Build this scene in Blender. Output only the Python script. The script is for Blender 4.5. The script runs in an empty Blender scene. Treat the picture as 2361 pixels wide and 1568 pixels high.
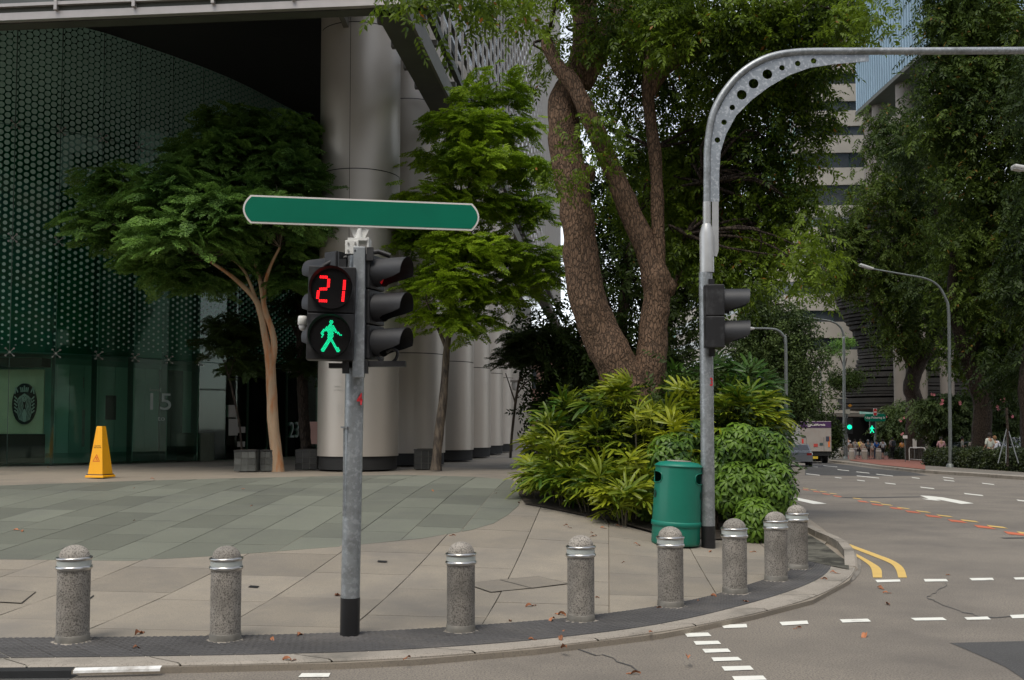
import bpy, bmesh, math, random
import numpy as np
from mathutils import Vector, Matrix, noise as mn
S = bpy.context.scene
C = S.collection
R = math.radians
# ------------------------------------------------------------------ camera
PITCH = R(2.9); FD = 2300.0; CX, CY = 1180.0, 868.5; CAMZ = 1.62
cam = bpy.data.cameras.new('camera'); camo = bpy.data.objects.new('camera', cam); C.objects.link(camo)
camo.location = (0, 0, CAMZ); camo.rotation_euler = (R(90)+PITCH, 0, 0)
cam.sensor_width = 36; cam.lens = 36*FD/2360; cam.shift_y = (CY-784)/2360
cam.clip_start = .1; cam.clip_end = 3000
S.camera = camo
# ------------------------------------------------------------------ sky and sun
W = bpy.data.worlds.new('World'); S.world = W; W.use_nodes = True
SUN_EL, SUN_AZ = R(62), R(205)      # compass: 0 = +Y, clockwise
wn = W.node_tree; wn.nodes.clear()
sky = wn.nodes.new('ShaderNodeTexSky'); sky.sky_type = 'NISHITA'; sky.sun_disc = False
sky.sun_elevation = SUN_EL; sky.sun_rotation = SUN_AZ; sky.air_density = 1.0; sky.dust_density = 0.6; sky.ozone_density = 1.5
hs = wn.nodes.new('ShaderNodeHueSaturation'); hs.inputs['Saturation'].default_value = .3
bg = wn.nodes.new('ShaderNodeBackground'); bg.inputs['Strength'].default_value = .15
wo = wn.nodes.new('ShaderNodeOutputWorld')
wn.links.new(sky.outputs[0], hs.inputs['Color']); wn.links.new(hs.outputs[0], bg.inputs['Color']); wn.links.new(bg.outputs[0], wo.inputs['Surface'])
sun = bpy.data.lights.new('sun', 'SUN'); sun.energy = 1.35; sun.angle = R(26); sun.color = (1, .92, .80)
suno = bpy.data.objects.new('sun', sun); C.objects.link(suno)
sd = Vector((math.sin(SUN_AZ)*math.cos(SUN_EL), math.cos(SUN_AZ)*math.cos(SUN_EL), math.sin(SUN_EL)))
suno.rotation_euler = (-sd).to_track_quat('-Z', 'Y').to_euler(); suno.location = (0, 0, 60)
S.view_settings.view_transform = 'Standard'; S.view_settings.look = 'None'
S.view_settings.exposure = 0.93; S.view_settings.gamma = 1; S.view_settings.use_curve_mapping = False
S.cycles.max_bounces = 7; S.cycles.transparent_max_bounces = 14; S.cycles.diffuse_bounces = 3
S.cycles.use_denoising = True
# ------------------------------------------------------------------ measuring helpers: photo pixel (2360 wide) -> place
ct, st = math.cos(PITCH), math.sin(PITCH)
def ray(x, y):
    r = (x-CX)/FD; u = -(y-CY)/FD
    return Vector((r, ct-u*st, st+u*ct))
def P(x, y, Y):
    d = ray(x, y); return Vector((0, 0, CAMZ)) + d*(Y/d.y)
def PH(x, y, z):
    d = ray(x, y); return Vector((0, 0, CAMZ)) + d*((z-CAMZ)/d.z)
def pxm(Y): return FD/Y
def G(x, y, zf):
    d = ray(x, y); lo, hi = 2.0, 200.0
    o = Vector((0, 0, CAMZ)); prev = lo; t = lo
    while t < hi:
        p = o+d*(t/d.y)
        if p.z < zf(p.x, p.y): break
        prev = t; t *= 1.03
    lo, hi = prev, t
    for _ in range(30):
        m = (lo+hi)/2; p = o+d*(m/d.y)
        if p.z < zf(p.x, p.y): hi = m
        else: lo = m
    p = o+d*(hi/d.y); p.z = zf(p.x, p.y); return p
def zr(x, y):                       # carriageway level
    t = max(0.0, min(y, 110)-14)
    return -0.0175*t*min(1, t/6) if t < 6 else -0.0175*(t)
def zflat(x, y): return .06
def r1(x, y): return (x*.5428, (1700+y*.5428)*.6146) if False else (x*.5428*.6146, (1700+y*.5428)*.6146)
def r2(x, y): return ((1200+x*.5428)*.6146, (1700+y*.5428)*.6146)
def r3(x, y): return ((2560+x*.5428)*.6146, (1700+y*.5428)*.6146)
# ------------------------------------------------------------------ objects
def tag(o, label=None, cat=None, group=None, kind=None):
    if label: o['label'] = label
    if cat: o['category'] = cat
    if group: o['group'] = group
    if kind: o['kind'] = kind
    return o
def thing(name, label, cat, loc=(0, 0, 0), rz=0, group=None):
    o = bpy.data.objects.new(name, None); C.objects.link(o); o.empty_display_size = .1
    o.location = loc; o.rotation_euler = (0, 0, rz); return tag(o, label, cat, group)
def link(name, me, parent=None, loc=None, rot=None, scale=None):
    o = bpy.data.objects.new(name, me); C.objects.link(o)
    if parent is not None: o.parent = parent
    if loc is not None: o.location = loc
    if rot is not None: o.rotation_euler = rot
    if scale is not None: o.scale = scale
    return o
def copy_tree(o, parent=None):
    c = o.copy(); C.objects.link(c)
    if parent is not None: c.parent = parent
    for ch in [x for x in KIDS(o)]: copy_tree(ch, c)
    return c
def KIDS(o): return [x for x in bpy.data.objects if x.parent == o]
class MB:
    def __init__(s): s.v = []; s.f = []; s.m = []; s.sm = []
    def add(s, vs, fs, mi=0, smooth=False, T=None):
        b = len(s.v)
        if T is not None: vs = [T @ Vector(v) for v in vs]
        s.v += [tuple(v) for v in vs]
        s.f += [tuple(i+b for i in f) for f in fs]; s.m += [mi]*len(fs); s.sm += [smooth]*len(fs); return s
    def box(s, c, d, rz=0, mi=0, T=None, ch=0.0):
        x, y, z = d[0]/2, d[1]/2, d[2]/2
        M4 = Matrix.Translation(c) @ Matrix.Rotation(rz, 4, 'Z')
        if T is not None: M4 = T @ M4
        if ch <= 0:
            vs = [(sx*x, sy*y, sz*z) for sz in (-1, 1) for sx, sy in ((-1, -1), (1, -1), (1, 1), (-1, 1))]
            fs = [(3, 2, 1, 0), (4, 5, 6, 7), (0, 1, 5, 4), (1, 2, 6, 5), (2, 3, 7, 6), (3, 0, 4, 7)]
            return s.add(vs, fs, mi, False, M4)
        bm = bmesh.new(); bmesh.ops.create_cube(bm, size=1)
        for v in bm.verts: v.co = Vector((v.co.x*d[0], v.co.y*d[1], v.co.z*d[2]))
        bmesh.ops.bevel(bm, geom=bm.edges[:], offset=ch, segments=2, affect='EDGES', profile=.6)
        bm.verts.index_update()
        vs = [v.co.copy() for v in bm.verts]; fs = [tuple(v.index for v in f.verts) for f in bm.faces]; bm.free()
        return s.add(vs, fs, mi, False, M4)
    def cyl(s, a, b, ra, rb=None, n=16, mi=0, caps=True, smooth=True):
        a = Vector(a); b = Vector(b); rb = ra if rb is None else rb
        q = (b-a).to_track_quat('Z', 'Y')
        vs = []; fs = []
        for p, r in ((a, ra), (b, rb)):
            for i in range(n):
                t = 2*math.pi*i/n; vs.append(p+q @ Vector((r*math.cos(t), r*math.sin(t), 0)))
        for i in range(n): fs.append((i, (i+1) % n, n+(i+1) % n, n+i))
        s.add(vs, fs, mi, smooth)
        if caps: s.add(vs[:n], [tuple(reversed(range(n)))], mi); s.add(vs[n:], [tuple(range(n))], mi)
        return s
    def lathe(s, prof, n=24, mi=0, smooth=True, T=None, a0=0, a1=2*math.pi, mif=None):
        full = abs(a1-a0-2*math.pi) < 1e-6; m = n if full else n+1
        vs = [(r*math.cos(a0+(a1-a0)*i/n), r*math.sin(a0+(a1-a0)*i/n), z) for r, z in prof for i in range(m)]
        for k in range(len(prof)-1):
            fs = []
            for i in range(n):
                j = (i+1) % m if full else i+1
                fs.append((k*m+i, k*m+j, (k+1)*m+j, (k+1)*m+i))
            if k == 0: s.add(vs, fs, mif(k) if mif else mi, smooth, T); b = len(s.v)-len(vs)
            else:
                s.f += [tuple(q+b for q in f) for f in fs]; s.m += [mif(k) if mif else mi]*len(fs); s.sm += [smooth]*len(fs)
        return s
    def tube(s, pts, rad, n=8, mi=0, caps=True, smooth=True, wob=0, wsc=1.0, seed=0):
        pts = [Vector(p) for p in pts]; rad = rad if hasattr(rad, '__len__') else [rad]*len(pts)
        vs = []; fs = []; up = None
        for k, p in enumerate(pts):
            t = (pts[min(k+1, len(pts)-1)]-pts[max(k-1, 0)]).normalized()
            if up is None:
                up = t.orthogonal().normalized()
            up = (up-t*up.dot(t)).normalized(); w = t.cross(up)
            for i in range(n):
                a = 2*math.pi*i/n; d = up*math.cos(a)+w*math.sin(a); r = rad[k]
                if wob: r *= 1+wob*mn.noise(((p+d*r)*wsc)+Vector((seed, 0, 0)))+wob*.5*mn.noise(((p+d*r)*wsc*3)+Vector((seed, 5, 0)))
                vs.append(p+d*r)
        m = len(pts)
        for k in range(m-1):
            for i in range(n): fs.append((k*n+i, k*n+(i+1) % n, (k+1)*n+(i+1) % n, (k+1)*n+i))
        s.add(vs, fs, mi, smooth)
        if caps: s.add(vs[:n], [tuple(reversed(range(n)))], mi); s.add(vs[-n:], [tuple(range(n))], mi)
        return s
    def prism(s, poly, z0, z1, mi=0, T=None, smooth=False):
        n = len(poly)
        vs = [(p[0], p[1], z0) for p in poly]+[(p[0], p[1], z1) for p in poly]
        fs = [tuple(reversed(range(n))), tuple(range(n, 2*n))]+[(i, (i+1) % n, n+(i+1) % n, n+i) for i in range(n)]
        return s.add(vs, fs, mi, smooth, T)
    def mesh(s, name, mats):
        me = bpy.data.meshes.new(name); me.from_pydata(s.v, [], s.f)
        for m in (mats if isinstance(mats, (list, tuple)) else [mats]): me.materials.append(m)
        me.polygons.foreach_set('material_index', s.m); me.polygons.foreach_set('use_smooth', s.sm); me.update()
        return me
    def build(s, name, mats, parent=None, **k): return link(name, s.mesh(name, mats), parent, **k)
def npmesh(name, V, F, mats, smooth=False, mi=None):
    me = bpy.data.meshes.new(name); k = F.shape[1]
    me.vertices.add(len(V)); me.vertices.foreach_set('co', V.astype(np.float32).ravel())
    me.loops.add(F.size); me.loops.foreach_set('vertex_index', F.astype(np.int32).ravel())
    me.polygons.add(len(F)); me.polygons.foreach_set('loop_start', np.arange(0, F.size, k, dtype=np.int32))
    me.polygons.foreach_set('loop_total', np.full(len(F), k, dtype=np.int32))
    for m in (mats if isinstance(mats, (list, tuple)) else [mats]): me.materials.append(m)
    if mi is not None: me.polygons.foreach_set('material_index', mi.astype(np.int32))
    me.update(calc_edges=True)
    return me
def text_mesh(txt, size, ext, mat, sx=1.0, shear=0.0, align='CENTER', off=0.0):
    cu = bpy.data.curves.new('txt', 'FONT'); cu.body = txt; cu.size = size; cu.extrude = ext; cu.align_x = align; cu.align_y = 'CENTER'
    cu.shear = shear; cu.resolution_u = 3; cu.offset = off
    o = bpy.data.objects.new('txt', cu); C.objects.link(o)
    dg = bpy.context.evaluated_depsgraph_get()
    me = bpy.data.meshes.new_from_object(o.evaluated_get(dg)); bpy.data.objects.remove(o)
    for v in me.vertices: v.co.x *= sx
    me.materials.clear(); me.materials.append(mat); return me
def catmull(pts, n):
    pts = [Vector(p) for p in pts]; out = []
    q = [pts[0]*2-pts[1]]+pts+[pts[-1]*2-pts[-2]]
    for i in range(1, len(q)-2):
        for k in range(n):
            t = k/n; a, b, c, d = q[i-1], q[i], q[i+1], q[i+2]
            out.append(.5*((2*b)+(c-a)*t+(2*a-5*b+4*c-d)*t*t+(3*b-a-3*c+d)*t**3))
    out.append(pts[-1]); return out
def clip_poly(sub, clip):           # Sutherland-Hodgman, clip convex and counter-clockwise
    out = list(sub)
    for i in range(len(clip)):
        a, b = clip[i], clip[(i+1) % len(clip)]; src = out; out = []
        if not src: return []
        def side(p): return (b[0]-a[0])*(p[1]-a[1])-(b[1]-a[1])*(p[0]-a[0])
        for j in range(len(src)):
            p, q = src[j-1], src[j]; sp, sq = side(p), side(q)
            if (sp >= 0) != (sq >= 0):
                t = sp/(sp-sq); out.append((p[0]+(q[0]-p[0])*t, p[1]+(q[1]-p[1])*t))
            if sq >= 0: out.append(q)
    return out
def hull(pts):
    pts = sorted(set(pts)); 
    def half(ps):
        h = []
        for p in ps:
            while len(h) > 1 and (h[-1][0]-h[-2][0])*(p[1]-h[-2][1])-(h[-1][1]-h[-2][1])*(p[0]-h[-2][0]) <= 0: h.pop()
            h.append(p)
        return h[:-1]
    return half(pts)+half(pts[::-1])
# ------------------------------------------------------------------ materials
def rgb(c): return (c[0], c[1], c[2], 1)
def M(name, base, rough=.6, metal=0.0, var=.15, vscale=3.0, col2=None, c2scale=60, c2thr=(.55, .65), bump=0.0, bscale=60, spec=.5,
      coord='Object', stain=None, stain_scale=.6, stain_thr=(.5, .7), vstretch=None, coat=0, island=0.0, emis=None, estr=0, orand=0.0):
    m = bpy.data.materials.new(name); m.use_nodes = True; nt = m.node_tree; N = nt.nodes; L = nt.links
    b = N['Principled BSDF']; b.inputs['Roughness'].default_value = rough; b.inputs['Metallic'].default_value = metal
    b.inputs['Specular IOR Level'].default_value = spec
    if coat: b.inputs['Coat Weight'].default_value = coat
    if emis: b.inputs['Emission Color'].default_value = rgb(emis); b.inputs['Emission Strength'].default_value = estr
    if coord == 'World': src = N.new('ShaderNodeNewGeometry').outputs['Position']
    else: src = N.new('ShaderNodeTexCoord').outputs['Object']
    if vstretch:
        mp = N.new('ShaderNodeMapping'); mp.inputs['Scale'].default_value = vstretch; L.new(src, mp.inputs[0]); src = mp.outputs[0]
    def nz(sc, det=5, rg=.6):
        n = N.new('ShaderNodeTexNoise'); n.inputs['Scale'].default_value = sc; n.inputs['Detail'].default_value = det; n.inputs['Roughness'].default_value = rg
        L.new(src, n.inputs['Vector']); return n.outputs['Fac']
    def ramp(fac, a, c):
        r = N.new('ShaderNodeMapRange'); r.inputs[1].default_value = a; r.inputs[2].default_value = c; L.new(fac, r.inputs[0]); return r.outputs[0]
    def mix(f, a, c):
        x = N.new('ShaderNodeMix'); x.data_type = 'RGBA'
        if isinstance(f, float): x.inputs[0].default_value = f
        else: L.new(f, x.inputs[0])
        for i, q in ((6, a), (7, c)):
            if isinstance(q, tuple): x.inputs[i].default_value = rgb(q)
            else: L.new(q, x.inputs[i])
        return x.outputs[2]
    col = tuple(base)
    if var:
        lo = tuple(c*(1-var) for c in base); hi = tuple(min(1, c*(1+var)) for c in base)
        col = mix(ramp(nz(vscale), .32, .68), lo, hi)
    if col2: col = mix(ramp(nz(c2scale, 2), *c2thr), col, tuple(col2))
    if stain: col = mix(ramp(nz(stain_scale, 7, .65), *stain_thr), col, tuple(stain))
    if island:
        g = N.new('ShaderNodeNewGeometry'); r = N.new('ShaderNodeMapRange'); L.new(g.outputs['Random Per Island'], r.inputs[0])
        r.inputs[3].default_value = 1-island; r.inputs[4].default_value = 1+island
        h = N.new('ShaderNodeHueSaturation'); L.new(r.outputs[0], h.inputs['Value'])
        if isinstance(col, tuple): h.inputs['Color'].default_value = rgb(col)
        else: L.new(col, h.inputs['Color'])
        col = h.outputs[0]
    if orand:
        g = N.new('ShaderNodeObjectInfo'); r = N.new('ShaderNodeMapRange'); L.new(g.outputs['Random'], r.inputs[0])
        r.inputs[3].default_value = 1-orand; r.inputs[4].default_value = 1+orand
        h = N.new('ShaderNodeHueSaturation'); L.new(r.outputs[0], h.inputs['Value'])
        if isinstance(col, tuple): h.inputs['Color'].default_value = rgb(col)
        else: L.new(col, h.inputs['Color'])
        col = h.outputs[0]
    if isinstance(col, tuple): b.inputs['Base Color'].default_value = rgb(col)
    else: L.new(col, b.inputs['Base Color'])
    if bump:
        bp = N.new('ShaderNodeBump'); bp.inputs['Strength'].default_value = bump; bp.inputs['Distance'].default_value = .01
        L.new(nz(bscale, 3), bp.inputs['Height']); L.new(bp.outputs[0], b.inputs['Normal'])
    m['_b'] = 1
    return m
def leafmat(name, a, bcol, trans=.35, rough=.45, hue=None, pos_scale=.6, rare=None, spec=.4):
    """leaf: per-leaf random colour between a and bcol, large-scale variation, some light through it"""
    m = bpy.data.materials.new(name); m.use_nodes = True; nt = m.node_tree; N = nt.nodes; L = nt.links
    b = N['Principled BSDF']; b.inputs['Roughness'].default_value = rough; b.inputs['Specular IOR Level'].default_value = spec
    g = N.new('ShaderNodeNewGeometry')
    n = N.new('ShaderNodeTexNoise'); n.inputs['Scale'].default_value = pos_scale; n.inputs['Detail'].default_value = 3; L.new(g.outputs['Position'], n.inputs['Vector'])
    ad = N.new('ShaderNodeMath'); ad.operation = 'MULTIPLY_ADD'; L.new(n.outputs['Fac'], ad.inputs[0]); ad.inputs[1].default_value = 2.2; ad.inputs[2].default_value = -.95
    ad2 = N.new('ShaderNodeMath'); ad2.operation = 'MULTIPLY_ADD'; L.new(g.outputs['Random Per Island'], ad2.inputs[0]); ad2.inputs[1].default_value = .7; L.new(ad.outputs[0], ad2.inputs[2]); ad2.use_clamp = True
    mx = N.new('ShaderNodeMix'); mx.data_type = 'RGBA'; mx.inputs[6].default_value = rgb(a); mx.inputs[7].default_value = rgb(bcol); L.new(ad2.outputs[0], mx.inputs[0])
    col = mx.outputs[2]
    if rare:
        r = N.new('ShaderNodeMath'); r.operation = 'GREATER_THAN'; r.inputs[1].default_value = rare[1]; L.new(g.outputs['Random Per Island'], r.inputs[0])
        m2 = N.new('ShaderNodeMix'); m2.data_type = 'RGBA'; L.new(r.outputs[0], m2.inputs[0]); L.new(col, m2.inputs[6]); m2.inputs[7].default_value = rgb(rare[0]); col = m2.outputs[2]
    L.new(col, b.inputs['Base Color'])
    t = N.new('ShaderNodeBsdfTranslucent'); L.new(col, t.inputs['Color'])
    ms = N.new('ShaderNodeMixShader'); ms.inputs[0].default_value = trans; L.new(b.outputs[0], ms.inputs[1]); L.new(t.outputs[0], ms.inputs[2])
    L.new(ms.outputs[0], N['Material Output'].inputs['Surface'])
    return m
def emit(name, c, s):
    return M(name, tuple(x*.4 for x in c), .4, var=0, emis=c, estr=s)
rnd = random.Random(7)
# ================================================================== GROUND
m_tan = M('granite_tan', (.262, .230, .182), .75, var=.08, vscale=1.2, col2=(.17, .15, .125), c2scale=130, c2thr=(.5, .62), bump=.15, bscale=200, coord='World', stain=(.17, .155, .135), stain_scale=1.1, stain_thr=(.44, .74), orand=.13)
m_green = M('granite_green', (.145, .150, .118), .7, var=.07, vscale=1.2, col2=(.105, .12, .10), c2scale=120, c2thr=(.5, .62), bump=.12, bscale=200, coord='World', stain=(.105, .11, .095), stain_scale=.8, stain_thr=(.48, .8), orand=.2)
m_mortar = M('joint_mortar', (.50, .47, .40), .9, var=.5, vscale=2.5, coord='World')
m_plaza = M('plaza_granite', (.25, .215, .17), .75, var=.1, vscale=.7, col2=(.18, .16, .13), c2scale=90, coord='World', stain=(.15, .135, .115), stain_scale=.5)
m_asph = M('asphalt', (.215, .188, .152), .85, var=.12, vscale=.5, col2=(.11, .10, .09), c2scale=75, c2thr=(.47, .6), bump=.35, bscale=110, coord='World', stain=(.11, .098, .085), stain_scale=.45, stain_thr=(.46, .72))
m_asph_new = M('asphalt_new', (.055, .054, .053), .8, var=.15, vscale=.6, col2=(.085, .082, .078), c2scale=80, bump=.3, bscale=110, coord='World')
m_tact = M('tactile_tile', (.060, .058, .058), .7, var=.15, vscale=2, coord='World', stain=(.12, .11, .10), stain_scale=1.3, stain_thr=(.5, .85), orand=.12)
m_kerb = M('kerb_concrete', (.29, .26, .22), .8, var=.1, vscale=2, col2=(.18, .16, .135), c2scale=90, coord='World', stain=(.13, .12, .10), stain_scale=1.2, orand=.08)
m_gut = M('gutter_concrete', (.22, .20, .17), .85, var=.2, vscale=2.5, coord='World', stain=(.10, .09, .08), stain_scale=2, bump=.3, bscale=50)
m_white = M('road_paint_white', (.72, .72, .66), .6, var=.05, vscale=5, coord='World', stain=(.42, .41, .37), stain_scale=5, stain_thr=(.55, .75))
m_yellow = M('road_paint_yellow', (.62, .42, .12), .6, var=.07, vscale=4, coord='World', stain=(.36, .27, .12), stain_scale=4, stain_thr=(.55, .8))
m_redp = M('road_paint_red', (.55, .13, .055), .6, var=.07, vscale=4, coord='World')
m_blackp = M('kerb_paint_black', (.015, .016, .017), .5, var=.2, vscale=4, coord='World')
m_whitep = M('kerb_paint_white', (.72, .72, .70), .5, var=.06, vscale=4, coord='World', stain=(.35, .33, .3), stain_scale=5)
m_soil = M('soil', (.035, .026, .018), .95, var=.4, vscale=6, bump=.8, bscale=30, coord='World')
m_mossy = M('mossy_concrete', (.10, .095, .075), .9, var=.3, vscale=4, coord='World', stain=(.03, .028, .02), stain_scale=2.5, stain_thr=(.45, .55), bump=.5, bscale=30)
m_brickp = M('red_paver', (.22, .085, .06), .85, var=.2, vscale=3, coord='World', orand=.1)

inD = [(0,1472),(300,1470),(540,1467),(787,1462),(1004,1450),(1238,1433.5),(1371,1422),(1524,1397),(1573,1394),(1663,1368),(1760,1338),(1820,1318),(1860,1295)]
outD = [(0,1518.6),(400,1514),(787,1507),(971,1498.5),(1238,1478.5),(1524,1443.5),(1573,1432),(1707,1398),(1807,1370),(1890,1338),(1923.5,1308),(1915,1288)]
krbD = [(0,1536),(400,1531),(787,1522),(971,1513),(1238,1490),(1524,1455),(1573,1446),(1740,1412),(1873.5,1378),(1957,1334),(1976,1305),(1968,1285)]
gutD = [(0,1556),(400,1545),(787,1531),(971,1520),(1238,1497),(1524,1461),(1600,1447),(1740,1421),(1873.5,1388),(1965,1345),(1990,1316),(1982,1290)]
Z0 = .06
def toW(L, z=Z0): return [PH(x, y, z) for x, y in L]
inW, outW, krbW = toW(inD), toW(outD), toW(krbD)
def extl(L, X=-16.0):
    a, b = L[0], L[1]; return [Vector((X, a.y-(0.35 if X < -10 else 0), a.z))]+L
inW, outW, krbW = extl(inW), extl(outW), extl(krbW)
gutW = extl(toW(gutD, 0.0))
def resample(L, n):
    d = [0]
    for a, b in zip(L, L[1:]): d.append(d[-1]+(b-a).length)
    out = []; k = 0
    for i in range(n+1):
        t = d[-1]*i/n
        while k < len(d)-2 and d[k+1] < t: k += 1
        out.append(L[k].lerp(L[k+1], (t-d[k])/max(1e-9, d[k+1]-d[k])))
    return out
def arclen(L): return sum((b-a).length for a, b in zip(L, L[1:]))
def smooth(L, n=6):
    Q = resample(L, 110)
    for _ in range(10): Q = [Q[0]]+[(Q[i-1]+Q[i]*2+Q[i+1])/4 for i in range(1, len(Q)-1)]+[Q[-1]]
    return Q
inS, outS, krbS, gutS = smooth(inW), smooth(outW), smooth(krbW), smooth(gutW)
def yk(x):
    L = inW
    if x <= L[0].x: return L[0].y
    for a, b in zip(L, L[1:]):
        if a.x <= x <= b.x: return a.y+(b.y-a.y)*(x-a.x)/max(1e-6, b.x-a.x)
    return L[-1].y
def sst(t): t = max(0, min(1, t)); return t*t*(3-2*t)
def xr(y): return 4.35+.115*(y-11)
def zp(x, y):
    f = sst((xr(y)-x)/3.5)
    return Z0+.62*sst((y-yk(x))/11.5)*f+zr(x, y)*(1-f)

def sheet(name, poly, zf, mat, lift=0.0, parent=None, seg=None, thick=0):
    """flat ribbon / patch that follows the ground; poly = world (x, y)"""
    bm = bmesh.new(); vs = [bm.verts.new((p[0], p[1], 0)) for p in poly]; bm.faces.new(vs)
    if seg:
        xs = [p[0] for p in poly]; ys = [p[1] for p in poly]
        for ax, lo, hi in ((0, min(xs), max(xs)), (1, min(ys), max(ys))):
            k = math.ceil(lo/seg)*seg
            while k < hi:
                co = [0, 0, 0]; co[ax] = k; no = [0, 0, 0]; no[ax] = 1
                bmesh.ops.bisect_plane(bm, geom=bm.verts[:]+bm.edges[:]+bm.faces[:], plane_co=co, plane_no=no); k += seg
    for v in bm.verts: v.co.z = zf(v.co.x, v.co.y)+lift
    bmesh.ops.recalc_face_normals(bm, faces=bm.faces[:])
    for f in bm.faces:
        if f.normal.z < 0: f.normal_flip()
    if thick:
        r = bmesh.ops.extrude_face_region(bm, geom=bm.faces[:])
        top = [g for g in r['geom'] if isinstance(g, bmesh.types.BMVert)]; ts = set(top)
        for v in bm.verts:
            if v not in ts: v.co.z -= thick
    me = bpy.data.meshes.new(name); bm.to_mesh(me); bm.free(); me.materials.append(mat)
    return link(name, me, parent)

# the far ground and the carriageway
g = MB(); g.box((0, 600, -3.2), (4000, 3000, .1)); tag(g.build('ground', M('far_ground', (.1, .09, .08), .9, vscale=.02)), kind='structure')
xs = [-90, -40, -16, -8, -4, 0, 4, 8, 12, 16, 24, 32, 48, 80, 140]; ys = list(range(-40, 14, 4))+[14, 15, 16, 17, 18, 19, 20]+list(range(24, 112, 4))+[130, 170, 260]
g = MB(); g.add([(x, y, zr(x, y)) for y in ys for x in xs], [(j*len(xs)+i, j*len(xs)+i+1, (j+1)*len(xs)+i+1, (j+1)*len(xs)+i) for j in range(len(ys)-1) for i in range(len(xs)-1)], 0, True)
road = g.build('road', m_asph); tag(road, kind='structure')

def mark(name, pts, mat, lift=.005, seg=None, zf=zr):
    w = [G(x, y, zf) for x, y in pts]; return sheet(name, [(p.x, p.y) for p in w], zf, mat, lift, road, seg)
# worn patch boundaries first
pD = [r3(*p) for p in ((1845, 1313), (2358, 1300), (2500, 1298), (2900, 1900), (2480, 1640), (2358, 1565), (2230, 1480), (2100, 1420), (1960, 1360))]
mark('asphalt_patch', pD, m_asph_new, .003)
mark('asphalt_patch', [r3(*p) for p in ((845, 152), (1250, 158), (1700, 156), (1560, 128), (1300, 104), (1090, 76), (1000, 66), (850, 68))], m_asph_new, .003, 4)
whites = [[(1330,878),(1500,875),(1505,890),(1345,895)],[(1665,872),(1820,872),(1835,888),(1675,890)],[(1980,866),(2140,864),(2152,880),(1998,882)],[(2285,862),(2440,858),(2452,874),(2300,876)],
 [(265,1190),(440,1183),(447,1207),(285,1213)],[(668,1170),(860,1160),(870,1183),(688,1194)],[(1085,1152),(1280,1147),(1302,1167),(1105,1174)],[(1575,1142),(1795,1138),(1826,1157),(1605,1160)],[(1945,1138),(2105,1132),(2130,1152),(1965,1155)],[(2260,1122),(2400,1116),(2420,1140),(2278,1145)],
 [(12,1247),(175,1243),(200,1267),(32,1273)],[(75,1303),(245,1300),(267,1322),(92,1328)],[(135,1357),(312,1354),(333,1377),(155,1383)],[(197,1416),(382,1412),(410,1435),(215,1442)],[(268,1478),(465,1473),(492,1500),(290,1508)],[(340,1546),(555,1541),(582,1570),(360,1577)]]
for q in whites: mark('road_dash', [r3(*p) for p in q], m_white)
for q in ([(2125,1467),(2330,1465),(2333,1487),(2118,1491)],[(2085,1525),(2283,1524),(2270,1550),(2060,1552)],[(2045,1582),(2250,1580),(2238,1612),(2020,1615)]): mark('road_dash', [r1(*p) for p in q], m_white)
def ribbonD(name, A, B, mat, zf=zr):
    a = [G(*r3(*p), zf) for p in A]; b = [G(*r3(*p), zf) for p in B]
    a = catmull(a, 4); b = catmull(b, 4); n = len(a)
    g = MB(); g.add([(p.x, p.y, zf(p.x, p.y)+.005) for p in a+b], [(i, i+1, n+i+1, n+i) for i in range(n-1)]); return g.build(name, mat, road)
ribbonD('yellow_line', [(700,430),(855,514),(1100,627),(1300,708),(1430,762),(1472,805),(1490,862)], [(700,420),(855,501),(1100,608),(1320,692),(1450,742),(1522,792),(1550,862)], m_yellow)
ribbonD('yellow_line', [(1060,640),(1180,704),(1270,762),(1303,800),(1315,862)], [(1070,630),(1190,692),(1300,752),(1368,800),(1378,862)], m_yellow)
for (x, y), c in [(p, 0) for p in [(850,243),(905,254),(972,267),(1040,281),(1205,314),(1330,338),(1408,357),(1525,381),(1660,405),(1810,435),(1980,469),(2170,510),(2385,556)]]+[(p, 1) for p in [(852,254),(925,267),(990,283),(1070,298),(1245,335),(1342,357),(1475,382),(1588,407),(1730,437),(1895,471),(2085,512),(2300,558)]]:
    h = 18+(x-850)*.030; t = 2.0+(x-850)*.0036
    if c: t *= 1.5
    mark('yellow_dash' if not c else 'red_dash', [r3(x-h-t*2, y-h*.10-t), r3(x+h-t*2, y+h*.13-t), r3(x+h+t*3, y+h*.10+t), r3(x-h+t*1, y-h*.13+t)], m_redp if c else m_yellow)
for x, y, h in [(1075,170,26),(1232,190,30),(1435,211,40),(1690,241,52),(2010,287,70),(2110,213,45),(1835,171,40),(1610,172,30),(2345,330,40),(1020,91,50),(905,93,30),(1110,118,42),(1245,134,48),(1395,152,60),(900,148,50),(1280,165,80),(1840,190,40)]:
    t = 1.3+(y-90)*.012
    mark('lane_dash', [r3(x-h, y-h*.10-t), r3(x+h-t*3, y+h*.10-t), r3(x+h, y+h*.10+t), r3(x-h+t*3, y-h*.10+t)], m_white, .006)
mark('turn_arrow', [r3(*p) for p in ((1640,293),(1720,298),(1800,307),(1880,322),(2012,348),(1925,352),(1780,324),(1745,322),(1700,318))], m_white)
mark('turn_arrow', [r3(*p) for p in ((1650,315),(1740,320),(1790,332),(1690,323))], m_white, .006)
mark('give_way_wedge', [r3(*p) for p in ((700,306),(800,310),(995,350),(905,353))], m_white)
mark('drain_slot', [r3(*p) for p in ((2190,585),(2358,582),(2450,586),(2358,590),(2230,591))], m_asph_new)
mark('crack_seal', [r3(*p) for p in ((1085,303),(1300,305),(1640,300),(1640,305),(1300,311),(1100,309))], m_asph_new)
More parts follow.
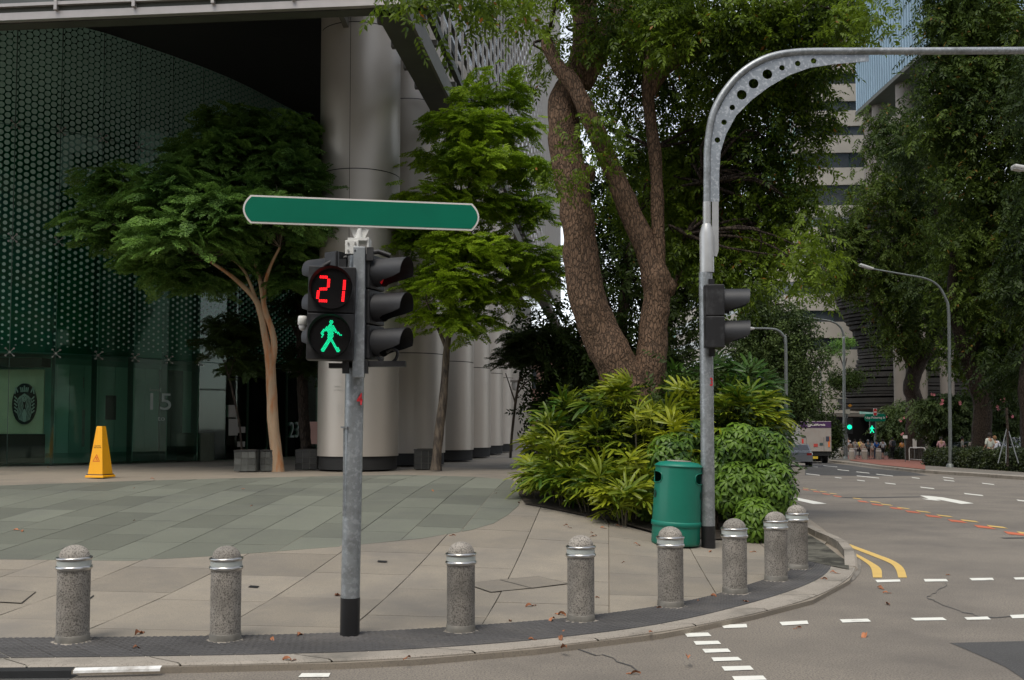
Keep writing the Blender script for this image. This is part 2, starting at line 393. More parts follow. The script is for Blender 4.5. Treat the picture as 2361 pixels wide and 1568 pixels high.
def crack(pts, w=.012):
    L = [G(*p, zr) for p in pts]; o = []
    L = catmull(L, 3)
    for p in L: p += Vector((rnd.uniform(-.03, .03), rnd.uniform(-.05, .05), 0))
    g = MB(); n = len(L)
    g.add([(p.x+s*w*rnd.uniform(.3, 1), p.y+s*w*2*rnd.uniform(.3, 1), zr(p.x, p.y)+.004) for s in (-1, 1) for p in L], [(i, i+1, n+i+1, n+i) for i in range(n-1)]); g.build('crack', m_asph_new, road)
crack([r3(*p) for p in ((1815,895),(1790,940),(1740,975),(1685,1005),(1745,1020),(1850,1070),(1990,1110),(2110,1140),(2358,1130))])
crack([r2(*p) for p in ((1740,1340),(1900,1390),(2060,1440),(2200,1500))], .006)
# dark asphalt at the lower left
mark('asphalt_patch', [r1(*p) for p in ((-400,1535),(0,1535),(500,1520),(540,1535),(470,1568),(400,1640),(-400,1700))], m_asph_new, .003)

# ---- plaza base
right = [G(*r3(*p), zflat) for p in ((1190,700),(1130,680),(980,610),(860,540))]
reg = [(p.x, p.y) for p in krbW]+[(p.x, p.y) for p in right[:1]]+[(xr(y)+.15, y) for y in (18, 30, 60)]+[(-40, 60), (-40, 7)]
region = hull([(round(a, 4), round(b, 4)) for a, b in reg])
base = sheet('plaza', region, zp, m_plaza, -.019, None, .8, .9); tag(base, kind='structure')
PHI = R(5.5); e1 = Vector((math.cos(PHI), -math.sin(PHI), 0)); e2 = Vector((math.sin(PHI), math.cos(PHI), 0))
def slab(u0, u1, v0, v1, region, name, mat, par, lift, gap=.005, thick=.02):
    q = [(e1*u+e2*v) for u, v in ((u0+gap, v0+gap), (u1-gap, v0+gap), (u1-gap, v1-gap), (u0+gap, v1-gap))]
    q = clip_poly([(p.x, p.y) for p in q], region)
    if len(q) < 3: return None
    ar = abs(sum(q[i-1][0]*q[i][1]-q[i][0]*q[i-1][1] for i in range(len(q))))/2
    if ar < .02: return None
    n = len(q); dz = lift+rnd.uniform(-.0012, .0012)
    vs = [(x, y, zp(x, y)+dz) for x, y in q]+[(x, y, zp(x, y)+dz-thick) for x, y in q]
    g = MB(); g.add(vs, [tuple(range(n))]+[(i, (i+1) % n, n+(i+1) % n, n+i) for i in range(n)]); return g.build(name, mat, par)
grnD = [r1(-900,700),r1(0,735),r1(900,745),r1(1480,712),r1(2358,646),r2(700,590),r2(1050,530),r2(1200,485),r2(1300,425),r2(1370,365),r2(1395,300),r2(1380,240),r2(1330,185),r2(900,158),r2(540,150),r1(1500,210),r1(0,235),r1(-900,260)]
green = hull([(round(p.x, 3), round(p.y, 3)) for p in (G(x, y, zp) for x, y in grnD)])
paving = tag(thing('paving', None, None), kind='structure')
strip_in = [(p.x, p.y) for p in inS]
tan_reg = hull([(round(a, 4), round(b, 4)) for a, b in [((p.x+q.x)/2, (p.y+q.y)/2) for p, q in zip(inS[:-8], outS[:-8])]+strip_in[-9:]+[(xr(16)-.3, 14.5), (3.5, 17), (-14, 17), (-14, 7)]])
def inside(p, poly): return all((b[0]-a[0])*(p[1]-a[1])-(b[1]-a[1])*(p[0]-a[0]) >= 0 for a, b in zip(poly, poly[1:]+poly[:1]))
for i in range(-13, 6):
    off = rnd.random()
    for j in range(4, 19):
        u0, v0 = i*1.0, (j+off)*1.15
        cs = [e1*u+e2*v for u in (u0, u0+1) for v in (v0, v0+1.15)]
        if all(inside(c, green) for c in cs): continue
        slab(u0, u0+1.0, v0, v0+1.15, tan_reg, 'slab', m_tan, paving, 0)
for i in range(-22, 6):
    off = rnd.random()
    for j in range(9, 24):
        u0, v0 = i*.62, (j+off)*.95
        slab(u0, u0+.62, v0, v0+.95, green, 'slab', m_green, paving, .004)
# pale mortar bed lies under the granite slabs where joints show
sheet('mortar_bed', hull([p for p in tan_reg if p[0] < .9]), zp, m_mortar, -.0115, base, .3)

# ---- inspection covers and floor slots
for pts in ([r2(*p) for p in ((1000,905),(1235,880),(1460,938),(1180,966))], [r2(*p) for p in ((1240,880),(1505,855),(1720,905),(1465,938))], [r1(*p) for p in ((-120,935),(250,963),(150,1042),(-120,1028))]):
    w = [G(x, y, zp) for x, y in pts]; n = len(w); g = MB(); t = .012
    c = sum(w, Vector())/n
    o = [p+Vector((0, 0, .009)) for p in w]; q = [p+(c-p)*.035+Vector((0, 0, .009)) for p in w]
    g.add(o+q, [(i, (i+1) % n, n+(i+1) % n, n+i) for i in range(n)], 1); g.add(q, [tuple(range(n))], 0)
    o2 = g.build('inspection_cover', [m_tan, M('cover_frame', (.07, .065, .06), .5, .6)], paving)
for pts in ([r1(*p) for p in ((1730,918),(1793,923),(1778,936),(1713,931))], [r2(*p) for p in ((400,745),(466,748),(458,759),(396,755))], [r1(*p) for p in ((620,1005),(645,985),(650,990),(625,1012))]):
    w = [G(x, y, zp) for x, y in pts]; g = MB(); g.add([p+Vector((0, 0, .008)) for p in w], [(0, 1, 2, 3)]); g.build('drain_slot', m_blackp, paving)

# ---- tactile warning strip: two rows of blister tiles along the kerb
tact = tag(thing('tactile_strip', None, None), kind='structure')
n = len(inS); g = MB(); g.add([(p.x, p.y, Z0+.0015) for p in inS]+[(p.x, p.y, Z0+.0015) for p in outS], [(i+1, i, n+i, n+i+1) for i in range(n-1)]); g.build('tile_bed', m_mortar, tact)
nT = int(arclen(outS)/.3); A = resample(inS, nT); B = resample(outS, nT)
for i in range(nT):
    for r in range(2):
        if A[i].x < -9: continue
        def bil(s, t, z):
            t = (r+t)/2; p = A[i].lerp(A[i+1], s).lerp(B[i].lerp(B[i+1], s), t); p.z = Z0+.006+z; return p
        g = MB(); e = .016
        q = [bil(e, e, 0), bil(1-e, e, 0), bil(1-e, 1-e, 0), bil(e, 1-e, 0)]
        g.add(q+[p-Vector((0, 0, .02)) for p in q], [(0, 1, 2, 3)]+[(k, (k+1) % 4, 4+(k+1) % 4, 4+k) for k in range(4)])
        for a in range(6):
            for b in range(6):
                s0, t0 = (a+.5)/6, (b+.5)/6; h = .052
                g.add([bil(s0-h, t0-h, .001), bil(s0+h, t0-h, .001), bil(s0+h, t0+h, .001), bil(s0-h, t0+h, .001)]+[bil(s0-h*.55, t0-h*.55, .006), bil(s0+h*.55, t0-h*.55, .006), bil(s0+h*.55, t0+h*.55, .006), bil(s0-h*.55, t0+h*.55, .006)],
                      [(4, 5, 6, 7)]+[(k, (k+1) % 4, 4+(k+1) % 4, 4+k) for k in range(4)])
        g.build('tile', m_tact, tact)
# ---- kerb stones and gutter
g = MB(); n = len(outS); g.add([(p.x, p.y+.05, Z0-.006) for p in outS]+[(p.x, p.y+.012, Z0-.006) for p in krbS], [(i, i+1, n+i+1, n+i) for i in range(n-1)]); g.build('kerb_bed', m_mortar, paving)
kerb = tag(thing('kerb', None, None), kind='structure')
nK = int(arclen(krbS)/.95); A = resample(outS, nK*4); B = resample(krbS, nK*4); Gt = resample(gutS, nK*4)
for i in range(nK):
    g = MB(); s = range(i*4, i*4+5)
    def sh(L, k, z):
        p = L[k].copy(); 
        if k == i*4: p = p.lerp(L[k+1], .03)
        if k == i*4+4: p = p.lerp(L[k-1], .03)
        p.z = z; return p
    if B[i*4].x < -9.5: continue
    a = [sh(A, k, Z0+.003) for k in s]; b0 = [sh(B, k, Z0+.003).lerp(sh(A, k, Z0+.003), .08) for k in s]; b = [sh(B, k, Z0-.01) for k in s]; c = [sh(B, k, -.25) for k in s]
    n = 5; g.add(a+b0+b+c, [(k+r*n, k+1+r*n, k+1+(r+1)*n, k+(r+1)*n) for r in range(3) for k in range(4)])
    xm = B[i*4+2]; px = CX+FD*xm.x/xm.y
    o = g.build('kerbstone', m_blackp if px < 165 and False else m_kerb, kerb)
    if px > 300:
        g = MB(); bb = [sh(B, k, Z0-.010)+Vector((0, .004, 0)) for k in s]; mid = [sh(B, k, 0).lerp(sh(Gt, k, 0), .5)+Vector((0, 0, .022)) for k in s]; cc = [sh(Gt, k, .006) for k in s]
        g.add(bb+mid+cc, [(k+r*n, k+1+r*n, k+1+(r+1)*n, k+(r+1)*n) for r in range(2) for k in range(4)], 0, True)
        g.build('gutter', m_gut, kerb)
# painted kerb faces at the lower left: black run, then white
def painted(x0, x1, y0a, y0b, y1a, y1b, mat, k=1.0):
    t0, t1 = PH(x0, y0a, Z0), PH(x1, y0b, Z0); g = MB()
    d = Vector((0, -.045*k, 0))
    vs = [t0+Vector((0, .01, 0)), t1+Vector((0, .01, 0)), t1+d+Vector((0, 0, -.012)), t0+d+Vector((0, 0, -.012)), t0+d*1.15+Vector((0, 0, -.056*k)), t1+d*1.15+Vector((0, 0, -.056*k))]
    g.add(vs, [(3, 2, 1, 0), (4, 5, 2, 3)]); g.build('kerb_paint', mat, kerb)
painted(-600, 172, 1545, 1538, 0, 0, m_blackp); painted(172, 372, 1540, 1535, 0, 0, m_whitep, .5)
# raised kerb end beyond the bollards
ko = [G(*r3(*p), zr) for p in ((1212,825),(1200,745),(1150,690),(1080,650),(990,612),(860,545),(700,470))]
g = MB(); n = len(ko)
ins = []
for k, p in enumerate(ko):
    t = (ko[min(k+1, n-1)]-ko[max(k-1, 0)]).normalized(); ins.append(p+Vector((-t.y, t.x, 0))*.14)
H = [.07, .13, .15, .15, .15, .15, .15]
for (a0, a1, b0, b1, h0, h1) in zip(ko, ko[1:], ins, ins[1:], H, H[1:]):
    g = MB(); e = .02
    def L_(p, q, t): return p.lerp(q, t)
    A0, A1, B0, B1 = L_(a0, a1, e), L_(a1, a0, e), L_(b0, b1, e), L_(b1, b0, e); u = Vector((0, 0, 1))
    c0 = A0.lerp(B0, .2); c1 = A1.lerp(B1, .2)
    g.add([A0-u*.1, A1-u*.1, A1+u*(h1-.03), A0+u*(h0-.03), c1+u*h1, c0+u*h0, B1+u*h1, B0+u*h0, B1-u*.1, B0-u*.1], [(0, 1, 2, 3), (3, 2, 4, 5), (5, 4, 6, 7), (7, 6, 8, 9), (0, 3, 5, 7, 9), (1, 8, 6, 4, 2)])
    g.build('kerbstone', m_kerb, kerb)
ap = [G(*r3(*p), zflat) for p in ((740,815),(860,750),(1055,790),(1150,808),(1145,760),(1060,700),(975,630),(860,560),(700,540))]
sheet('worn_apron', [(p.x, p.y) for p in ap], lambda x, y: Z0, m_mossy, .012, kerb)
# planting bed soil
bedD = [r2(1370,290),r2(1530,325),r2(1900,395),r2(2300,465),(1540,1238),(1640,1246),(1760,1246),(1840,1225)]
bw = [G(x, y, zp) for x, y in bedD]
bed = sheet('planting_bed', hull([(round(p.x, 3), round(p.y, 3)) for p in bw]+[(xr(24)-.2, 24), (xr(30)-.2, 30), (.6, 27), (.3, 17), (.2, 15)]), zp, m_soil, .02, None, .8); tag(bed, kind='structure')

# ---- far side of the street
fk = [G(x, y, zr) for x, y in ((1904,1064),(1956,1070),(2025,1079),(2114,1089.5),(2240,1098),(2360,1107))]
fk = [Vector((36, 125, -1.68))]+fk+[Vector((20.4, 30, zr(0, 30))), Vector((20.5, 5, 0))]
fs = catmull(fk, 3)
far = MB()
nf = len(fs)
rowsf = []
for k, p in enumerate(fs):
    z = zr(p.x, p.y)
    rowsf.append([(p.x, p.y, z-.1), (p.x+.02, p.y, z+.13), (p.x+.05, p.y, z+.15), (p.x+.45, p.y, z+.155)])
far.add([v for r in rowsf for v in r], [(k*4+c, k*4+c+1, (k+1)*4+c+1, (k+1)*4+c) for k in range(nf-1) for c in range(3)])
tag(far.build('far_kerb', m_kerb), kind='structure')
sw = MB(); sw.add([v for r in rowsf for v in (r[3], (r[3][0]+60, r[3][1]+(8 if False else 0), r[3][2]+.02))], [(k*2, k*2+1, (k+1)*2+1, (k+1)*2) for k in range(nf-1)])
fp = sw.build('far_pavement', M('far_concrete', (.15, .135, .115), .85, vscale=.5, coord='World')); tag(fp, kind='structure')
zf2 = lambda x, y: zr(x, y)+.17
def farpos(x, y): return G(x, y, zf2)
bp = [farpos(x, y) for x, y in ((1960,1062),(2030,1072),(2133,1082.5),(2128,1046),(2060,1050),(1945,1049))]
sheet('brick_footway', [(p.x, p.y) for p in bp], zf2, m_brickp, .012, fp, 3)
print('GROUND', len(bpy.data.objects))
# ================================================================== GLASS AND STEEL BUILDING ON THE LEFT
ZF = .68                                     # plaza level at the building
SOF = 11.9
m_clad = M('bronze_grey_cladding', (.52, .475, .42), .45, .45, var=.04, vscale=.5, bump=.03, bscale=90, spec=.5)
m_seam = M('dark_seam', (.02, .02, .02), .8, var=0)
m_steel = M('stainless', (.50, .49, .46), .35, .8, var=.08, vscale=6)
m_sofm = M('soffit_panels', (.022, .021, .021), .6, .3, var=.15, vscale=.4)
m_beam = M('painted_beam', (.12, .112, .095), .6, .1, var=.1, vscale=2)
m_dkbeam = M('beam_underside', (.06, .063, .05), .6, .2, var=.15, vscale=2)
m_alu = M('pale_aluminium', (.46, .43, .41), .38, .6, var=.06, vscale=3)
m_fshade = M('rail_paint', (.07, .068, .058), .6, .1, var=.1)  # dark copy of the fin colour: underside shade of the rails put in
m_fin = M('aluminium_fin', (.46, .43, .39), .5, .1, var=.06, vscale=1)
def glassmat(name, tint, refl=1.0, dots=False, rough=.03):
    m = bpy.data.materials.new(name); m.use_nodes = True; nt = m.node_tree; N = nt.nodes; L = nt.links; N.remove(N['Principled BSDF'])
    tr = N.new('ShaderNodeBsdfTransparent'); tr.inputs['Color'].default_value = rgb(tint)
    gl = N.new('ShaderNodeBsdfGlossy'); gl.inputs['Roughness'].default_value = rough; gl.inputs['Color'].default_value = (.8, .95, .88, 1)
    fr = N.new('ShaderNodeFresnel'); fr.inputs['IOR'].default_value = 1.5
    k = N.new('ShaderNodeMath'); k.operation = 'MULTIPLY'; L.new(fr.outputs[0], k.inputs[0]); k.inputs[1].default_value = refl
    ms = N.new('ShaderNodeMixShader'); L.new(k.outputs[0], ms.inputs[0]); L.new(tr.outputs[0], ms.inputs[1]); L.new(gl.outputs[0], ms.inputs[2])
    out = ms.outputs[0]
    if dots:
        uv = N.new('ShaderNodeUVMap'); sp = N.new('ShaderNodeSeparateXYZ'); L.new(uv.outputs[0], sp.inputs[0])
        def ma(op, a, b=None, c=None):
            n = N.new('ShaderNodeMath'); n.operation = op
            for i, q in enumerate((a, b, c)):
                if q is None: continue
                if isinstance(q, (int, float)): n.inputs[i].default_value = q
                else: L.new(q, n.inputs[i])
            return n.outputs[0]
        pv = .168; pu = pv*.866                         # vertical and horizontal pitch of the printed dots
        def lattice(du, dv):
            a = ma('SUBTRACT', ma('FRACT', ma('ADD', ma('DIVIDE', sp.outputs[0], pu*2), du)), .5)
            c = ma('SUBTRACT', ma('FRACT', ma('ADD', ma('DIVIDE', sp.outputs[1], pv), dv)), .5)
            a = ma('MULTIPLY', a, pu*2); c = ma('MULTIPLY', c, pv)
            return ma('SQRT', ma('ADD', ma('MULTIPLY', a, a), ma('MULTIPLY', c, c)))
        d = ma('MINIMUM', lattice(0, 0), lattice(.5, .5))
        h = N.new('ShaderNodeMapRange'); L.new(sp.outputs[1], h.inputs[0]); h.inputs[1].default_value = 3.6; h.inputs[2].default_value = 10.5; h.inputs[3].default_value = .026; h.inputs[4].default_value = .077
        dot = ma('LESS_THAN', d, h.outputs[0]); up = ma('GREATER_THAN', sp.outputs[1], 3.62); f = ma('MULTIPLY', ma('MULTIPLY', dot, up), .85)
        df = N.new('ShaderNodeBsdfPrincipled'); df.inputs['Base Color'].default_value = (.38, .60, .51, 1); df.inputs['Roughness'].default_value = .25
        m2 = N.new('ShaderNodeMixShader'); L.new(f, m2.inputs[0]); L.new(out, m2.inputs[1]); L.new(df.outputs[0], m2.inputs[2]); out = m2.outputs[0]
    L.new(out, N['Material Output'].inputs['Surface']); return m
m_frit = glassmat('fritted_green_glass', (.46, .78, .66), 1.0, True)
m_shopglass = glassmat('clear_green_glass', (.80, .92, .87), 1.0)

# curved glass curtain wall
wp = [PH(x, y, SOF) for x, y in ((150, 52), (330, 105), (520, 175), (640, 235), (735, 290))]
wp = [Vector((-24, 20.5, SOF)), Vector((-17.6, 22.2, SOF)), Vector((-14.2, 23.6, SOF))]+wp+[Vector((-5.6, 39.5, SOF)), Vector((-5.0, 46, SOF))]
wc = catmull(wp, 8)
PW = 1.02; npan = int(arclen(wc)/PW); wq = resample(wc, npan)
LV = [ZF, 3.46, 6.28, 9.10, SOF]
fac = thing('glass_facade', 'curved green glass curtain wall printed with white dots at the left of the plaza', 'glass wall')
def panel(a, b, z0, z1, name, mat, par, th=.02, gap=.012, u0=0, off=0):
    t = (b-a); L_ = t.length; t.normalize(); n = Vector((t.y, -t.x, 0))
    if n.y > 0: n = -n
    a2 = a+t*gap+n*off; b2 = b-t*gap+n*off
    vs = []
    for o in (n*th/2, -n*th/2):
        for p, z in ((a2, z0+gap), (b2, z0+gap), (b2, z1-gap), (a2, z1-gap)): vs.append((p.x+o.x, p.y+o.y, z))
    fs = [(0, 1, 2, 3), (7, 6, 5, 4), (0, 4, 5, 1), (1, 5, 6, 2), (2, 6, 7, 3), (3, 7, 4, 0)]
    me = bpy.data.meshes.new(name); me.from_pydata(vs, [], fs); me.materials.append(mat)
    uv = me.uv_layers.new(name='UVMap'); us = [u0+gap, u0+L_-gap, u0+L_-gap, u0+gap]*2; zs = [z0, z0, z1, z1]*2
    for l in me.loops: uv.data[l.index].uv = (us[l.vertex_index], zs[l.vertex_index])
    return link(name, me, par)
sp_mb = MB()
for sx, sz in ((-1, -1), (1, -1), (-1, 1), (1, 1)):
    sp_mb.cyl((0, .02, 0), (sx*.09, -.05, sz*.09), .008, .007, 6); sp_mb.cyl((sx*.09, -.02, sz*.09), (sx*.09, -.075, sz*.09), .024, .02, 10)
sp_mb.cyl((0, .12, 0), (0, -.02, 0), .035, .03, 8)
sp_me = sp_mb.mesh('spider_fitting', m_steel)
m_mull = M('glass_edge', (.10, .17, .145), .3, var=0)
mull = MB()
for i in range(npan):
    a, b = wq[i], wq[i+1]; u = i*PW
    for k in range(4):
        panel(a, b, LV[k], LV[k+1], 'glass_panel', m_frit if k else m_shopglass, fac, u0=u)
    if 2 < i < npan-8:
        t = (b-a).normalized(); ang = math.atan2(t.y, t.x)
        for k in (1, 2, 3): link('spider_fitting', sp_me, fac, loc=(a.x, a.y, LV[k]), rot=(0, 0, ang))
# glass fins standing behind every joint
    t = (b-a).normalized(); n = Vector((-t.y, t.x, 0)); n = n if n.y > 0 else -n
    q = [a+n*.03-t*.006, a+n*.03+t*.006, a+n*.28+t*.006, a+n*.28-t*.006]
    mull.add([(p.x, p.y, z) for z in (ZF, SOF) for p in q], [(0, 1, 5, 4), (1, 2, 6, 5), (2, 3, 7, 6), (3, 0, 4, 7)])
mull.build('glass_fins', m_mull, fac)
# lobby behind the glass
lob = thing('lobby_interior', 'dim lobby wall of grey green panels behind the dotted glass', 'lobby wall')
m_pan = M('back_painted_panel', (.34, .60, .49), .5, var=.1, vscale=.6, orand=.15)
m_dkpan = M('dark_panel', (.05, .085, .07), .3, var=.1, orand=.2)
m_in = M('lobby_dark', (.20, .38, .31), .7, var=.2, vscale=.5)
bw_ = []
for i, p in enumerate(wq):
    t = (wq[min(i+1, npan)]-wq[max(i-1, 0)]).normalized(); n = Vector((-t.y, t.x, 0)); n = n if n.y > 0 else -n; bw_.append(p+n*1.7)
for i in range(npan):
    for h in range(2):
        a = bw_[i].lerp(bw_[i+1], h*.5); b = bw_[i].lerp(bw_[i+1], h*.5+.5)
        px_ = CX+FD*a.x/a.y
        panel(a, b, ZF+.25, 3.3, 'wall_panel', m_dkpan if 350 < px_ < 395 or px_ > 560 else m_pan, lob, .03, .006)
g = MB()
for i in range(npan):
    a, b = bw_[i], bw_[i+1]
    g.add([(a.x, a.y+.03, ZF-.2), (b.x, b.y+.03, ZF-.2), (b.x, b.y+.03, SOF), (a.x, a.y+.03, SOF)], [(0, 1, 2, 3)])
    c, d = wq[i], wq[i+1]
    g.add([(a.x, a.y, 3.45), (b.x, b.y, 3.45), (d.x, d.y+.3, 3.45), (c.x, c.y+.3, 3.45)], [(0, 1, 2, 3)])
g.build('back_wall', m_in, lob)
# shop wall with an oval emblem, behind the first panes
m_olive = M('olive_wall', (.80, .78, .55), .6, var=.08, vscale=2)
m_black = M('satin_black', (.010, .011, .010), .45, var=0)
shop = thing('coffee_shop_wall', 'olive shop wall with dark base behind the glass at the far left', 'shop wall')
def front(x, y, Y): return P(x, y, Y)
Ys = 25.6
def boxD(g, x0, y0, x1, y1, Y, th=.06, mi=0):
    a = P(x0, y1, Y); b = P(x1, y0, Y); g.box(((a.x+b.x)/2, Y, (a.z+b.z)/2), (b.x-a.x, th, b.z-a.z), mi=mi)
g = MB(); boxD(g, -120, 852, 103, 1000, Ys-.3); g.build('wall', m_olive, shop)
g = MB(); boxD(g, -120, 1001, 103, 1068, Ys-.3); g.build('skirting', m_black, shop)
g = MB(); boxD(g, -120, 826, 107, 846, Ys-.5, .5); g.build('bulkhead', m_dkbeam, shop)
def oval(g, cx, cy, rx, ry, y0, y1, mi=0, n=40):
    v = [(cx+rx*math.cos(2*math.pi*i/n), y, cy+ry*math.sin(2*math.pi*i/n)) for y in (y0, y1) for i in range(n)]
    g.add(v, [tuple(range(n)), tuple(reversed(range(n, 2*n)))]+[(i, (i+1) % n, n+(i+1) % n, n+i) for i in range(n)], mi)
em = thing('oval_emblem', 'black oval shop emblem of a crowned woman with wavy hair', 'emblem')
ce = P(56, 931, Ys-.42); s_ = FD/(Ys-.42)
g = MB(); oval(g, ce.x, ce.z, 27/s_, 47/s_, Ys-.45, Ys-.36); g.build('disc', m_black, em)
m_pale = M('emblem_white', (.62, .66, .62), .5, var=0)
def strokeD(g, pts, w, Y, mi=0, th=.012):
    L_ = [P(x, y, Y) for x, y in pts]
    for a, b in zip(L_, L_[1:]):
        d = (b-a); n = Vector((-d.z, 0, d.x)).normalized()*w/s_/2
        g.add([a+n, b+n, b-n, a-n]+[q+Vector((0, th, 0)) for q in (a+n, b+n, b-n, a-n)], [(0, 1, 2, 3), (0, 4, 5, 1), (2, 6, 7, 3)], mi)
g = MB(); Y_ = Ys-.465
for sd_ in (-1, 1):
    for k in range(4):
        x = 4+k*3.4
        strokeD(g, [(56+sd_*(3+k*2.0), 909+k*1.5), (56+sd_*(x+2), 922), (56+sd_*(x-1), 936), (56+sd_*(x+2.2), 950), (56+sd_*(x*.9), 962), (56+sd_*(x*.8), 972-k*1.5)], 1.5, Y_)
    for k in range(5):
        strokeD(g, [(56+sd_*17, 920+k*8), (56+sd_*23, 914+k*8)], 2.6, Y_)
    strokeD(g, [(56+sd_*15, 905), (56+sd_*20, 893), (56+sd_*22, 908)], 2.6, Y_)
for x in (-9, -4.5, 0, 4.5, 9): strokeD(g, [(56+x*.8, 904), (56+x, 893-(4 if x == 0 else 0))], 2.4, Y_)
strokeD(g, [(47, 903), (56, 901), (65, 903)], 2.4, Y_)
g.build('crowned_figure', m_pale, em)
g = MB(); fc = P(56, 917, Y_); oval(g, fc.x, fc.z, 5/s_, 10/s_, Y_-.004, Y_+.01, n=16); bo = P(56, 958, Y_); oval(g, bo.x, bo.z, 4.6/s_, 15/s_, Y_-.004, Y_+.01, n=16)
g.build('face', m_pale, em)
g = MB()
for x, y, x2, y2 in ((52.5, 914.5, 55, 914.5), (57.5, 914.5, 60, 914.5), (55, 923, 58, 923), (56.2, 915, 56, 920)): strokeD(g, [(x, y), (x2, y2)], .9, Y_-.012, th=.003)
g.build('features', m_black, em)
# wall texts on the glass
m_txt = M('vinyl_white', (.50, .60, .56), .6, var=0)
def on_glass(x, y, off=.03):
    best = None
    for i in range(npan):
        a, b = wq[i], wq[i+1]; xa = CX+FD*a.x/a.y; xb = CX+FD*b.x/b.y
        if xa <= x <= xb:
            t = (x-xa)/(xb-xa); p = a.lerp(b, t); tt = (b-a).normalized(); n = Vector((tt.y, -tt.x, 0)); n = n if n.y < 0 else -n
            p = p+n*off; q = P(x, y, p.y); return q, math.atan2(tt.y, tt.x)
def gtext(txt, x, y, hpx, wpx, name, mat, label):
    q, ang = on_glass(x, y); s = hpx*q.y/FD
    me = text_mesh(txt, s/.72, .002, mat); w = max(v.co.x for v in me.vertices)-min(v.co.x for v in me.vertices)
    k = (wpx*q.y/FD)/math.cos(ang)/w
    for v in me.vertices: v.co.x *= k
    return link(name, me, fac, loc=q, rot=(R(90), 0, ang))
gtext('level', 358, 899, 9, 17, 'lettering', m_txt, ''); gtext('15', 366, 928, 40, 33, 'lettering', m_txt, ''); gtext('to', 372, 965, 12, 11, 'lettering', m_txt, ''); gtext('23', 679, 993, 37, 13, 'lettering', m_txt, '')
# screens and notices on the lobby wall
g = MB(); boxD(g, 234, 912, 266, 968, 27.6, .14); tag(g.build('wall_screen', m_black), 'black box shaped screen mounted on the lobby wall behind the cone', 'screen')
m_paper = M('paper', (.62, .60, .56), .8, var=.03)
m_pinkp = M('pink_notice', (.55, .33, .28), .8, var=.05)
for k, (x0, y0, x1, y1) in enumerate(((530, 934, 541, 962), (531, 966, 544, 1004), (547, 984, 561, 998), (550, 1018, 561, 1030))):
    q, a = on_glass((x0+x1)/2, (y0+y1)/2, .03); g = MB(); w = (x1-x0)/FD*q.y/math.cos(a); g.box((0, 0, 0), (w, .006, (y1-y0)/FD*q.y)); o = g.build('paper_notice', m_paper, None, loc=q, rot=(0, 0, a))
    tag(o, ['upper white paper notice taped to the glass door behind the planters', 'long white paper notice below the upper one on the glass door', 'small square white paper beside the long door notice', 'lowest small white paper low on the glass door'][k], 'notice', 'paper notices on the glass door')
q, a = on_glass(727, 995, .05); g = MB(); g.box((0, 0, 0), (.45, .01, .55)); tag(g.build('paper_notice', m_pinkp, None, loc=P(728, 998, 24.6), rot=(0, 0, 0)), 'pinkish notice board edge showing left of the big column', 'notice')
g = MB()
for x0, y0, x1, y1 in ((145, 905, 158, 940), (150, 945, 162, 985), (158, 985, 172, 1025), (182, 945, 196, 1030), (183, 870, 194, 895)): boxD(g, x0, y0, x1, y1, 27.0, .02)
tag(g.build('painted_reflection', M('reflection_grey', (.36, .38, .35), .5, var=.1)), 'pale boxes painted in as bright reflections in the glass left of the cone', 'reflection')  # pale boxes stand in for bright reflections in the glass
g = MB(); boxD(g, 420, 998, 495, 1062, 28.6, 1.0); tag(g.build('reception_desk', M('desk_stone', (.11, .13, .09), .5)), 'low olive stone desk inside the lobby left of the planters', 'desk')

# ---- upper volume: fascia, soffit, side screen
A_ = P(925, 12, 17.7); HF = A_.z                     # lower edge of the volume
sideD = e2; frontD = -e1
upper = thing('office_tower', 'office tower raised on columns with glazed front and metal fin screen', 'building')
def FR(l, d, z): return Vector((A_.x, A_.y, 0))+frontD*l+sideD*d+Vector((0, 0, z))
def bbox(g, l0, l1, d0, d1, z0, z1, mi=0):
    vs = [FR(l, d, z) for z in (z0, z1) for l, d in ((l0, d0), (l1, d0), (l1, d1), (l0, d1))]
    g.add(vs, [(3, 2, 1, 0), (4, 5, 6, 7), (0, 1, 5, 4), (1, 2, 6, 5), (2, 3, 7, 6), (3, 0, 4, 7)], mi)
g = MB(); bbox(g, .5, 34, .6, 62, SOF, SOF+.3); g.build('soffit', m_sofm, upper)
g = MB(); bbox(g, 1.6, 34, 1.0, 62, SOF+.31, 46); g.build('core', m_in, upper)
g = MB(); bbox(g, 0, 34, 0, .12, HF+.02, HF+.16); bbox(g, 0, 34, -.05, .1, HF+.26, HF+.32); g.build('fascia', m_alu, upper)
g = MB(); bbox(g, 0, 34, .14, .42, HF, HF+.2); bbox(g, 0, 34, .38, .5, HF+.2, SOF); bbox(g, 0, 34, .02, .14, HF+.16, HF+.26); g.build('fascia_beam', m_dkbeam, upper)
m_win = M('office_glass', (.10, .11, .11), .12, 0, var=.15, vscale=.8, spec=.8, orand=.2)
nw = 22; wl = (868-696)/FD*20.3
for i in range(nw):
    for r in range(3):
        l0 = .48+(i-1)*wl; z0 = HF+.32+r*3.4
        g = MB(); bbox(g, max(0, l0)+.04, l0+wl-.04, .06, .1, z0, z0+3.3); g.build('window_pane', m_win, upper)
g = MB()
for i in range(nw+1):
    l0 = .48+(i-1)*wl
    if l0 < 0: l0 = 0
    bbox(g, l0-.03, l0+.03, -.07, .1, HF+.16, HF+10.6); 
for r in (1, 2, 3): bbox(g, 0, 34, -.03, .12, HF+.32+r*3.4-.1, HF+.32+r*3.4)
g.build('mullions', m_alu, upper)
g = MB(); bbox(g, 0, 34, .12, 1.0, HF+10.5, 46); g.build('upper_wall', m_win, upper)
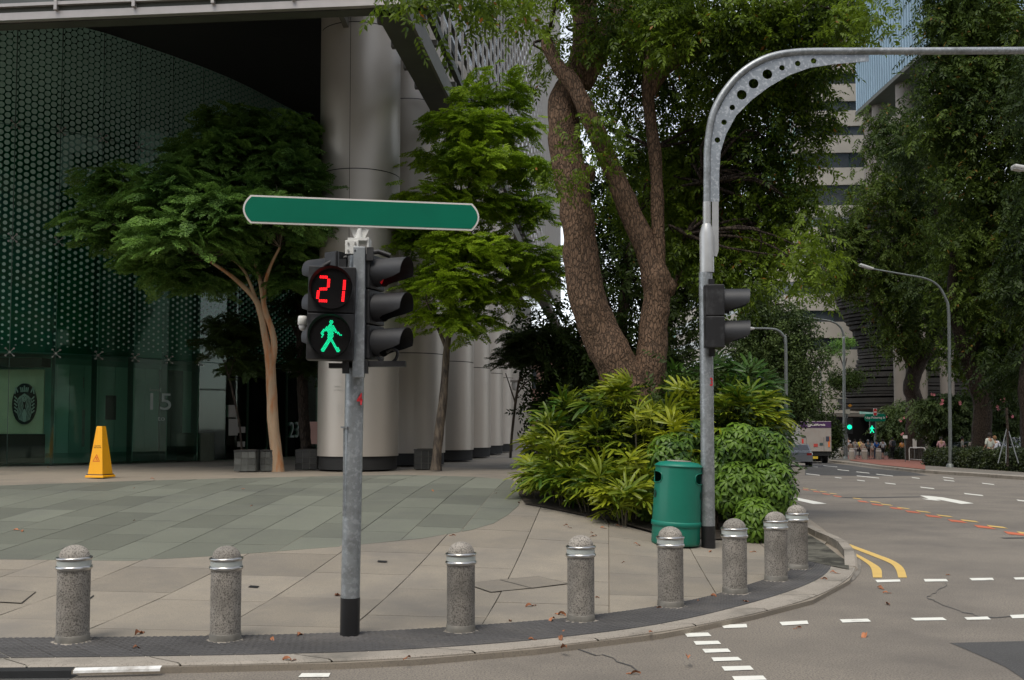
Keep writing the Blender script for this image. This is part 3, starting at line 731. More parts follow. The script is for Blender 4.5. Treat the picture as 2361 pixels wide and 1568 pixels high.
g = MB(); bbox(g, 2.3, 2.6, 14, 61, ZF-.2-1.2, SOF); g.build('rear_wall', m_clad, upper)
# side: edge beam, posts, fin screen
SL = 60
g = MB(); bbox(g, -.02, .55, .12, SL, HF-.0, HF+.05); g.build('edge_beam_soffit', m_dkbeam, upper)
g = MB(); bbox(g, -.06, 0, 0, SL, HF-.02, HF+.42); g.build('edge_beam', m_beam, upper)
g = MB()
bbox(g, -.14, -.02, 0, SL, HF+.75, HF+.95)
g.build('bottom_rail', m_dkbeam, upper)
for k in range(24):
    g = MB(); bbox(g, -.1, .9, .6+k*1.3, .75+k*1.3, HF+.5, HF+.62); g.build('bracket', m_beam, upper)
m_oglass = M('inner_glazing', (.30, .35, .38), .1, 0, var=.35, vscale=.6, spec=.9)
g = MB(); bbox(g, 1.55, 1.59, 9, SL, HF+.4, 45); g.build('inner_glazing', m_oglass, upper)
# fins: tall plates edge-on to the street, tied by deep horizontal rails
NF = 58; RH = .62; w_ = (SL-1.2)/NF
for k in range(NF):
    d0 = .8+k*w_; g = MB(); zt = 40 if k > 5 else 24
    bbox(g, -.13, -.07, d0, d0+.05, HF+.9, zt); g.build('fin', m_fin, upper)
for r in range(46):
    z0 = HF+1.25+r*RH; g = MB(); bbox(g, -.065, .03, .9+w_, SL, z0, z0+.04); g.build('rail', m_fshade, upper)
# ---- columns
cols = [('first', 826, 22.3), ('b', 944, 25.0), ('c', 1019, 28.3), ('d', 1066, 31.5), ('e', 1101, 35.0), ('f', 1130, 38.5)]
cl_lab = ['nearest round grey metal clad column standing behind the traffic light', 'second round column half hidden by the nearest column', 'third round column behind the bright green tree trunk', 'fourth round column in the row right of the green tree', 'fifth round column in the receding row', 'last visible round column beside the small bare tree']
rings = [[52, 388], [266, 803], [], [], [], []]
col_t = []
for k, (_, x, Y) in enumerate(cols):
    X = (x-CX)/FD*Y; r = .895; t = thing('building_column', cl_lab[k], 'column', (X, Y, ZF), 0, 'round columns under the tower'); col_t.append(t)
    top = SOF-ZF if k else SOF-ZF
    jz = [2.72+.02*k, 5.9, 9.0] if k else [P(x, 388, Y-r).z-ZF, P(x, 50, Y-r).z-ZF]
    zs = [.30]+jz+[top]
    for a, b in zip(zs, zs[1:]):
        n = 60; g = MB()
        for s in range(2):
            a0 = R(-96+180*s+.35); a1 = a0+R(180-.7)
            if k: a0 += R(-14); a1 += R(-14)
            g.lathe([(r, a+.010), (r, b-.010)], 40, 0, True, None, a0, a1)
        g.build('cladding', m_clad, t)
    g = MB(); g.cyl((0, 0, .02), (0, 0, top), r-.03, None, 40, caps=False); g.build('shaft', m_seam, t)
    g = MB(); g.lathe([(r-.04, .03), (r-.04, .29)], 48); g.build('plinth', m_steel, t)
# bracket on top of the first column
g = MB(); T = P(790, 30, 21.0); g.box((T.x, 21.0, T.z+.1), (.12, 1.6, .5)); tag(g.build('column_bracket', m_beam, upper))
# signs printed on the columns
m_cs = M('column_print', (.50, .48, .44), .6, var=0)
def colprint(t, k, x, y, builder):
    _, cx, Y = cols[k]; X = (cx-CX)/FD*Y
    # direction of pixel -> angle on the cylinder
    dx = ((x-CX)/FD*(Y-.6))-X; dx = max(-.85, min(.85, dx)); a = math.asin(dx/.9); p = Vector((.9*math.sin(a), -.9*math.cos(a), P(x, y, Y-.9*math.cos(a)).z-ZF))
    return p, a
def ringm(r0, r1, th=.003, n=20, bar=True):
    g = MB()
    for i in range(n):
        a, b = 2*math.pi*i/n, 2*math.pi*(i+1)/n
        g.add([(r0*math.cos(a), r0*math.sin(a), 0), (r1*math.cos(a), r1*math.sin(a), 0), (r1*math.cos(b), r1*math.sin(b), 0), (r0*math.cos(b), r0*math.sin(b), 0)], [(0, 1, 2, 3)])
    if bar: g.add([(-r1*.72, r1*.6, 0), (-r1*.6, r1*.72, 0), (r1*.72, -r1*.6, 0), (r1*.6, -r1*.72, 0)], [(0, 1, 2, 3)]); g.box((0, 0, 0), (r0*.9, r0*.35, .001))
    return g
for k, x, y in ((1, 934, 927), (1, 953, 927), (2, 1037, 946)):
    p, a = colprint(col_t[k], k, x, y, None); ringm(.045, .055).build('no_smoking_sign', m_cs, col_t[k], loc=p, rot=(R(90), 0, a))
p, a = colprint(col_t[0], 0, 792, 880, None); g = MB(); g.box((0, 0, 0), (.09, .008, .002)); g.box((-.03, .014, 0), (.045, .007, .002), R(40)); g.box((-.03, -.014, 0), (.045, .007, .002), R(-40)); g.build('arrow', m_cs, col_t[0], loc=p, rot=(R(90), 0, a))
for txt, x, y, s in (('lobby A', 783, 891, .06), ('car drop-off', 786, 899, .055), ('exit', 846, 908, .06), ('off', 848, 921, .06)):
    p, a = colprint(col_t[0], 0, x, y, None); link('lettering', text_mesh(txt, s, .001, m_cs), col_t[0], loc=p, rot=(R(90), 0, a))
for y in (938, 952):
    p, a = colprint(col_t[0], 0, 788, y, None); ringm(.05, .06, bar=False).build('round_sign', m_cs, col_t[0], loc=p, rot=(R(90), 0, a))
# security camera on a column
g = MB(); q = P(1187, 884, 29.8); tcam = thing('security_camera', 'white dome security camera on bracket beside the fifth column', 'camera', q)
g.box((0, 0, .08), (.28, .25, .07), ch=.01); g.build('bracket', m_alu, tcam)
g = MB(); g.lathe([(.001, -.22), (.06, -.2), (.085, -.14), (.085, -.06), (.10, -.03), (.10, .04)], 16); g.build('dome', M('camera_white', (.6, .6, .6), .4), tcam)
g = MB(); g.box((0, .9, .08), (.05, 1.8, .05)); g.build('arm', m_alu, tcam)

# ---- tiled planters
m_tile = M('planter_tile', (.085, .088, .08), .4, var=.15, vscale=3, orand=.35, coord='Object')
m_tile_d = M('planter_tile_dark', (.03, .031, .03), .4, var=.15, vscale=3, orand=.3)
m_grout = M('grout', (.20, .20, .18), .9, var=.1)
def planter(x0, x1, yt, yb, rot, nx, ny, nside, dark, lab):
    base = G((x0+x1)/2, yb, zp); w = (x1-x0)/FD*base.y; h = (yb-yt)/FD*base.y; d = w
    t = thing('planter', lab, 'planter', (base.x, base.y+d/2, base.z), rot, 'tiled planters by the columns')
    g = MB(); g.box((0, 0, h/2), (w-.012, d-.012, h-.012)); g.build('core', m_grout, t)
    mt = m_tile_d if dark else m_tile
    g = MB(); cw, chh = (w)/nx, (h-.03)/ny; g.box((0, 0, 0), (cw-.012, .016, chh-.012)); me = g.mesh('tile', mt)
    for i in range(nx):
        for j in range(ny):
            for s in (0, 1, 2, 3):
                a = s*math.pi/2; u = -w/2+cw*(i+.5); p = Matrix.Rotation(a, 3, 'Z') @ Vector((u, -w/2, 0))
                link('tile', me, t, loc=(p.x, p.y, chh*(j+.5)), rot=(0, 0, a))
    g = MB(); g.box((0, 0, h-.015), (w+.03, d+.03, .03)); g.build('coping', m_tile_d, t)
    g = MB(); g.box((0, 0, h+.004), (w*.8, d*.8, .01)); g.build('soil', m_soil, t)
    return t
planter(540, 588, 1038, 1087, R(0), 3, 3, 2, False, 'grey tiled planter left of the pale tree trunk')
planter(600, 634, 1038, 1086, R(0), 3, 3, 2, False, 'grey tiled planter directly behind the pale tree trunk')
planter(681, 730, 1037, 1083, R(0), 3, 3, 2, True, 'dark tiled planter just left of the big column')
planter(955, 1003, 1036, 1082, R(0), 3, 3, 2, True, 'dark tiled planter right of the big column')

# ---- office blocks out of view, added for the glass to reflect
def block(name, lab, x0, x1, y0, y1, h, m_w, m_g, fh=3.6, bw=3.0, side=1):
    t = thing(name, lab, 'building'); g = MB(); g.box(((x0+x1)/2, (y0+y1)/2, h/2-2), (x1-x0, y1-y0, h+2)); g.build('wall', m_w, t)
    n = int((x1-x0)/bw); f = int(h/fh); me = MB().box((0, 0, 0), (bw*.72, .1, fh*.6)).mesh('window', m_g)
    for i in range(n):
        for j in range(f): link('window', me, t, loc=(x0+bw*(i+.5), y1+.03, fh*(j+.6)))
block('added_block', 'tall pale office block with windows, added behind the viewpoint for the glass to reflect', -70, -4, -50, -34, 44, M('rear_wall', (.42, .40, .37), .7), M('rear_window', (.06, .08, .09), .15, spec=.8))
block('added_block', 'brown lower office block added to the right behind the viewpoint for the glass to reflect', -3, 60, -56, -38, 30, M('rear_wall_brown', (.22, .17, .13), .7), bpy.data.materials['rear_window'])
block('added_block', 'grey office block added out of view at the right to darken the glass reflections', 48, 84, -20, 40, 40, bpy.data.materials['rear_wall'], bpy.data.materials['rear_window'])
print('BUILD', len(bpy.data.objects))
# ================================================================== STREET OBJECTS
m_agg = M('exposed_aggregate', (.31, .285, .25), .85, var=.2, vscale=5, col2=(.10, .09, .078), c2scale=100, c2thr=(.47, .64), bump=.6, bscale=110, stain=(.10, .092, .08), stain_scale=3.2, stain_thr=(.44, .74), vstretch=(1, 1, .8), orand=.2)
m_ring = M('steel_ring', (.50, .49, .47), .28, 1.0, var=.1, vscale=10)
m_refl = M('reflective_band', (.40, .43, .41), .35, 0, var=.1, vscale=10, stain=(.25, .24, .22), stain_scale=12, stain_thr=(.6, .75))
m_bcol = M('bollard_collar', (.16, .15, .13), .6, .3, var=.25, vscale=8)
m_galv = M('galvanised_steel', (.27, .29, .30), .45, .55, var=.14, vscale=6, col2=(.36, .38, .40), c2scale=28, c2thr=(.5, .62), stain=(.18, .19, .19), stain_scale=5)
m_band = M('black_pole_band', (.010, .010, .011), .45, var=.2, vscale=10)
m_hous = M('signal_housing', (.008, .008, .009), .5, var=.15, vscale=8, stain=(.04, .04, .042), stain_scale=6)
m_vis = M('signal_visor', (.020, .021, .024), .55, var=.15, vscale=6)
m_visin = M('visor_inside', (.008, .008, .008), .7, var=0)
m_sgreen = M('sign_green', (.0, .14, .082), .6, var=.06, vscale=2.5, spec=.15)
m_swhite = M('sign_border', (.66, .64, .60), .45, var=.04)
m_wpaint = M('white_paint', (.60, .60, .57), .45, var=.08, vscale=9)
m_redn = M('red_stencil', (.62, .02, .03), .5, var=0)
m_led_r = emit('led_red', (1.0, .008, .012), 1.7)
m_led_rd = M('led_red_dim', (.25, .02, .02), .4, var=0, emis=(1, .02, .03), estr=.08)
m_led_g = emit('led_green', (.004, .85, .36), .75)
m_lens = M('dark_lens', (.012, .010, .010), .2, var=0, spec=.6)

# bollards
def bollard(x, y, wpx, lab, rz):
    b = G(x, y, zflat); k = wpx/FD*b.y/2/.13       # 0.13 = ring radius
    t = thing('bollard', lab, 'bollard', (b.x*(b.y+.12)/b.y, b.y+.12, Z0+.004), rz, 'concrete bollards along the kerb')
    return t, k
base_b = None
blab = ['concrete bollard at the far left, darkest and most weathered', 'concrete bollard between the left one and the traffic light pole', 'concrete bollard just right of the traffic light pole', 'concrete bollard standing in front of the inspection cover', 'concrete bollard in front of the green litter bin', 'concrete bollard right of the overhead signal pole', 'concrete bollard partly covering the last one at the corner', 'last concrete bollard on the corner beside the yellow lines']
bpos = [(167, 1488, 81), (519, 1484, 77.3), (1062, 1463, 72.6), (1339, 1438, 70), (1546, 1404, 66), (1694, 1373, 62.6), (1789, 1343, 57.6), (1838, 1315, 53.5)]
for i, (x, y, w) in enumerate(bpos):
    t, k = bollard(x, y, w, blab[i], i*1.3)
    if base_b is None:
        R0 = .122; Hh = .72
        g = MB(); g.lathe([(R0-.004, .0), (R0-.004, .545), (R0-.002, .555)], 40); bm_b = g.mesh('body', m_agg)
        g = MB(); g.lathe([(R0+.004, 0), (R0+.004, .012), (R0+.001, .02), (R0+.001, .052), (R0-.004, .058)], 40); bm_c = g.mesh('collar', m_bcol)
        g = MB(); g.lathe([(R0, .545), (R0+.008, .552), (R0+.011, .562), (R0+.008, .573), (R0+.001, .578)], 40); g.lathe([(R0+.001, .618), (R0+.007, .624), (R0+.010, .632), (R0+.007, .641), (R0-.012, .646)], 40); bm_r = g.mesh('ring', m_ring)
        g = MB(); g.lathe([(R0+.001, .577), (R0+.001, .619)], 40); bm_f = g.mesh('reflective_band', m_refl)
        g = MB(); pr = [(R0-.012, .645)]+[((R0-.012)*math.cos(a), .645+.088*math.sin(a)) for a in [R(q) for q in (12, 25, 38, 52, 66, 78, 89.9)]]; g.lathe(pr, 32); bm_t = g.mesh('dome', m_agg)
        g = MB(); n = 26
        for a in range(n):
            an = 2*math.pi*a/n; r2_ = R0+.02+.012*math.sin(a*2.3)+.01*math.sin(a*5.1)
            an2 = 2*math.pi*(a+1)/n; r3_ = R0+.02+.012*math.sin((a+1)*2.3 if a+1 < n else 0)+.01*math.sin((a+1)*5.1 if a+1 < n else 0)
            g.add([(R0*math.cos(an), R0*math.sin(an), .008), (r2_*math.cos(an), r2_*math.sin(an), .003), (r3_*math.cos(an2), r3_*math.sin(an2), .003), (R0*math.cos(an2), R0*math.sin(an2), .008)], [(0, 1, 2, 3)])
        bm_m = g.mesh('mortar_skirt', m_kerb); base_b = True
    for nm, me in (('body', bm_b), ('collar', bm_c), ('ring', bm_r), ('reflective_band', bm_f), ('dome', bm_t), ('mortar_skirt', bm_m)):
        link(nm, me, t)
    t.scale = (k*.985, k*.985, (k*.5+.5)*.962)

# ---------------------------------------------------------------- traffic light 1
b1 = G(806, 1470, zflat); Yp = b1.y+.07
s1 = FD/Yp
tl = thing('traffic_light', 'grey steel traffic light pole with countdown 21 and green walking man', 'traffic light', (b1.x*Yp/b1.y, Yp, Z0))
def loc(t, x, y, Y): return P(x, y, Y)-t.location
rp = .0725
top = loc(tl, 823, 592, Yp+.02); bot = Vector((0, 0, 0)); bandt = loc(tl, 807.5, 1377, Yp)
g = MB(); g.tube([bot, bandt], rp+.001, 28); g.build('base_band', m_band, tl)
g = MB(); g.tube([bandt, bandt.lerp(top, .5), top], rp-.002, 28, smooth=True); g.build('pole', m_galv, tl)
# vertical cable conduit and clip on the left of the pole
ca, cb = loc(tl, 791, 1190, Yp-.06), loc(tl, 794, 985, Yp-.06)
g = MB(); g.box(((ca+cb)/2), (.012, .012, (cb-ca).z)); g.box(cb, (.05, .05, .012)); g.build('cable_clip', m_galv, tl)
# square mounting channel in front of the pole between the heads
g = MB(); a = loc(tl, 828, 720, Yp-.09); g.box(a, (.088, .06, 300/s1), 0, 0, Matrix.Identity(4), .006); g.build('mounting_channel', m_galv, tl)
def disc_dots(g, pts, r, T, n=6, mi=0):
    for x, y in pts:
        g.add([(x+r*math.cos(2*math.pi*i/n), 0, y+r*math.sin(2*math.pi*i/n)) for i in range(n)], [tuple(range(n))], mi, False, T)
def visor(g, r, length, T, cut=0.35, full=False, n=28, mi=0, mi2=1, lowlen=None):
    """tunnel hood along -Y; open notch underneath, slanted front"""
    th = .004
    for rr, m_, flip in ((r, mi, False), (r-th, mi2, True)):
        vs = []; fs = []
        A = [math.pi*1.5+ (2*math.pi)*(i/n) for i in range(n+1)]
        for a in A:
            c = (math.sin(a)+1)/2            # 0 at bottom, 1 at top
            L_ = length*(cut+(1-cut)*sst((c-.10)/.30)*(.86+.14*c)) if not full else length*(.75+.25*c)
            vs += [(rr*math.cos(a), 0, rr*math.sin(a)), (rr*math.cos(a), -L_, rr*math.sin(a)*1.0)]
        for i in range(n): fs.append((2*i, 2*i+1, 2*i+3, 2*i+2) if not flip else (2*i, 2*i+2, 2*i+3, 2*i+1))
        g.add(vs, fs, m_, True, T)
# pedestrian head
pc = P(763, 722, Yp-.19)-tl.location
yawp = R(7)
ph = link('pedestrian_signal', None, tl); ph.location = pc; ph.rotation_euler = (0, 0, yawp)
bpy.data.objects.remove(ph)
Tp = Matrix.Translation(pc) @ Matrix.Rotation(yawp, 4, 'Z') @ Matrix.Rotation(R(1.2), 4, 'Y')
W_, H_ = 108/s1*.985, 218/s1*.975
g = MB(); g.box((0, .085, 0), (W_, .15, H_), 0, 0, Tp, .012); g.box((0, .0, H_*.25+.001), (W_*.985, .03, H_*.49), 0, 0, Tp, .006); g.box((0, .0, -H_*.25-.001), (W_*.985, .03, H_*.49), 0, 0, Tp, .006)
head = g.build('pedestrian_signal', m_hous, tl)
rl = .150
for k, zc in enumerate((H_*.255, -H_*.25)):
    T = Tp @ Matrix.Translation((0, -.016, zc))
    g = MB(); visor(g, rl+.006, .13, T, .30); g.build('visor', [m_vis, m_visin], head)
    g = MB(); g.add([(rl*math.cos(2*math.pi*i/32), -.001, rl*math.sin(2*math.pi*i/32)) for i in range(32)], [tuple(range(32))], 0, False, T); g.build('lens', m_lens, head)
# digits 2 and 1 from double rows of red diodes
def seg(pts, step=.0105, off=.0052):
    out = []
    for (x0, y0), (x1, y1) in zip(pts, pts[1:]):
        d = math.hypot(x1-x0, y1-y0); n = max(1, int(d/step)); nx, ny = -(y1-y0)/d, (x1-x0)/d
        for i in range(n+1):
            x, y = x0+(x1-x0)*i/n, y0+(y1-y0)*i/n
            out += [(x+nx*off, y+ny*off), (x-nx*off, y-ny*off)]
    return out
def zc2(x, y):  # position inside zoom picture -> metres from lens centre
    return ((x-590)*.4145*.6146/s1, -(y-568)*.4145*.6146/s1)
T1 = Tp @ Matrix.Translation((0, -.020, H_*.255))
two = []
for s_g in ([(490, 465), (545, 465)], [(563, 485), (560, 550)], [(545, 570), (490, 573)], [(475, 592), (470, 655)], [(488, 677), (548, 677)]): two += seg([zc2(*p) for p in s_g])
one = []
for s_g in ([(701, 490), (698, 568)], [(695, 590), (690, 672)]): one += seg([zc2(*p) for p in s_g])
g = MB(); disc_dots(g, two, .0053, T1); g.build('digit_two', m_led_r, head)
g = MB(); disc_dots(g, one, .0053, T1); g.build('digit_one', m_led_r, head)
# walking man
def zm(x, y): return ((x-565)*.4145*.6146/s1, -(y-1000)*.4145*.6146/s1)
def inpoly(x, y, poly):
    c = False; n = len(poly)
    for i in range(n):
        x0, y0 = poly[i-1]; x1, y1 = poly[i]
        if (y0 > y) != (y1 > y) and x < (x1-x0)*(y-y0)/(y1-y0)+x0: c = not c
    return c
man = [[(555, 860), (570, 853), (588, 862), (590, 885), (580, 900), (560, 900), (552, 882)],
       [(560, 898), (585, 900), (612, 925), (625, 950), (668, 985), (662, 995), (612, 970), (598, 955), (592, 985), (590, 1020), (612, 1060), (640, 1105), (655, 1112), (640, 1138), (622, 1136), (590, 1080), (566, 1040), (545, 1080), (520, 1125), (518, 1142), (486, 1138), (490, 1122), (512, 1080), (545, 1025), (540, 985), (538, 950), (515, 965), (505, 990), (502, 1020), (488, 1015), (486, 975), (500, 945), (535, 915)]]
T2 = Tp @ Matrix.Translation((0, -.020, -H_*.25))
pts = []; yy = 850; r_ = 0
while yy < 1150:
    xx = 480+(r_ % 2)*6.5
    while xx < 680:
        if any(inpoly(xx, yy, p) for p in man): pts.append(zm(xx, yy))
        xx += 13
    yy += 11.3; r_ += 1
g = MB(); disc_dots(g, pts, .0046, T2); g.build('walking_man', m_led_g, head)
# vehicle head facing along the other road
def vhead(par, c, yaw, name, n=3, sp=.268, w=.24, lensr=.10, vl=.27, lit=0, depth=.13):
    T = Matrix.Translation(c) @ Matrix.Rotation(yaw, 4, 'Z')
    g = MB()
    for i in range(n):
        g.box((0, depth/2, (i-(n-1)/2)*sp), (w, depth, sp-.006), 0, 0, T, .012)
    g.box((0, depth+.008, 0), (w*.9, .02, n*sp-.02), 0, 0, T, .004)
    h = g.build(name, m_hous, par)
    for i in range(n):
        z = ((n-1)/2-i)*sp; T3 = T @ Matrix.Translation((0, 0, z))
        g = MB(); visor(g, lensr+.008, vl, T3, .22); g.build('visor', [m_vis, m_visin], h)
        g = MB(); g.add([(lensr*math.cos(2*math.pi*k/24), -.003, lensr*math.sin(2*math.pi*k/24)) for k in range(24)], [tuple(range(24))], 0, False, T3); g.build('lens', m_led_rd if (lit and i == 0) else m_lens, h)
    return h
vc = P(869, 710, Yp+.02)-tl.location
vh = vhead(tl, vc, R(90-22), 'vehicle_signal', lit=1)
vh2 = vhead(tl, P(772, 702, Yp+.12)-tl.location, R(-90-35), 'vehicle_signal', sp=.262)
# cable loop under the lowest hood, brackets
g = MB(); cl = [loc(tl, x, y, Yp-.02) for x, y in ((868, 820), (880, 834), (898, 838), (912, 828), (916, 812), (904, 804), (890, 812))]; g.tube(catmull(cl, 4), .012, 8); g.build('cable_loop', m_hous, tl)
g = MB()
for x0, y0, x1, y1 in ((800, 833, 935, 846), (760, 838, 822, 849)):
    a = loc(tl, x0, y0, Yp-.03); b = loc(tl, x1, y1, Yp-.03); g.box(((a.x+b.x)/2, (a.y+b.y)/2, (a.z+b.z)/2), (b.x-a.x, .09, abs(b.z-a.z)))
for x, y in ((797, 846), (841, 846), (853, 586), (790, 613)): a = loc(tl, x, y, Yp-.09); g.box(a, (.05, .03, .10))
g.tube([loc(tl, 745, 615, Yp), loc(tl, 765, 603, Yp), loc(tl, 800, 594, Yp)], .02, 8); g.tube([loc(tl, 850, 583, Yp-.02), loc(tl, 872, 580, Yp), loc(tl, 900, 590, Yp)], .02, 8)
g.build('clamp_bracket', m_hous, tl)
def wrap(par, txt, size, ax_x, rad_, ang, z, mat, sx):
    me = text_mesh(txt, size, .0, mat, sx, off=.004)
    for v in me.vertices:
        a = ang+v.co.x/rad_; zz_ = v.co.y; v.co = Vector((ax_x+rad_*math.sin(a), -rad_*math.cos(a), z+zz_))
    return link('pole_number', me, par)
axp = loc(tl, 818, 922, Yp); wrap(tl, '4', .12, axp.x, rp+.002, R(40), axp.z, m_redn, .8)
# white detector
q = P(697, 745, Yp-.1); dt = thing('sensor_camera', 'small white sensor hanging at the left edge of the signal heads', 'sensor', q)
g = MB(); g.lathe([(.0, .055), (.030, .053), (.034, .03), (.036, -.01), (.030, -.014)], 18); g.build('cap', m_wpaint, dt)
g = MB(); g.lathe([(.027, -.013), (.027, -.03), (.022, -.046), (.012, -.055), (.0, -.058)], 18); g.build('lens_dome', M('sensor_dome', (.5, .5, .5), .3), dt)
# street name board without lettering, and its bracket
sg = thing('street_name_sign', 'long blank green street sign board with rounded ends and white border', 'street sign', P(823, 560, Yp))
def lp(x, y, Y): return P(x, y, Y)-sg.location
Yl, Yr = Yp-.16, Yp+.15
cl_, cr_ = lp(560, 482, Yl), lp(1104, 502, Yr)
ax = (cr_-cl_); Wd = math.hypot(ax.x, ax.y); yaws = math.atan2(ax.y, ax.x); Hs = 66/FD*Yl/2*1.0
cen = (cl_+cr_)/2
Ts = Matrix.Translation(cen) @ Matrix.Rotation(yaws, 4, 'Z')
def board(w, h, bul):
    pts = []; r = bul
    for i in range(9): a = -1+2*i/8; pts.append((w/2-r*a*a, h*a))
    for i in range(9): a = 1-2*i/8; pts.append((-w/2+r*a*a, h*a))
    return pts
def vprism(g, pts, y0, y1, T, mi=0):
    n = len(pts); g.add([(x, y0, z) for x, z in pts]+[(x, y1, z) for x, z in pts], [tuple(range(n)), tuple(reversed(range(n, 2*n)))]+[(i, n+i, n+(i+1) % n, (i+1) % n) for i in range(n)], mi, False, T)
g = MB(); vprism(g, board(Wd, Hs, .055), -.012, .012, Ts); g.build('border', m_swhite, sg)
g = MB(); vprism(g, board(Wd-.026, Hs-.013, .05), -.0145, .0145, Ts); g.build('sign_face', m_sgreen, sg)
g = MB(); g.tube([lp(826, 556, Yp), lp(829, 527, Yp)], [.03, .018], 14); g.add([lp(806, 526, Yp), lp(851, 528, Yp), lp(838, 556, Yp), lp(820, 556, Yp)], [(0, 1, 2, 3)]); g.build('neck', m_wpaint, sg)
g = MB(); a = lp(811, 570, Yp-.1); g.box(a, (.10, .02, .105), 0, 0, Matrix.Identity(4), .004); g.box(lp(828, 556, Yp), (.15, .17, .02)); g.box(lp(851, 566, Yp), (.012, .15, .10))
g.build('bracket_plate', m_wpaint, sg)
for x, y in ((803, 561), (819, 561), (803, 578), (819, 579)): g = MB(); c = lp(x, y, Yp-.112); g.cyl(c, c+Vector((0, -.008, 0)), .008, None, 8); g.build('bolt', m_steel, sg)

# ---------------------------------------------------------------- overhead pole on the right
b2 = G(1636, 1266, zp); Y2 = b2.y+.09; s2 = FD/Y2
tp = thing('overhead_signal_pole', 'tall galvanised pole curving into a long overhead arm with drilled gusset plate', 'signal pole', (b2.x, Y2, zp(b2.x, Y2)-.01))
L2 = lambda x, y, dY=0: P(x, y, Y2+dY)-tp.location
zb = L2(1636, 1212); r_ = 16/s2
g = MB(); g.tube([Vector((0, 0, 0)), Vector((0, 0, zb.z))], r_, 26); g.build('base_band', m_band, tp)
z1, z2 = L2(1636, 629).z, L2(1634, 540).z
g = MB(); g.tube([Vector((0, 0, zb.z)), Vector((-.002, 0, z1))], r_-.003, 26); g.build('pole', m_galv, tp)
m_silver = M('silver_paint', (.46, .47, .47), .38, .4, var=.08, vscale=5)
x0_ = L2(1631.5, 560).x
g = MB(); g.lathe([(r_+.002, z1), (r_+.002, z2), (r_*.72, L2(1634, 522).z), (r_*.62, L2(1634, 517).z)], 26, T=Matrix.Translation((x0_*.5, 0, 0))); g.build('sleeve', m_silver, tp)
armD = [(1629, 530), (1629, 465), (1629.5, 400), (1631, 333), (1642, 267), (1663, 222), (1698, 178), (1738, 148), (1780, 130), (1828, 121.5), (1880, 119), (2000, 118.5), (2360, 117), (2700, 116)]
zz = lambda p: Vector((L2(*p).x, 0, L2(*p).z))
ap_ = catmull([zz(p) for p in armD], 5); ra = 8.3/s2
g = MB(); g.tube(ap_, ra, 20); g.build('arm', m_galv, tp)
g = MB(); g.tube([zz((1629, 517)), zz((1629, 466))], ra+.004, 18); g.build('arm_sleeve', m_silver, tp)
# gusset plate with holes (a filled 2D curve)
def z3(x, y): return ((2560+x*.5422)*.6146, y*.5422*.6146)
outer = [(180, 1396), (182, 1200), (184, 1060), (200, 900), (235, 790), (290, 680), (380, 560), (480, 480), (600, 420), (740, 385), (900, 378), (1285, 378), (1288, 425), (1050, 445), (880, 470), (740, 520), (600, 600), (480, 690), (370, 800), (300, 930), (262, 1050), (252, 1200), (252, 1396)]
cu = bpy.data.curves.new('gusset', 'CURVE'); cu.dimensions = '2D'; cu.fill_mode = 'BOTH'; cu.extrude = .006
def spl(pts):
    s = cu.splines.new('POLY'); s.points.add(len(pts)-1); s.use_cyclic_u = True
    for i, (x, z) in enumerate(pts): s.points[i].co = (x, z, 0, 1)
spl([(zz(z3(*p)).x, zz(z3(*p)).z) for p in outer])
for x, y, r in ((240, 970, 20), (286, 847, 20), (343, 745, 20), (408, 657, 35), (490, 580, 35), (585, 515, 35), (686, 471, 20), (795, 441, 20), (905, 423, 20)):
    c = zz(z3(x, y)); rr = r*.5422*.6146/s2; spl([(c.x+rr*math.cos(2*math.pi*i/20), c.z+rr*math.sin(2*math.pi*i/20)) for i in range(20)])
o = bpy.data.objects.new('g', cu); C.objects.link(o); me = bpy.data.meshes.new_from_object(o.evaluated_get(bpy.context.evaluated_depsgraph_get())); bpy.data.objects.remove(o)
me.materials.clear(); me.materials.append(M('galvanised_plate', (.27, .30, .33), .5, .35, var=.12, vscale=5, col2=(.42, .45, .48), c2scale=22, c2thr=(.53, .6)))
link('gusset_plate', me, tp, rot=(R(90), 0, 0))
g = MB(); q = [zz(p) for p in ((1641, 465), (1656, 465), (1656, 577), (1652, 592), (1645, 590), (1641, 540))]; vprism(g, [(p.x, p.z) for p in q], -.006, .006, Matrix.Identity(4)); g.build('plate_end', m_silver, tp)
# two-aspect head facing right
hc = L2(1651, 733)
g = MB()
h2 = vhead(tp, Vector((L2(1664, 733).x, -.07, hc.z)), R(84), 'pedestrian_signal', 2, .40, .36, .15, .33, 0, .23)
g = MB(); a = L2(1636, 655); g.box((a.x, -.09, a.z), (.07, .05, .10)); a = L2(1637, 812); g.box((a.x, -.09, a.z), (.07, .05, .12)); g.build('clamp_bracket', m_hous, tp)
wrap(tp, '3', .14, 0, r_+.001, R(31), L2(1644, 882).z, m_redn, .75)

# ---------------------------------------------------------------- litter bin
bb = G(1556, 1262, zp); Yb = bb.y+.25; sb = FD/(Yb-.0)
m_bin = M('bin_green', (.0, .145, .095), .5, var=.08, vscale=3, bump=.08, bscale=120, coat=.15)
m_binl = M('bin_lid_green', (.0, .16, .11), .5, var=.08, vscale=4, stain=(.22, .28, .24), stain_scale=3, stain_thr=(.62, .75))
bt = thing('litter_bin', 'round green litter bin with oval openings in front of the hedge', 'litter bin', (P(1556, 1200, Yb).x, Yb, zp(bb.x, Yb)), 0)
hb = (1262-1073)/sb; rb = 55/sb
g = MB(); g.lathe([(0, .0), (rb*.97, .0), (rb*1.0, .03), (rb*.99, hb*.225)], 48); g.build('base', m_bin, bt)
g = MB(); g.lathe([(rb*1.0, hb*.22), (rb*1.035, hb*.228), (rb*1.035, hb*.27), (rb*1.01, hb*.282), (rb*.97, hb*.283)], 48); g.build('rim_band', m_binl, bt)
g = MB(); nn = 96
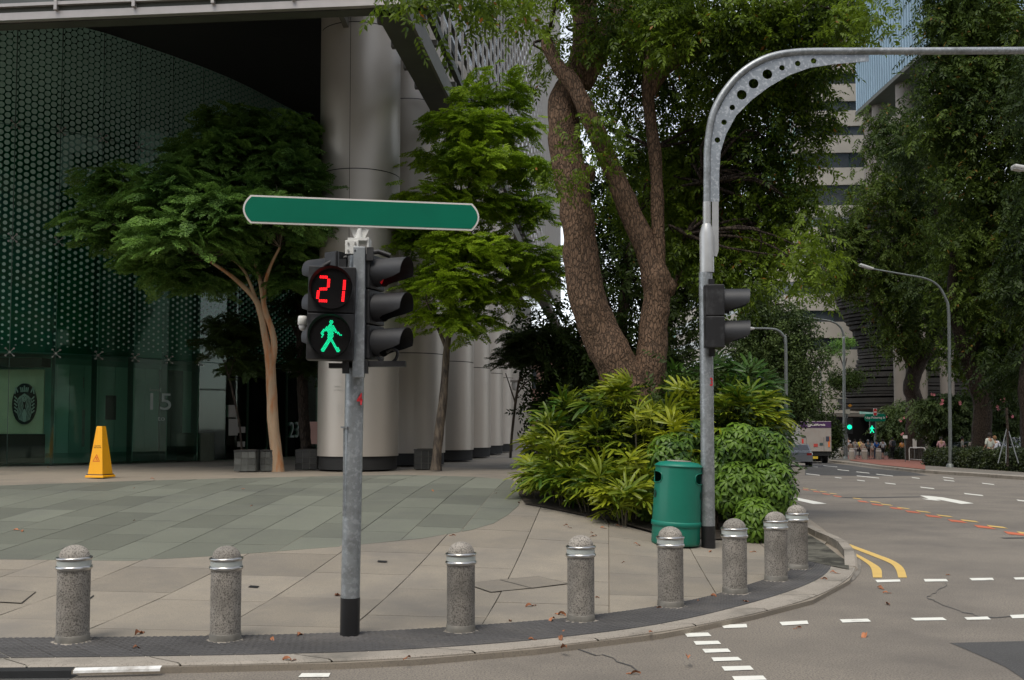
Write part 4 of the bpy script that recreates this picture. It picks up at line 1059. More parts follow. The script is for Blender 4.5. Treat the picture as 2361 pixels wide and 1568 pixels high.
# body with two real openings cut into the shell
zs = [hb*.28+ (hb*.935-hb*.28)*i/30 for i in range(31)]
def rad(z): return rb*(1.0-.035*(z-hb*.28)/(hb*.65))
ops = [(R(-90+62), hb*.80), (R(-90-78), hb*.805)]
def hole(a, z):
    for oa, oz in ops:
        d = (a-oa+math.pi) % (2*math.pi)-math.pi
        if abs(z-oz) < hb*.065*math.sqrt(max(0, 1-min(1, abs(d/.45))**5)): return True
    return False
V = [(rad(z)*math.cos(2*math.pi*i/nn), rad(z)*math.sin(2*math.pi*i/nn), z) for z in zs for i in range(nn)]
F_ = [(k*nn+i, k*nn+(i+1) % nn, (k+1)*nn+(i+1) % nn, (k+1)*nn+i) for k in range(30) for i in range(nn) if not hole(2*math.pi*(i+.5)/nn, (zs[k]+zs[k+1])/2)]
g.add(V, F_, 0, True); g.build('body', m_bin, bt)
g = MB(); g.lathe([(rad(z)-.02, z) for z in (zs[0], zs[18])], 40); g.lathe([(0.0, zs[18]), (rad(zs[18])-.02, zs[18])], 40); g.build('liner', m_black, bt)
for oa, oz in ops:
    L_ = []
    for i in range(33):
        th = 2*math.pi*i/32; c, s = math.cos(th), math.sin(th); sx = math.copysign(abs(c)**.7, c)*.46; sz = math.copysign(abs(s)**.7, s)*hb*.068
        a = oa+sx; z = oz+sz; r = rad(z)+.002; L_.append((r*math.cos(a), r*math.sin(a), z))
    g = MB(); g.tube(L_, .008, 6, caps=False); g.build('opening_lip', m_bin, bt)
g = MB(); g.lathe([(rad(zs[-1]), zs[-1]), (rb*1.0, hb*.935), (rb*.99, hb*.95), (rb*.8, hb*.985), (rb*.45, hb*1.0), (0, hb*1.005)], 48); g.build('lid', m_binl, bt)
g = MB(); g.lathe([(rb*.5, hb*1.0), (rb*.5, hb*1.008), (0, hb*1.012)], 30); g.build('ash_plate', m_kerb, bt)
for oa in (R(-90+66), R(-90-78)):
    g = ringm(.0, .048, bar=False); o = g.build('round_symbol', m_black, bt, loc=((rad(hb*.6)+.003)*math.cos(oa), (rad(hb*.6)+.003)*math.sin(oa), hb*.6), rot=(R(90), 0, oa+R(90))); 
    g = MB(); g.box((0, .0, .001), (.012, .055, .001)); g.box((.008, .03, .001), (.012, .012, .001)); g.build('figure', m_binl, bt, loc=((rad(hb*.6)+.005)*math.cos(oa), (rad(hb*.6)+.005)*math.sin(oa), hb*.6), rot=(R(90), 0, oa+R(90)))
bt.rotation_euler = (0, R(3.0), 0)

# ---------------------------------------------------------------- wet floor cone
cb_ = G(231, 1101, zp); Yc = cb_.y+.12; sc_ = FD/Yc
m_cone = M('cone_yellow', (.88, .40, .0), .42, var=.04, vscale=5)
m_maroon = M('cone_band', (.035, .01, .015), .5, var=0)
m_cred = M('cone_red', (.55, .02, .01), .5, var=0); m_cblk = M('cone_black', (.05, .02, .01), .5, var=0)
ct_ = thing('wet_floor_cone', 'tall yellow four sided wet floor cone standing on the plaza', 'warning cone', (P(231, 1100, Yc).x, Yc, zp(cb_.x, Yc)), R(-13))
hcn = 117/sc_; wb = 41/sc_*.93; wt = 15.5/sc_*.93; bw2 = 50/sc_*.93
def frus(g, w0, w1, z0, z1, mi=0): g.add([(sx*w0/2, sy*w0/2, z0) for sx, sy in ((-1, -1), (1, -1), (1, 1), (-1, 1))]+[(sx*w1/2, sy*w1/2, z1) for sx, sy in ((-1, -1), (1, -1), (1, 1), (-1, 1))], [(3, 2, 1, 0), (4, 5, 6, 7), (0, 1, 5, 4), (1, 2, 6, 5), (2, 3, 7, 6), (3, 0, 4, 7)], mi)
g = MB(); frus(g, bw2, bw2, 0, hcn*.028); frus(g, bw2, bw2*.93, hcn*.028, hcn*.045); g.build('base', m_cone, ct_)
g = MB(); frus(g, bw2*.93, bw2*.90, hcn*.046, hcn*.064); g.build('rubber_band', m_maroon, ct_)
g = MB(); frus(g, wb, wt, hcn*.064, hcn*.985); frus(g, wt, wt*.9, hcn*.985, hcn); g.build('body', m_cone, ct_)
def on_side(zf, side, me_, nm):
    w = wb+(wt-wb)*((zf-.064)/.92); tilt = math.atan2((wb-wt)/2, hcn*.92); a = -math.pi/2*side
    Rm = Matrix.Rotation(a, 4, 'Z') @ Matrix.Translation((0, -w/2-.002, hcn*zf)) @ Matrix.Rotation(R(90)-tilt, 4, 'X')
    o = link(nm, me_, ct_); o.matrix_local = Rm
for side in (0, 1):
    tx = text_mesh('CAUTION', hcn*.030, .0008, m_cblk); on_side(.615, side, tx, 'lettering'); on_side(.582, side, text_mesh('WET FLOOR', hcn*.030, .0008, m_cblk), 'lettering')
    g = MB(); T_ = hcn*.07
    tri = [(0, T_), (T_*1.02, -T_*.85), (-T_*1.02, -T_*.85)]
    def bar(p, q, w): 
        d = Vector((q[0]-p[0], q[1]-p[1])); n = Vector((-d.y, d.x)).normalized()*w/2; e = d.normalized()*w*.4
        g.add([(p[0]-e.x+n.x, p[1]-e.y+n.y, 0), (q[0]+e.x+n.x, q[1]+e.y+n.y, 0), (q[0]+e.x-n.x, q[1]+e.y-n.y, 0), (p[0]-e.x-n.x, p[1]-e.y-n.y, 0)], [(3, 2, 1, 0)])
    for p, q in zip(tri, tri[1:]+tri[:1]): bar(p, q, T_*.16)
    for p, q in (((-.35, .35), (.1, -.15)), ((.1, -.15), (.45, -.65)), ((.1, -.1), (-.1, -.55)), ((-.3, .25), (-.5, .0)), ((-.1, .15), (.35, .2)), ((.35, .2), (.45, 0)), ((-.2, .5), (-.15, .45))): bar((p[0]*T_, p[1]*T_), (q[0]*T_, q[1]*T_), T_*.14)
    on_side(.375, side, g.mesh('warning_triangle', m_cred), 'warning_triangle')

# ---------------------------------------------------------------- fallen leaves
m_dl = M('dry_leaf', (.34, .13, .055), .7, var=.3, vscale=8, orand=.3)
lmesh = []
for k in range(4):
    g = MB(); rr = random.Random(k); n = 6; A = []; B = []
    for i in range(n+1):
        t = i/n; w = .022*math.sin(math.pi*t)**.7*(1 if k % 2 else .8); z = .012+.018*math.sin(t*math.pi*(1.2+rr.random()))*(1+.5*k/3)
        A.append((t*.13-.065, w, z+.012*rr.random())); B.append((t*.13-.065, -w*rr.uniform(.7, 1), z*.5+.014*rr.random()))
    mid = [((a[0]+b[0])/2, (a[1]+b[1])/2+.002, min(a[2], b[2])-.006) for a, b in zip(A, B)]
    g.add(A+mid+B, [(i, i+1, n+1+i+1, n+1+i) for i in range(n)]+[(n+1+i, n+2+i, 2*n+3+i, 2*n+2+i) for i in range(n)]); lmesh.append(g.mesh('fallen_leaf', m_dl))
lp_ = [r1(*p) for p in ((925,243),(1680,250),(1735,367),(925,468),(118,535),(152,543),(968,1250),(960,1352),(1880,1296),(2072,1262),(2000,1433),(2335,986),(1055,179),(60,84),(330,98))]+\
      [r2(*p) for p in ((120,986),(1458,1060),(1315,1163),(1660,1120),(1590,1166),(1682,1235),(1662,1288),(1468,1293),(1685,1343),(600,1422),(2285,1240),(2330,1076),(2092,758),(1915,1000),(1890,576),(1695,500),(1725,516),(915,572),(1998,495),(1960,521),(2065,505),(1215,279),(778,264),(1845,440),(2190,632),(2165,1528),(1375,345),(1880,552))]+\
      [r3(*p) for p in ((117,1026),(258,1078),(435,1031),(225,995),(1055,832),(485,686),(190,684),(975,872),(1370,938),(1412,969),(1418,1047),(790,1214),(1252,1270),(40,1416),(1835,845))]
for i, (x, y) in enumerate(lp_):
    on_road = (y > 1500 or (x > 1960)) 
    p = G(x, y, (lambda X, Y: 0.0) if (x > 1600 and y > 1400) or x > 1990 or y > 1545 else zp)
    o = link('fallen_leaf', lmesh[i % 4], None, loc=p+Vector((0, 0, .002)), rot=(rnd.uniform(-.1, .1), rnd.uniform(-.1, .1), rnd.uniform(0, 6.3))); sc = rnd.uniform(.45, 1.0)*(.75 if p.y > 11 else 1); o.scale = (sc, sc, sc)
    if p.y > 9.5 and x < 1960: o.location.z = zp(p.x, p.y)+.003
    X_, Y_ = x, y; nb = min(range(8), key=lambda q: abs(bpos[q][0]-x)+abs(bpos[q][1]-y)*.6); dx_ = x-bpos[nb][0]; dy_ = y-bpos[nb][1]
    surf = 'the road' if (p.z < .05 or y > 1545) else 'the green paving' if inside((p.x, p.y), green) else 'the dark strip' if y > 1345 and abs(dy_) < 60 and y > bpos[nb][1]-25 else 'the tan paving'
    side_ = ('left of' if dx_ < -45 else 'right of' if dx_ > 45 else 'level with')+' the '+['first', 'second', 'third', 'fourth', 'fifth', 'sixth', 'seventh', 'last'][nb]+' bollard'
    dist_ = 'close ' if math.hypot(dx_, dy_) < 110 else 'far beyond and ' if dy_ < -180 else ''
    tag(o, ('curled ' if i % 4 in (1, 3) else 'flat ')+('red' if i % 3 else 'orange')+' leaf on '+surf+' '+dist_+side_, 'fallen leaf', 'fallen leaves on the paving')
dup = {}
for o in [o for o in bpy.data.objects if o.get('category') == 'fallen leaf']: dup.setdefault(o['label'], []).append(o)
for l, os_ in dup.items():
    if len(os_) > 1:
        os_.sort(key=lambda o: o.location.x/o.location.y)
        for k, o in enumerate(os_): o['label'] = ('left ' if k == 0 else 'right ' if k == len(os_)-1 else 'middle ')+l
print('STREET', len(bpy.data.objects))
# ================================================================== TREES AND PLANTS
rng = np.random.default_rng(11)
m_bark = None
def barkmat(name, c1, c2, sc=(9, 9, 2.6), strength=1.0):
    m = bpy.data.materials.new(name); m.use_nodes = True; nt = m.node_tree; N = nt.nodes; L = nt.links; b = N['Principled BSDF']
    b.inputs['Roughness'].default_value = .85; b.inputs['Specular IOR Level'].default_value = .2
    tc = N.new('ShaderNodeTexCoord'); mp = N.new('ShaderNodeMapping'); mp.inputs['Scale'].default_value = sc; L.new(tc.outputs['Object'], mp.inputs[0])
    nz = N.new('ShaderNodeTexNoise'); nz.inputs['Scale'].default_value = 1.2; nz.inputs['Detail'].default_value = 4; L.new(mp.outputs[0], nz.inputs['Vector'])
    mv = N.new('ShaderNodeVectorMath'); mv.operation = 'MULTIPLY_ADD'; mv.inputs[1].default_value = (1.2, 1.2, 1.2); L.new(nz.outputs['Color'], mv.inputs[0]); L.new(mp.outputs[0], mv.inputs[2])
    vo = N.new('ShaderNodeTexVoronoi'); vo.feature = 'DISTANCE_TO_EDGE'; vo.inputs['Scale'].default_value = 1.6; L.new(mv.outputs[0], vo.inputs['Vector'])
    r = N.new('ShaderNodeMapRange'); r.inputs[2].default_value = .16; L.new(vo.outputs[0], r.inputs[0])
    n2 = N.new('ShaderNodeTexNoise'); n2.inputs['Scale'].default_value = 3.5; n2.inputs['Detail'].default_value = 6; L.new(mp.outputs[0], n2.inputs['Vector'])
    mx = N.new('ShaderNodeMix'); mx.data_type = 'RGBA'; mx.inputs[6].default_value = rgb(c1); mx.inputs[7].default_value = rgb(c2)
    mu = N.new('ShaderNodeMath'); mu.operation = 'MULTIPLY'; L.new(r.outputs[0], mu.inputs[0]); L.new(n2.outputs['Fac'], mu.inputs[1]); m2 = N.new('ShaderNodeMath'); m2.operation = 'MULTIPLY'; m2.inputs[1].default_value = 1.7; m2.use_clamp = True; L.new(mu.outputs[0], m2.inputs[0])
    L.new(m2.outputs[0], mx.inputs[0]); L.new(mx.outputs[2], b.inputs['Base Color'])
    bp = N.new('ShaderNodeBump'); bp.inputs['Strength'].default_value = strength; bp.inputs['Distance'].default_value = .03; L.new(m2.outputs[0], bp.inputs['Height']); L.new(bp.outputs[0], b.inputs['Normal'])
    return m
m_bark = barkmat('bark_brown', (.06, .042, .03), (.21, .132, .085), (12, 12, 4.5), .75)
m_barkd = barkmat('bark_dark', (.02, .015, .012), (.065, .048, .036), (9, 9, 3))
m_barkp = M('bark_pale', (.42, .29, .18), .75, var=.15, vscale=3, stain=(.42, .17, .06), stain_scale=2.2, stain_thr=(.48, .65), vstretch=(3, 3, .6), bump=.5, bscale=20)
m_barkg = M('bark_grey', (.16, .125, .09), .8, var=.3, vscale=5, stain=(.045, .035, .028), stain_scale=4, stain_thr=(.4, .6), vstretch=(3, 3, .8), bump=.6, bscale=18)
# ---- leaf templates -> (verts, quads)
def leafquad(p, d, side, L_, w, fold=.25, up=None):
    p = np.array(p, float); d = np.array(d, float); d /= np.linalg.norm(d); s = np.array(side, float); s -= d*s.dot(d); s /= np.linalg.norm(s)
    n = np.cross(d, s)
    return [p, p+d*L_*.45+s*w/2+n*w*fold, p+d*L_, p+d*L_*.45-s*w/2+n*w*fold]
def tmpl(kind, seed):
    r = np.random.default_rng(seed); V = []
    if kind == 'spray':            # flat, feathery, layered: main stalk with side stalks and tiny leaflets
        n = 8
        for i in range(n):
            t = (i+.5)/n; x = t*.55
            for s in (-1, 1):
                ln = .24*(1-.65*t)*r.uniform(.75, 1.1); a = R(52)*s; dx, dy = math.cos(a), math.sin(a); k = 4 if t < .6 else 3
                for j in range(k):
                    q = (j+.6)/k; px_, py = x+dx*ln*q, dy*ln*q
                    for s2 in (-1, 1):
                        b = a+s2*R(48); V += leafquad((px_, py, -.05*q-.04*t*t+r.normal(0, .006)), (math.cos(b), math.sin(b), r.normal(-.15, .25)), (-math.sin(b), math.cos(b), r.normal(0, .4)), .082*r.uniform(.8, 1.2), .042)
                b = a; V += leafquad((x+dx*ln, dy*ln, -.06), (math.cos(b), math.sin(b), -.2), (-math.sin(b), math.cos(b), 0), .065, .03)
    if kind == 'broad':            # drooping twig with larger glossy leaves
        n = 6
        for i in range(n):
            t = (i+.3)/n; x = t*.42
            for s in (-1, 1):
                a = R(r.uniform(35, 70))*s; V += leafquad((x, 0, -.10*t*t), (math.cos(a), math.sin(a), r.uniform(-.9, -.1)), (-math.sin(a), math.cos(a), r.normal(0, .5)), r.uniform(.10, .15), r.uniform(.042, .06), .2)
        V += leafquad((.42, 0, -.1), (1, 0, -.5), (0, 1, 0), .13, .05)
    if kind == 'clump':            # small rounded leaf cluster for far crowns
        for i in range(9):
            p = r.normal(0, .14, 3)*(1, 1, .7); d = r.normal(0, 1, 3); d[2] -= .3; V += leafquad(p, d, r.normal(0, 1, 3), r.uniform(.14, .22), r.uniform(.075, .11), .15)
    V = np.array(V); return V, np.arange(len(V)).reshape(-1, 4)
TM = {k: [tmpl(k, s) for s in range(4)] for k in ('spray', 'broad', 'clump')}
def rotm(yaw, pitch, roll):
    cy, sy, cp, sp, cr, sr = np.cos(yaw), np.sin(yaw), np.cos(pitch), np.sin(pitch), np.cos(roll), np.sin(roll)
    Z = np.zeros_like(yaw); O = np.ones_like(yaw)
    Rz = np.stack([cy, -sy, Z, sy, cy, Z, Z, Z, O], -1).reshape(-1, 3, 3); Ry = np.stack([cp, Z, sp, Z, O, Z, -sp, Z, cp], -1).reshape(-1, 3, 3); Rx = np.stack([O, Z, Z, Z, cr, -sr, Z, sr, cr], -1).reshape(-1, 3, 3)
    return Rz @ Ry @ Rx
def foliage(kind, pos, yaw, pitch, roll, sc):
    Vs = []; k = rng.integers(0, 4, len(pos)); tot = 0; Fs = []
    RM = rotm(yaw, pitch, roll)*sc[:, None, None]
    for t in range(4):
        m = k == t
        if not m.any(): continue
        V, F = TM[kind][t]; W_ = np.einsum('nij,vj->nvi', RM[m], V)+pos[m][:, None, :]
        n = m.sum(); Vs.append(W_.reshape(-1, 3)); Fs.append((F[None]+(np.arange(n)*len(V))[:, None, None]).reshape(-1, 4)+tot); tot += n*len(V)
    return np.concatenate(Vs), np.concatenate(Fs)
def crown(lobes, kind, sprays, pads, padr, mode, scale=1.0, droop=.15, flat=.25):
    """lobes: (centre Vector, rx, ry, rz). Leaf pads sit mostly on the outside of each lobe."""
    vol = np.array([l[1]*l[2]+l[1]*l[3] for l in lobes]); vol = vol/vol.sum()
    P_, Yw, Pt, Rl, Sc, PC = [], [], [], [], [], []
    for l, f in zip(lobes, vol):
        npd = max(2, int(pads*f)); ns = max(1, int(sprays*f/npd))
        c = np.array(l[0])
        for _ in range(npd):
            d = rng.normal(0, 1, 3); d /= np.linalg.norm(d)
            if mode == 'layer' and d[2] < -.25: d[2] *= -.5
            rr = rng.uniform(.45, 1.0)**.6
            pc = c+d*rr*np.array([l[1], l[2], l[3]]); PC.append((l[0], pc))
            out = np.arctan2(d[1], d[0])
            n = ns; a = rng.uniform(0, 2*np.pi, n); q = np.sqrt(rng.uniform(0, 1, n))*padr*rng.uniform(.6, 1.3)
            th = padr*flat
            p = pc+np.stack([np.cos(a)*q, np.sin(a)*q, rng.normal(0, th, n)-q*q*.12/padr], -1)
            P_.append(p)
            if mode == 'layer': Yw.append(np.where(rng.random(n) < .5, a, out+rng.normal(0, .7, n))); Pt.append(rng.normal(droop, .26, n)); Rl.append(rng.normal(0, .38, n))
            elif mode == 'hang': Yw.append(rng.uniform(0, 2*np.pi, n)); Pt.append(rng.normal(droop, .35, n)); Rl.append(rng.normal(0, .5, n))
            else: Yw.append(rng.uniform(0, 2*np.pi, n)); Pt.append(rng.uniform(-1.5, 1.5, n)); Rl.append(rng.uniform(-1.5, 1.5, n))
            Sc.append(rng.uniform(.75, 1.2, n)*scale)
    V, F = foliage(kind, np.concatenate(P_), np.concatenate(Yw), np.concatenate(Pt), np.concatenate(Rl), np.concatenate(Sc))
    return V, F, PC
def crown_obj(parent, name, V, F, mat):
    c = np.array(parent.location) if parent is not None else np.zeros(3)
    o = link(name, npmesh(name, V-c, F, mat), parent); o['kind'] = 'stuff' if parent is not None else 'stuff'; return o
def DL(lst, Y, ky=.8):
    """lobes from photo ellipses (x, y, rx, ry[, dY]) at depth Y"""
    out = []
    for e in lst:
        y_ = Y+(e[4] if len(e) > 4 else 0); c = P(e[0], e[1], y_); s = y_/FD; out.append((c, e[2]*s, e[2]*s*ky, e[3]*s))
    return out
def limbs(parent, name, paths, mat, Y, wob=.12, n=14, wsc=2.0, sub=5):
    """paths: list of [(x, y, width_px[, dY])]"""
    g = MB()
    for k, pth in enumerate(paths):
        pts = [P(q[0], q[1], Y+(q[3] if len(q) > 3 else 0))-parent.location for q in pth]; rr = [q[2]/FD*Y/2 for q in pth]
        c = catmull(pts, sub); r_ = []
        for i in range(len(c)):
            t = i/sub; a = min(int(t), len(rr)-1); b = min(a+1, len(rr)-1); r_.append(rr[a]+(rr[b]-rr[a])*(t-a))
        g.tube(c, r_, n, wob=wob, wsc=wsc, seed=k*3)
    return g.build(name, mat, parent)
def twigs(parent, PC, mat, r0=.018, frac=.5, name='branches', jitter=.25, anchors=None):
    g = MB()
    for c, p in PC:
        if rnd.random() > frac: continue
        a = Vector(c); b = Vector(p)
        if anchors: a = min(anchors, key=lambda q: (q-b).length)
        m_ = a.lerp(b, .5)+Vector((rnd.uniform(-1, 1), rnd.uniform(-1, 1), rnd.uniform(-.2, .9)))*jitter
        L_ = catmull([a-parent.location, m_-parent.location, b-parent.location], 3); g.tube(L_, [r0*(1-.8*i/(len(L_)-1)) for i in range(len(L_))], 5)
    o = g.build(name, mat, parent); o['kind'] = 'stuff'; return o
lf_layer = leafmat('leaf_layered', (.055, .13, .025), (.19, .34, .06), .35, .6, pos_scale=.9)
lf_bright = leafmat('leaf_bright', (.10, .20, .01), (.42, .58, .03), .42, .6, pos_scale=.7)
lf_big = leafmat('leaf_canopy', (.022, .05, .007), (.17, .25, .018), .45, .5, pos_scale=.5, rare=((.28, .12, .02), .992), spec=.25)
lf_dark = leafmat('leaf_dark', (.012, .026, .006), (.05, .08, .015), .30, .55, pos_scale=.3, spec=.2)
lf_mid = leafmat('leaf_mid', (.03, .055, .014), (.10, .15, .035), .3, .6, pos_scale=.4)
lf_olive = leafmat('leaf_olive', (.022, .042, .008), (.10, .15, .02), .35, .6, pos_scale=.22, rare=((.17, .10, .02), .985), spec=.2)

def tree(label, name, cat, base_xy, Y, **k):
    b = P(base_xy[0], base_xy[1], Y); return thing(name, label, cat, (b.x, b.y, b.z))
# --- A: pale trunk, layered crown, left
YA = 21.6
tA = tree('layered green tree with pale orange stained trunk left of the big column', 'plaza_tree', 'tree', (640, 1087), YA)
limbs(tA, 'trunk', [[(640, 1089, 31), (638, 1050, 26), (630, 980, 25), (626, 900, 24), (622, 830, 22), (612, 780, 16), (600, 720, 15), (588, 690, 14), (560, 660, 12), (525, 630, 9, -.3), (480, 600, 6, -.6)],
 [(624, 850, 18), (632, 800, 15), (626, 760, 14), (612, 720, 13), (606, 690, 11), (600, 650, 10), (585, 600, 7, .3), (560, 560, 5, .5)],
 [(608, 695, 11), (612, 650, 9), (625, 610, 7, -.3), (645, 570, 5, -.6)], [(590, 692, 9), (575, 650, 7), (555, 615, 6), (520, 590, 4, .5)]], m_barkp, YA, .10, 12)
lobA = DL([(300, 520, 110, 60), (420, 455, 120, 60, -.6), (530, 370, 120, 60), (640, 330, 95, 50, .5), (250, 420, 55, 22), (430, 555, 130, 50, -1), (560, 500, 130, 70, -1.2), (670, 430, 70, 70, -.4), (690, 540, 50, 60), (600, 590, 90, 40, .8), (390, 620, 75, 30), (330, 560, 80, 40, .8), (560, 290, 70, 30, .8), (470, 640, 60, 22, .6), (660, 640, 50, 30, .8)], YA)
V, F, PC = crown(lobA, 'spray', 4000, 330, .40, 'layer', .78, .22, .42)
crown_obj(tA, 'crown', V, F, lf_layer); twigs(tA, PC, m_barkg, .015, .28, anchors=[P(x, y, YA+d) for x, y, d in ((480, 600, -.6), (560, 560, .5), (645, 570, -.6), (520, 590, .5), (560, 650, 0), (600, 650, 0))])
# --- B: bright green tree
YB = 21.9
tB = tree('bright yellow green tree with dark trunk in front of the receding columns', 'plaza_tree', 'tree', (1006, 1081), YB)
limbs(tB, 'trunk', [[(1004, 1084, 28), (1006, 1060, 22), (1012, 1000, 22), (1020, 930, 20), (1026, 860, 17), (1030, 800, 15), (1036, 760, 13), (1040, 700, 12), (1045, 640, 10), (1052, 560, 8), (1060, 480, 6), (1066, 380, 4)],
 [(1030, 805, 12), (1015, 770, 8), (1000, 735, 6, -.4), (985, 700, 4, -.6)], [(1034, 770, 11), (1055, 745, 9), (1080, 700, 7, .4), (1110, 660, 5, .6)], [(1044, 650, 8), (1020, 600, 6, -.3), (1005, 540, 4)], [(1045, 620, 8), (1075, 560, 6), (1100, 500, 4, .4)], [(1060, 480, 5), (1085, 420, 4), (1110, 380, 3)]], m_barkg, YB, .14, 11)
lobB = DL([(1140, 215, 75, 42), (1080, 290, 80, 45, -.5), (1160, 300, 75, 50, .4), (1010, 370, 70, 35), (1110, 380, 95, 50, -.6), (1190, 400, 60, 50, .4), (1010, 470, 80, 40, -.5), (1110, 470, 90, 50), (1200, 500, 70, 45), (1000, 560, 80, 45, .5), (1090, 580, 100, 45, -.8), (1190, 590, 90, 45, .2), (1040, 660, 90, 40, -.6), (1130, 680, 80, 45), (1010, 730, 60, 25), (1080, 740, 50, 30, -.5), (1230, 650, 55, 30, .3), (975, 640, 50, 30), (960, 520, 35, 25)], YB)
V, F, PC = crown(lobB, 'spray', 2300, 260, .34, 'layer', .72, .2, .45)
crown_obj(tB, 'crown', V, F, lf_bright); twigs(tB, PC, m_barkg, .012, .3, anchors=[P(x, y, YB+d) for x, y, d in ((985, 700, -.6), (1110, 660, .6), (1005, 540, 0), (1100, 500, .4), (1066, 380, 0), (1110, 380, 0), (1045, 640, 0), (1052, 560, 0))])
# --- small bare tree beside the last columns
YC = 24.0
tC = tree('small thin tree with sparse leaves beside the last columns', 'young_tree', 'tree', (1176, 1052), YC)
limbs(tC, 'trunk', [[(1176, 1056, 6), (1180, 1000, 6), (1188, 930, 6), (1196, 880, 5), (1206, 840, 4), (1214, 800, 3)], [(1188, 930, 4), (1175, 890, 3), (1165, 860, 2)], [(1196, 880, 4), (1230, 850, 3), (1255, 830, 2)], [(1190, 910, 4), (1215, 880, 3), (1245, 868, 2)]], m_barkg, YC, .1, 8)
V, F, PC = crown(DL([(1210, 790, 40, 30), (1240, 820, 45, 30), (1190, 840, 30, 25), (1250, 770, 40, 25)], YC), 'spray', 420, 60, .3, 'layer', .55, .1, .3); crown_obj(tC, 'crown', V, F, lf_mid); twigs(tC, PC, m_barkg, .008, .8)
# --- dark trees behind, next to the lobby
YD = 23.6
tD = tree('dark trunked tree wrapped in creeper between the pale trunk and the column', 'plaza_tree', 'tree', (706, 1084), YD)
limbs(tD, 'trunk', [[(708, 1086, 12), (706, 1040, 22), (700, 960, 26), (696, 880, 24), (694, 800, 20), (690, 700, 16), (680, 620, 12)], [(694, 790, 10), (670, 740, 7), (650, 700, 5)]], m_barkd, YD, .3, 10, 5)
V, F, PC = crown(DL([(690, 620, 40, 60), (700, 720, 30, 60), (700, 850, 22, 60), (650, 600, 50, 50)], YD), 'spray', 700, 60, .3, 'layer', .6, .3, .5); crown_obj(tD, 'crown', V, F, lf_dark)
tE = tree('thin leaning sapling growing from the left planter', 'sapling', 'sapling', (558, 1040), 22.2)
limbs(tE, 'trunk', [[(558, 1042, 5), (552, 980, 5), (540, 920, 5), (528, 870, 4), (515, 830, 3)], [(528, 870, 3), (540, 830, 2), (556, 790, 2)]], m_barkd, 22.2, .1, 7)
V, F, PC = crown(DL([(520, 800, 45, 35), (560, 850, 40, 30), (545, 760, 50, 30)], 22.4), 'spray', 330, 50, .3, 'layer', .6, .2, .4); crown_obj(tE, 'crown', V, F, lf_dark)

# --- the big tree over the planting bed
YT = 17.5
tT = tree('huge brown barked tree with forked trunk rising from the hedge', 'rain_tree', 'tree', (1450, 1150), YT)
limbs(tT, 'trunk', [
 [(1440, 1190, 160), (1448, 1050, 140), (1452, 960, 128), (1440, 900, 118), (1418, 840, 100), (1385, 770, 88), (1358, 700, 84), (1342, 620, 84), (1334, 540, 80), (1326, 460, 78), (1312, 380, 78), (1298, 300, 74), (1300, 240, 72), (1318, 190, 66), (1342, 140, 64), (1350, 80, 62), (1345, 20, 60), (1330, -60, 56), (1310, -160, 48)],
 [(1470, 950, 100), (1490, 880, 82), (1500, 810, 70), (1505, 750, 66), (1515, 690, 66), (1512, 640, 64), (1495, 590, 56), (1470, 530, 50), (1445, 470, 50), (1420, 410, 46), (1395, 355, 44, -.2), (1372, 300, 42, -.4), (1345, 240, 40, -.5), (1318, 190, 38, -.5), (1285, 150, 32, -.5), (1262, 105, 28, -.5), (1262, 88, 24, -.5)],
 [(1512, 660, 40), (1516, 600, 34), (1516, 520, 32), (1514, 430, 30), (1508, 340, 30), (1498, 270, 28), (1492, 200, 26), (1500, 120, 20), (1520, 40, 16)],
 [(1492, 230, 24), (1530, 165, 30), (1580, 128, 34), (1640, 100, 36), (1700, 88, 34), (1780, 40, 26), (1860, -30, 18)],
 [(1345, 200, 40), (1385, 110, 50), (1410, 40, 48), (1425, -40, 42)],
 [(1560, 660, 16, 1), (1580, 540, 12, 1), (1620, 420, 10, 1)]], m_bark, YT, .17, 20, 2.2, 6)
g = MB(); c = P(1348, 402, YT-.5)-tT.location; g.lathe([(.0, .15), (.12, .12), (.17, 0), (.12, -.14), (0, -.2)], 12, T=Matrix.Translation(P(1352, 400, YT)-tT.location)); g.lathe([(.0, .2), (.12, .14), (.2, 0), (.14, -.16), (0, -.24)], 12, T=Matrix.Translation(P(1535, 660, YT)-tT.location)); g.build('burl', m_bark, tT)
lobT = DL([(1300, -90, 90, 50, -1), (1140, -18, 70, 20, -5), (1010, -36, 70, 18, -5.5), (920, -36, 40, 14, -6), (1215, -5, 45, 30, -4),
 (1480, 20, 110, 70, 1), (1440, 120, 60, 70, 1), (1600, 30, 120, 90, -1), (1560, 170, 90, 80, 1.5), (1720, 30, 110, 70, -1), (1700, 170, 110, 80, .5), (1850, 20, 110, 70, -1), (1820, 150, 100, 60, -.5), (1930, 30, 60, 40, -2), (1900, 130, 50, 50, -1),  (1850, 260, 55, 40, 0),
 (1480, 330, 50, 100, 3), (1620, 300, 90, 80, 1), (1740, 300, 90, 70, 0), (1600, 430, 90, 80, 1), (1740, 430, 100, 80, .5), (1825, 380, 55, 65, 0), (1440, 470, 45, 60, 3), (1640, 560, 80, 70, .5), (1760, 560, 90, 60, .3), (1825, 480, 50, 50, 0), (1840, 590, 50, 60, -1), (1560, 520, 60, 70, 2), (1700, 640, 60, 35, 0), (1400, 250, 45, 60, 2), (1395, 60, 60, 60, -.6), (1270, 130, 35, 35, 0), (1290, 395, 25, 20, -1.2), (1380, 330, 40, 35, -1), (2010, 15, 40, 22, -3)], YT, .7)
V, F, PC = crown(lobT, 'broad', 9500, 500, .46, 'hang', .78, .42, .5)
crown_obj(tT, 'crown', V, F, lf_big)
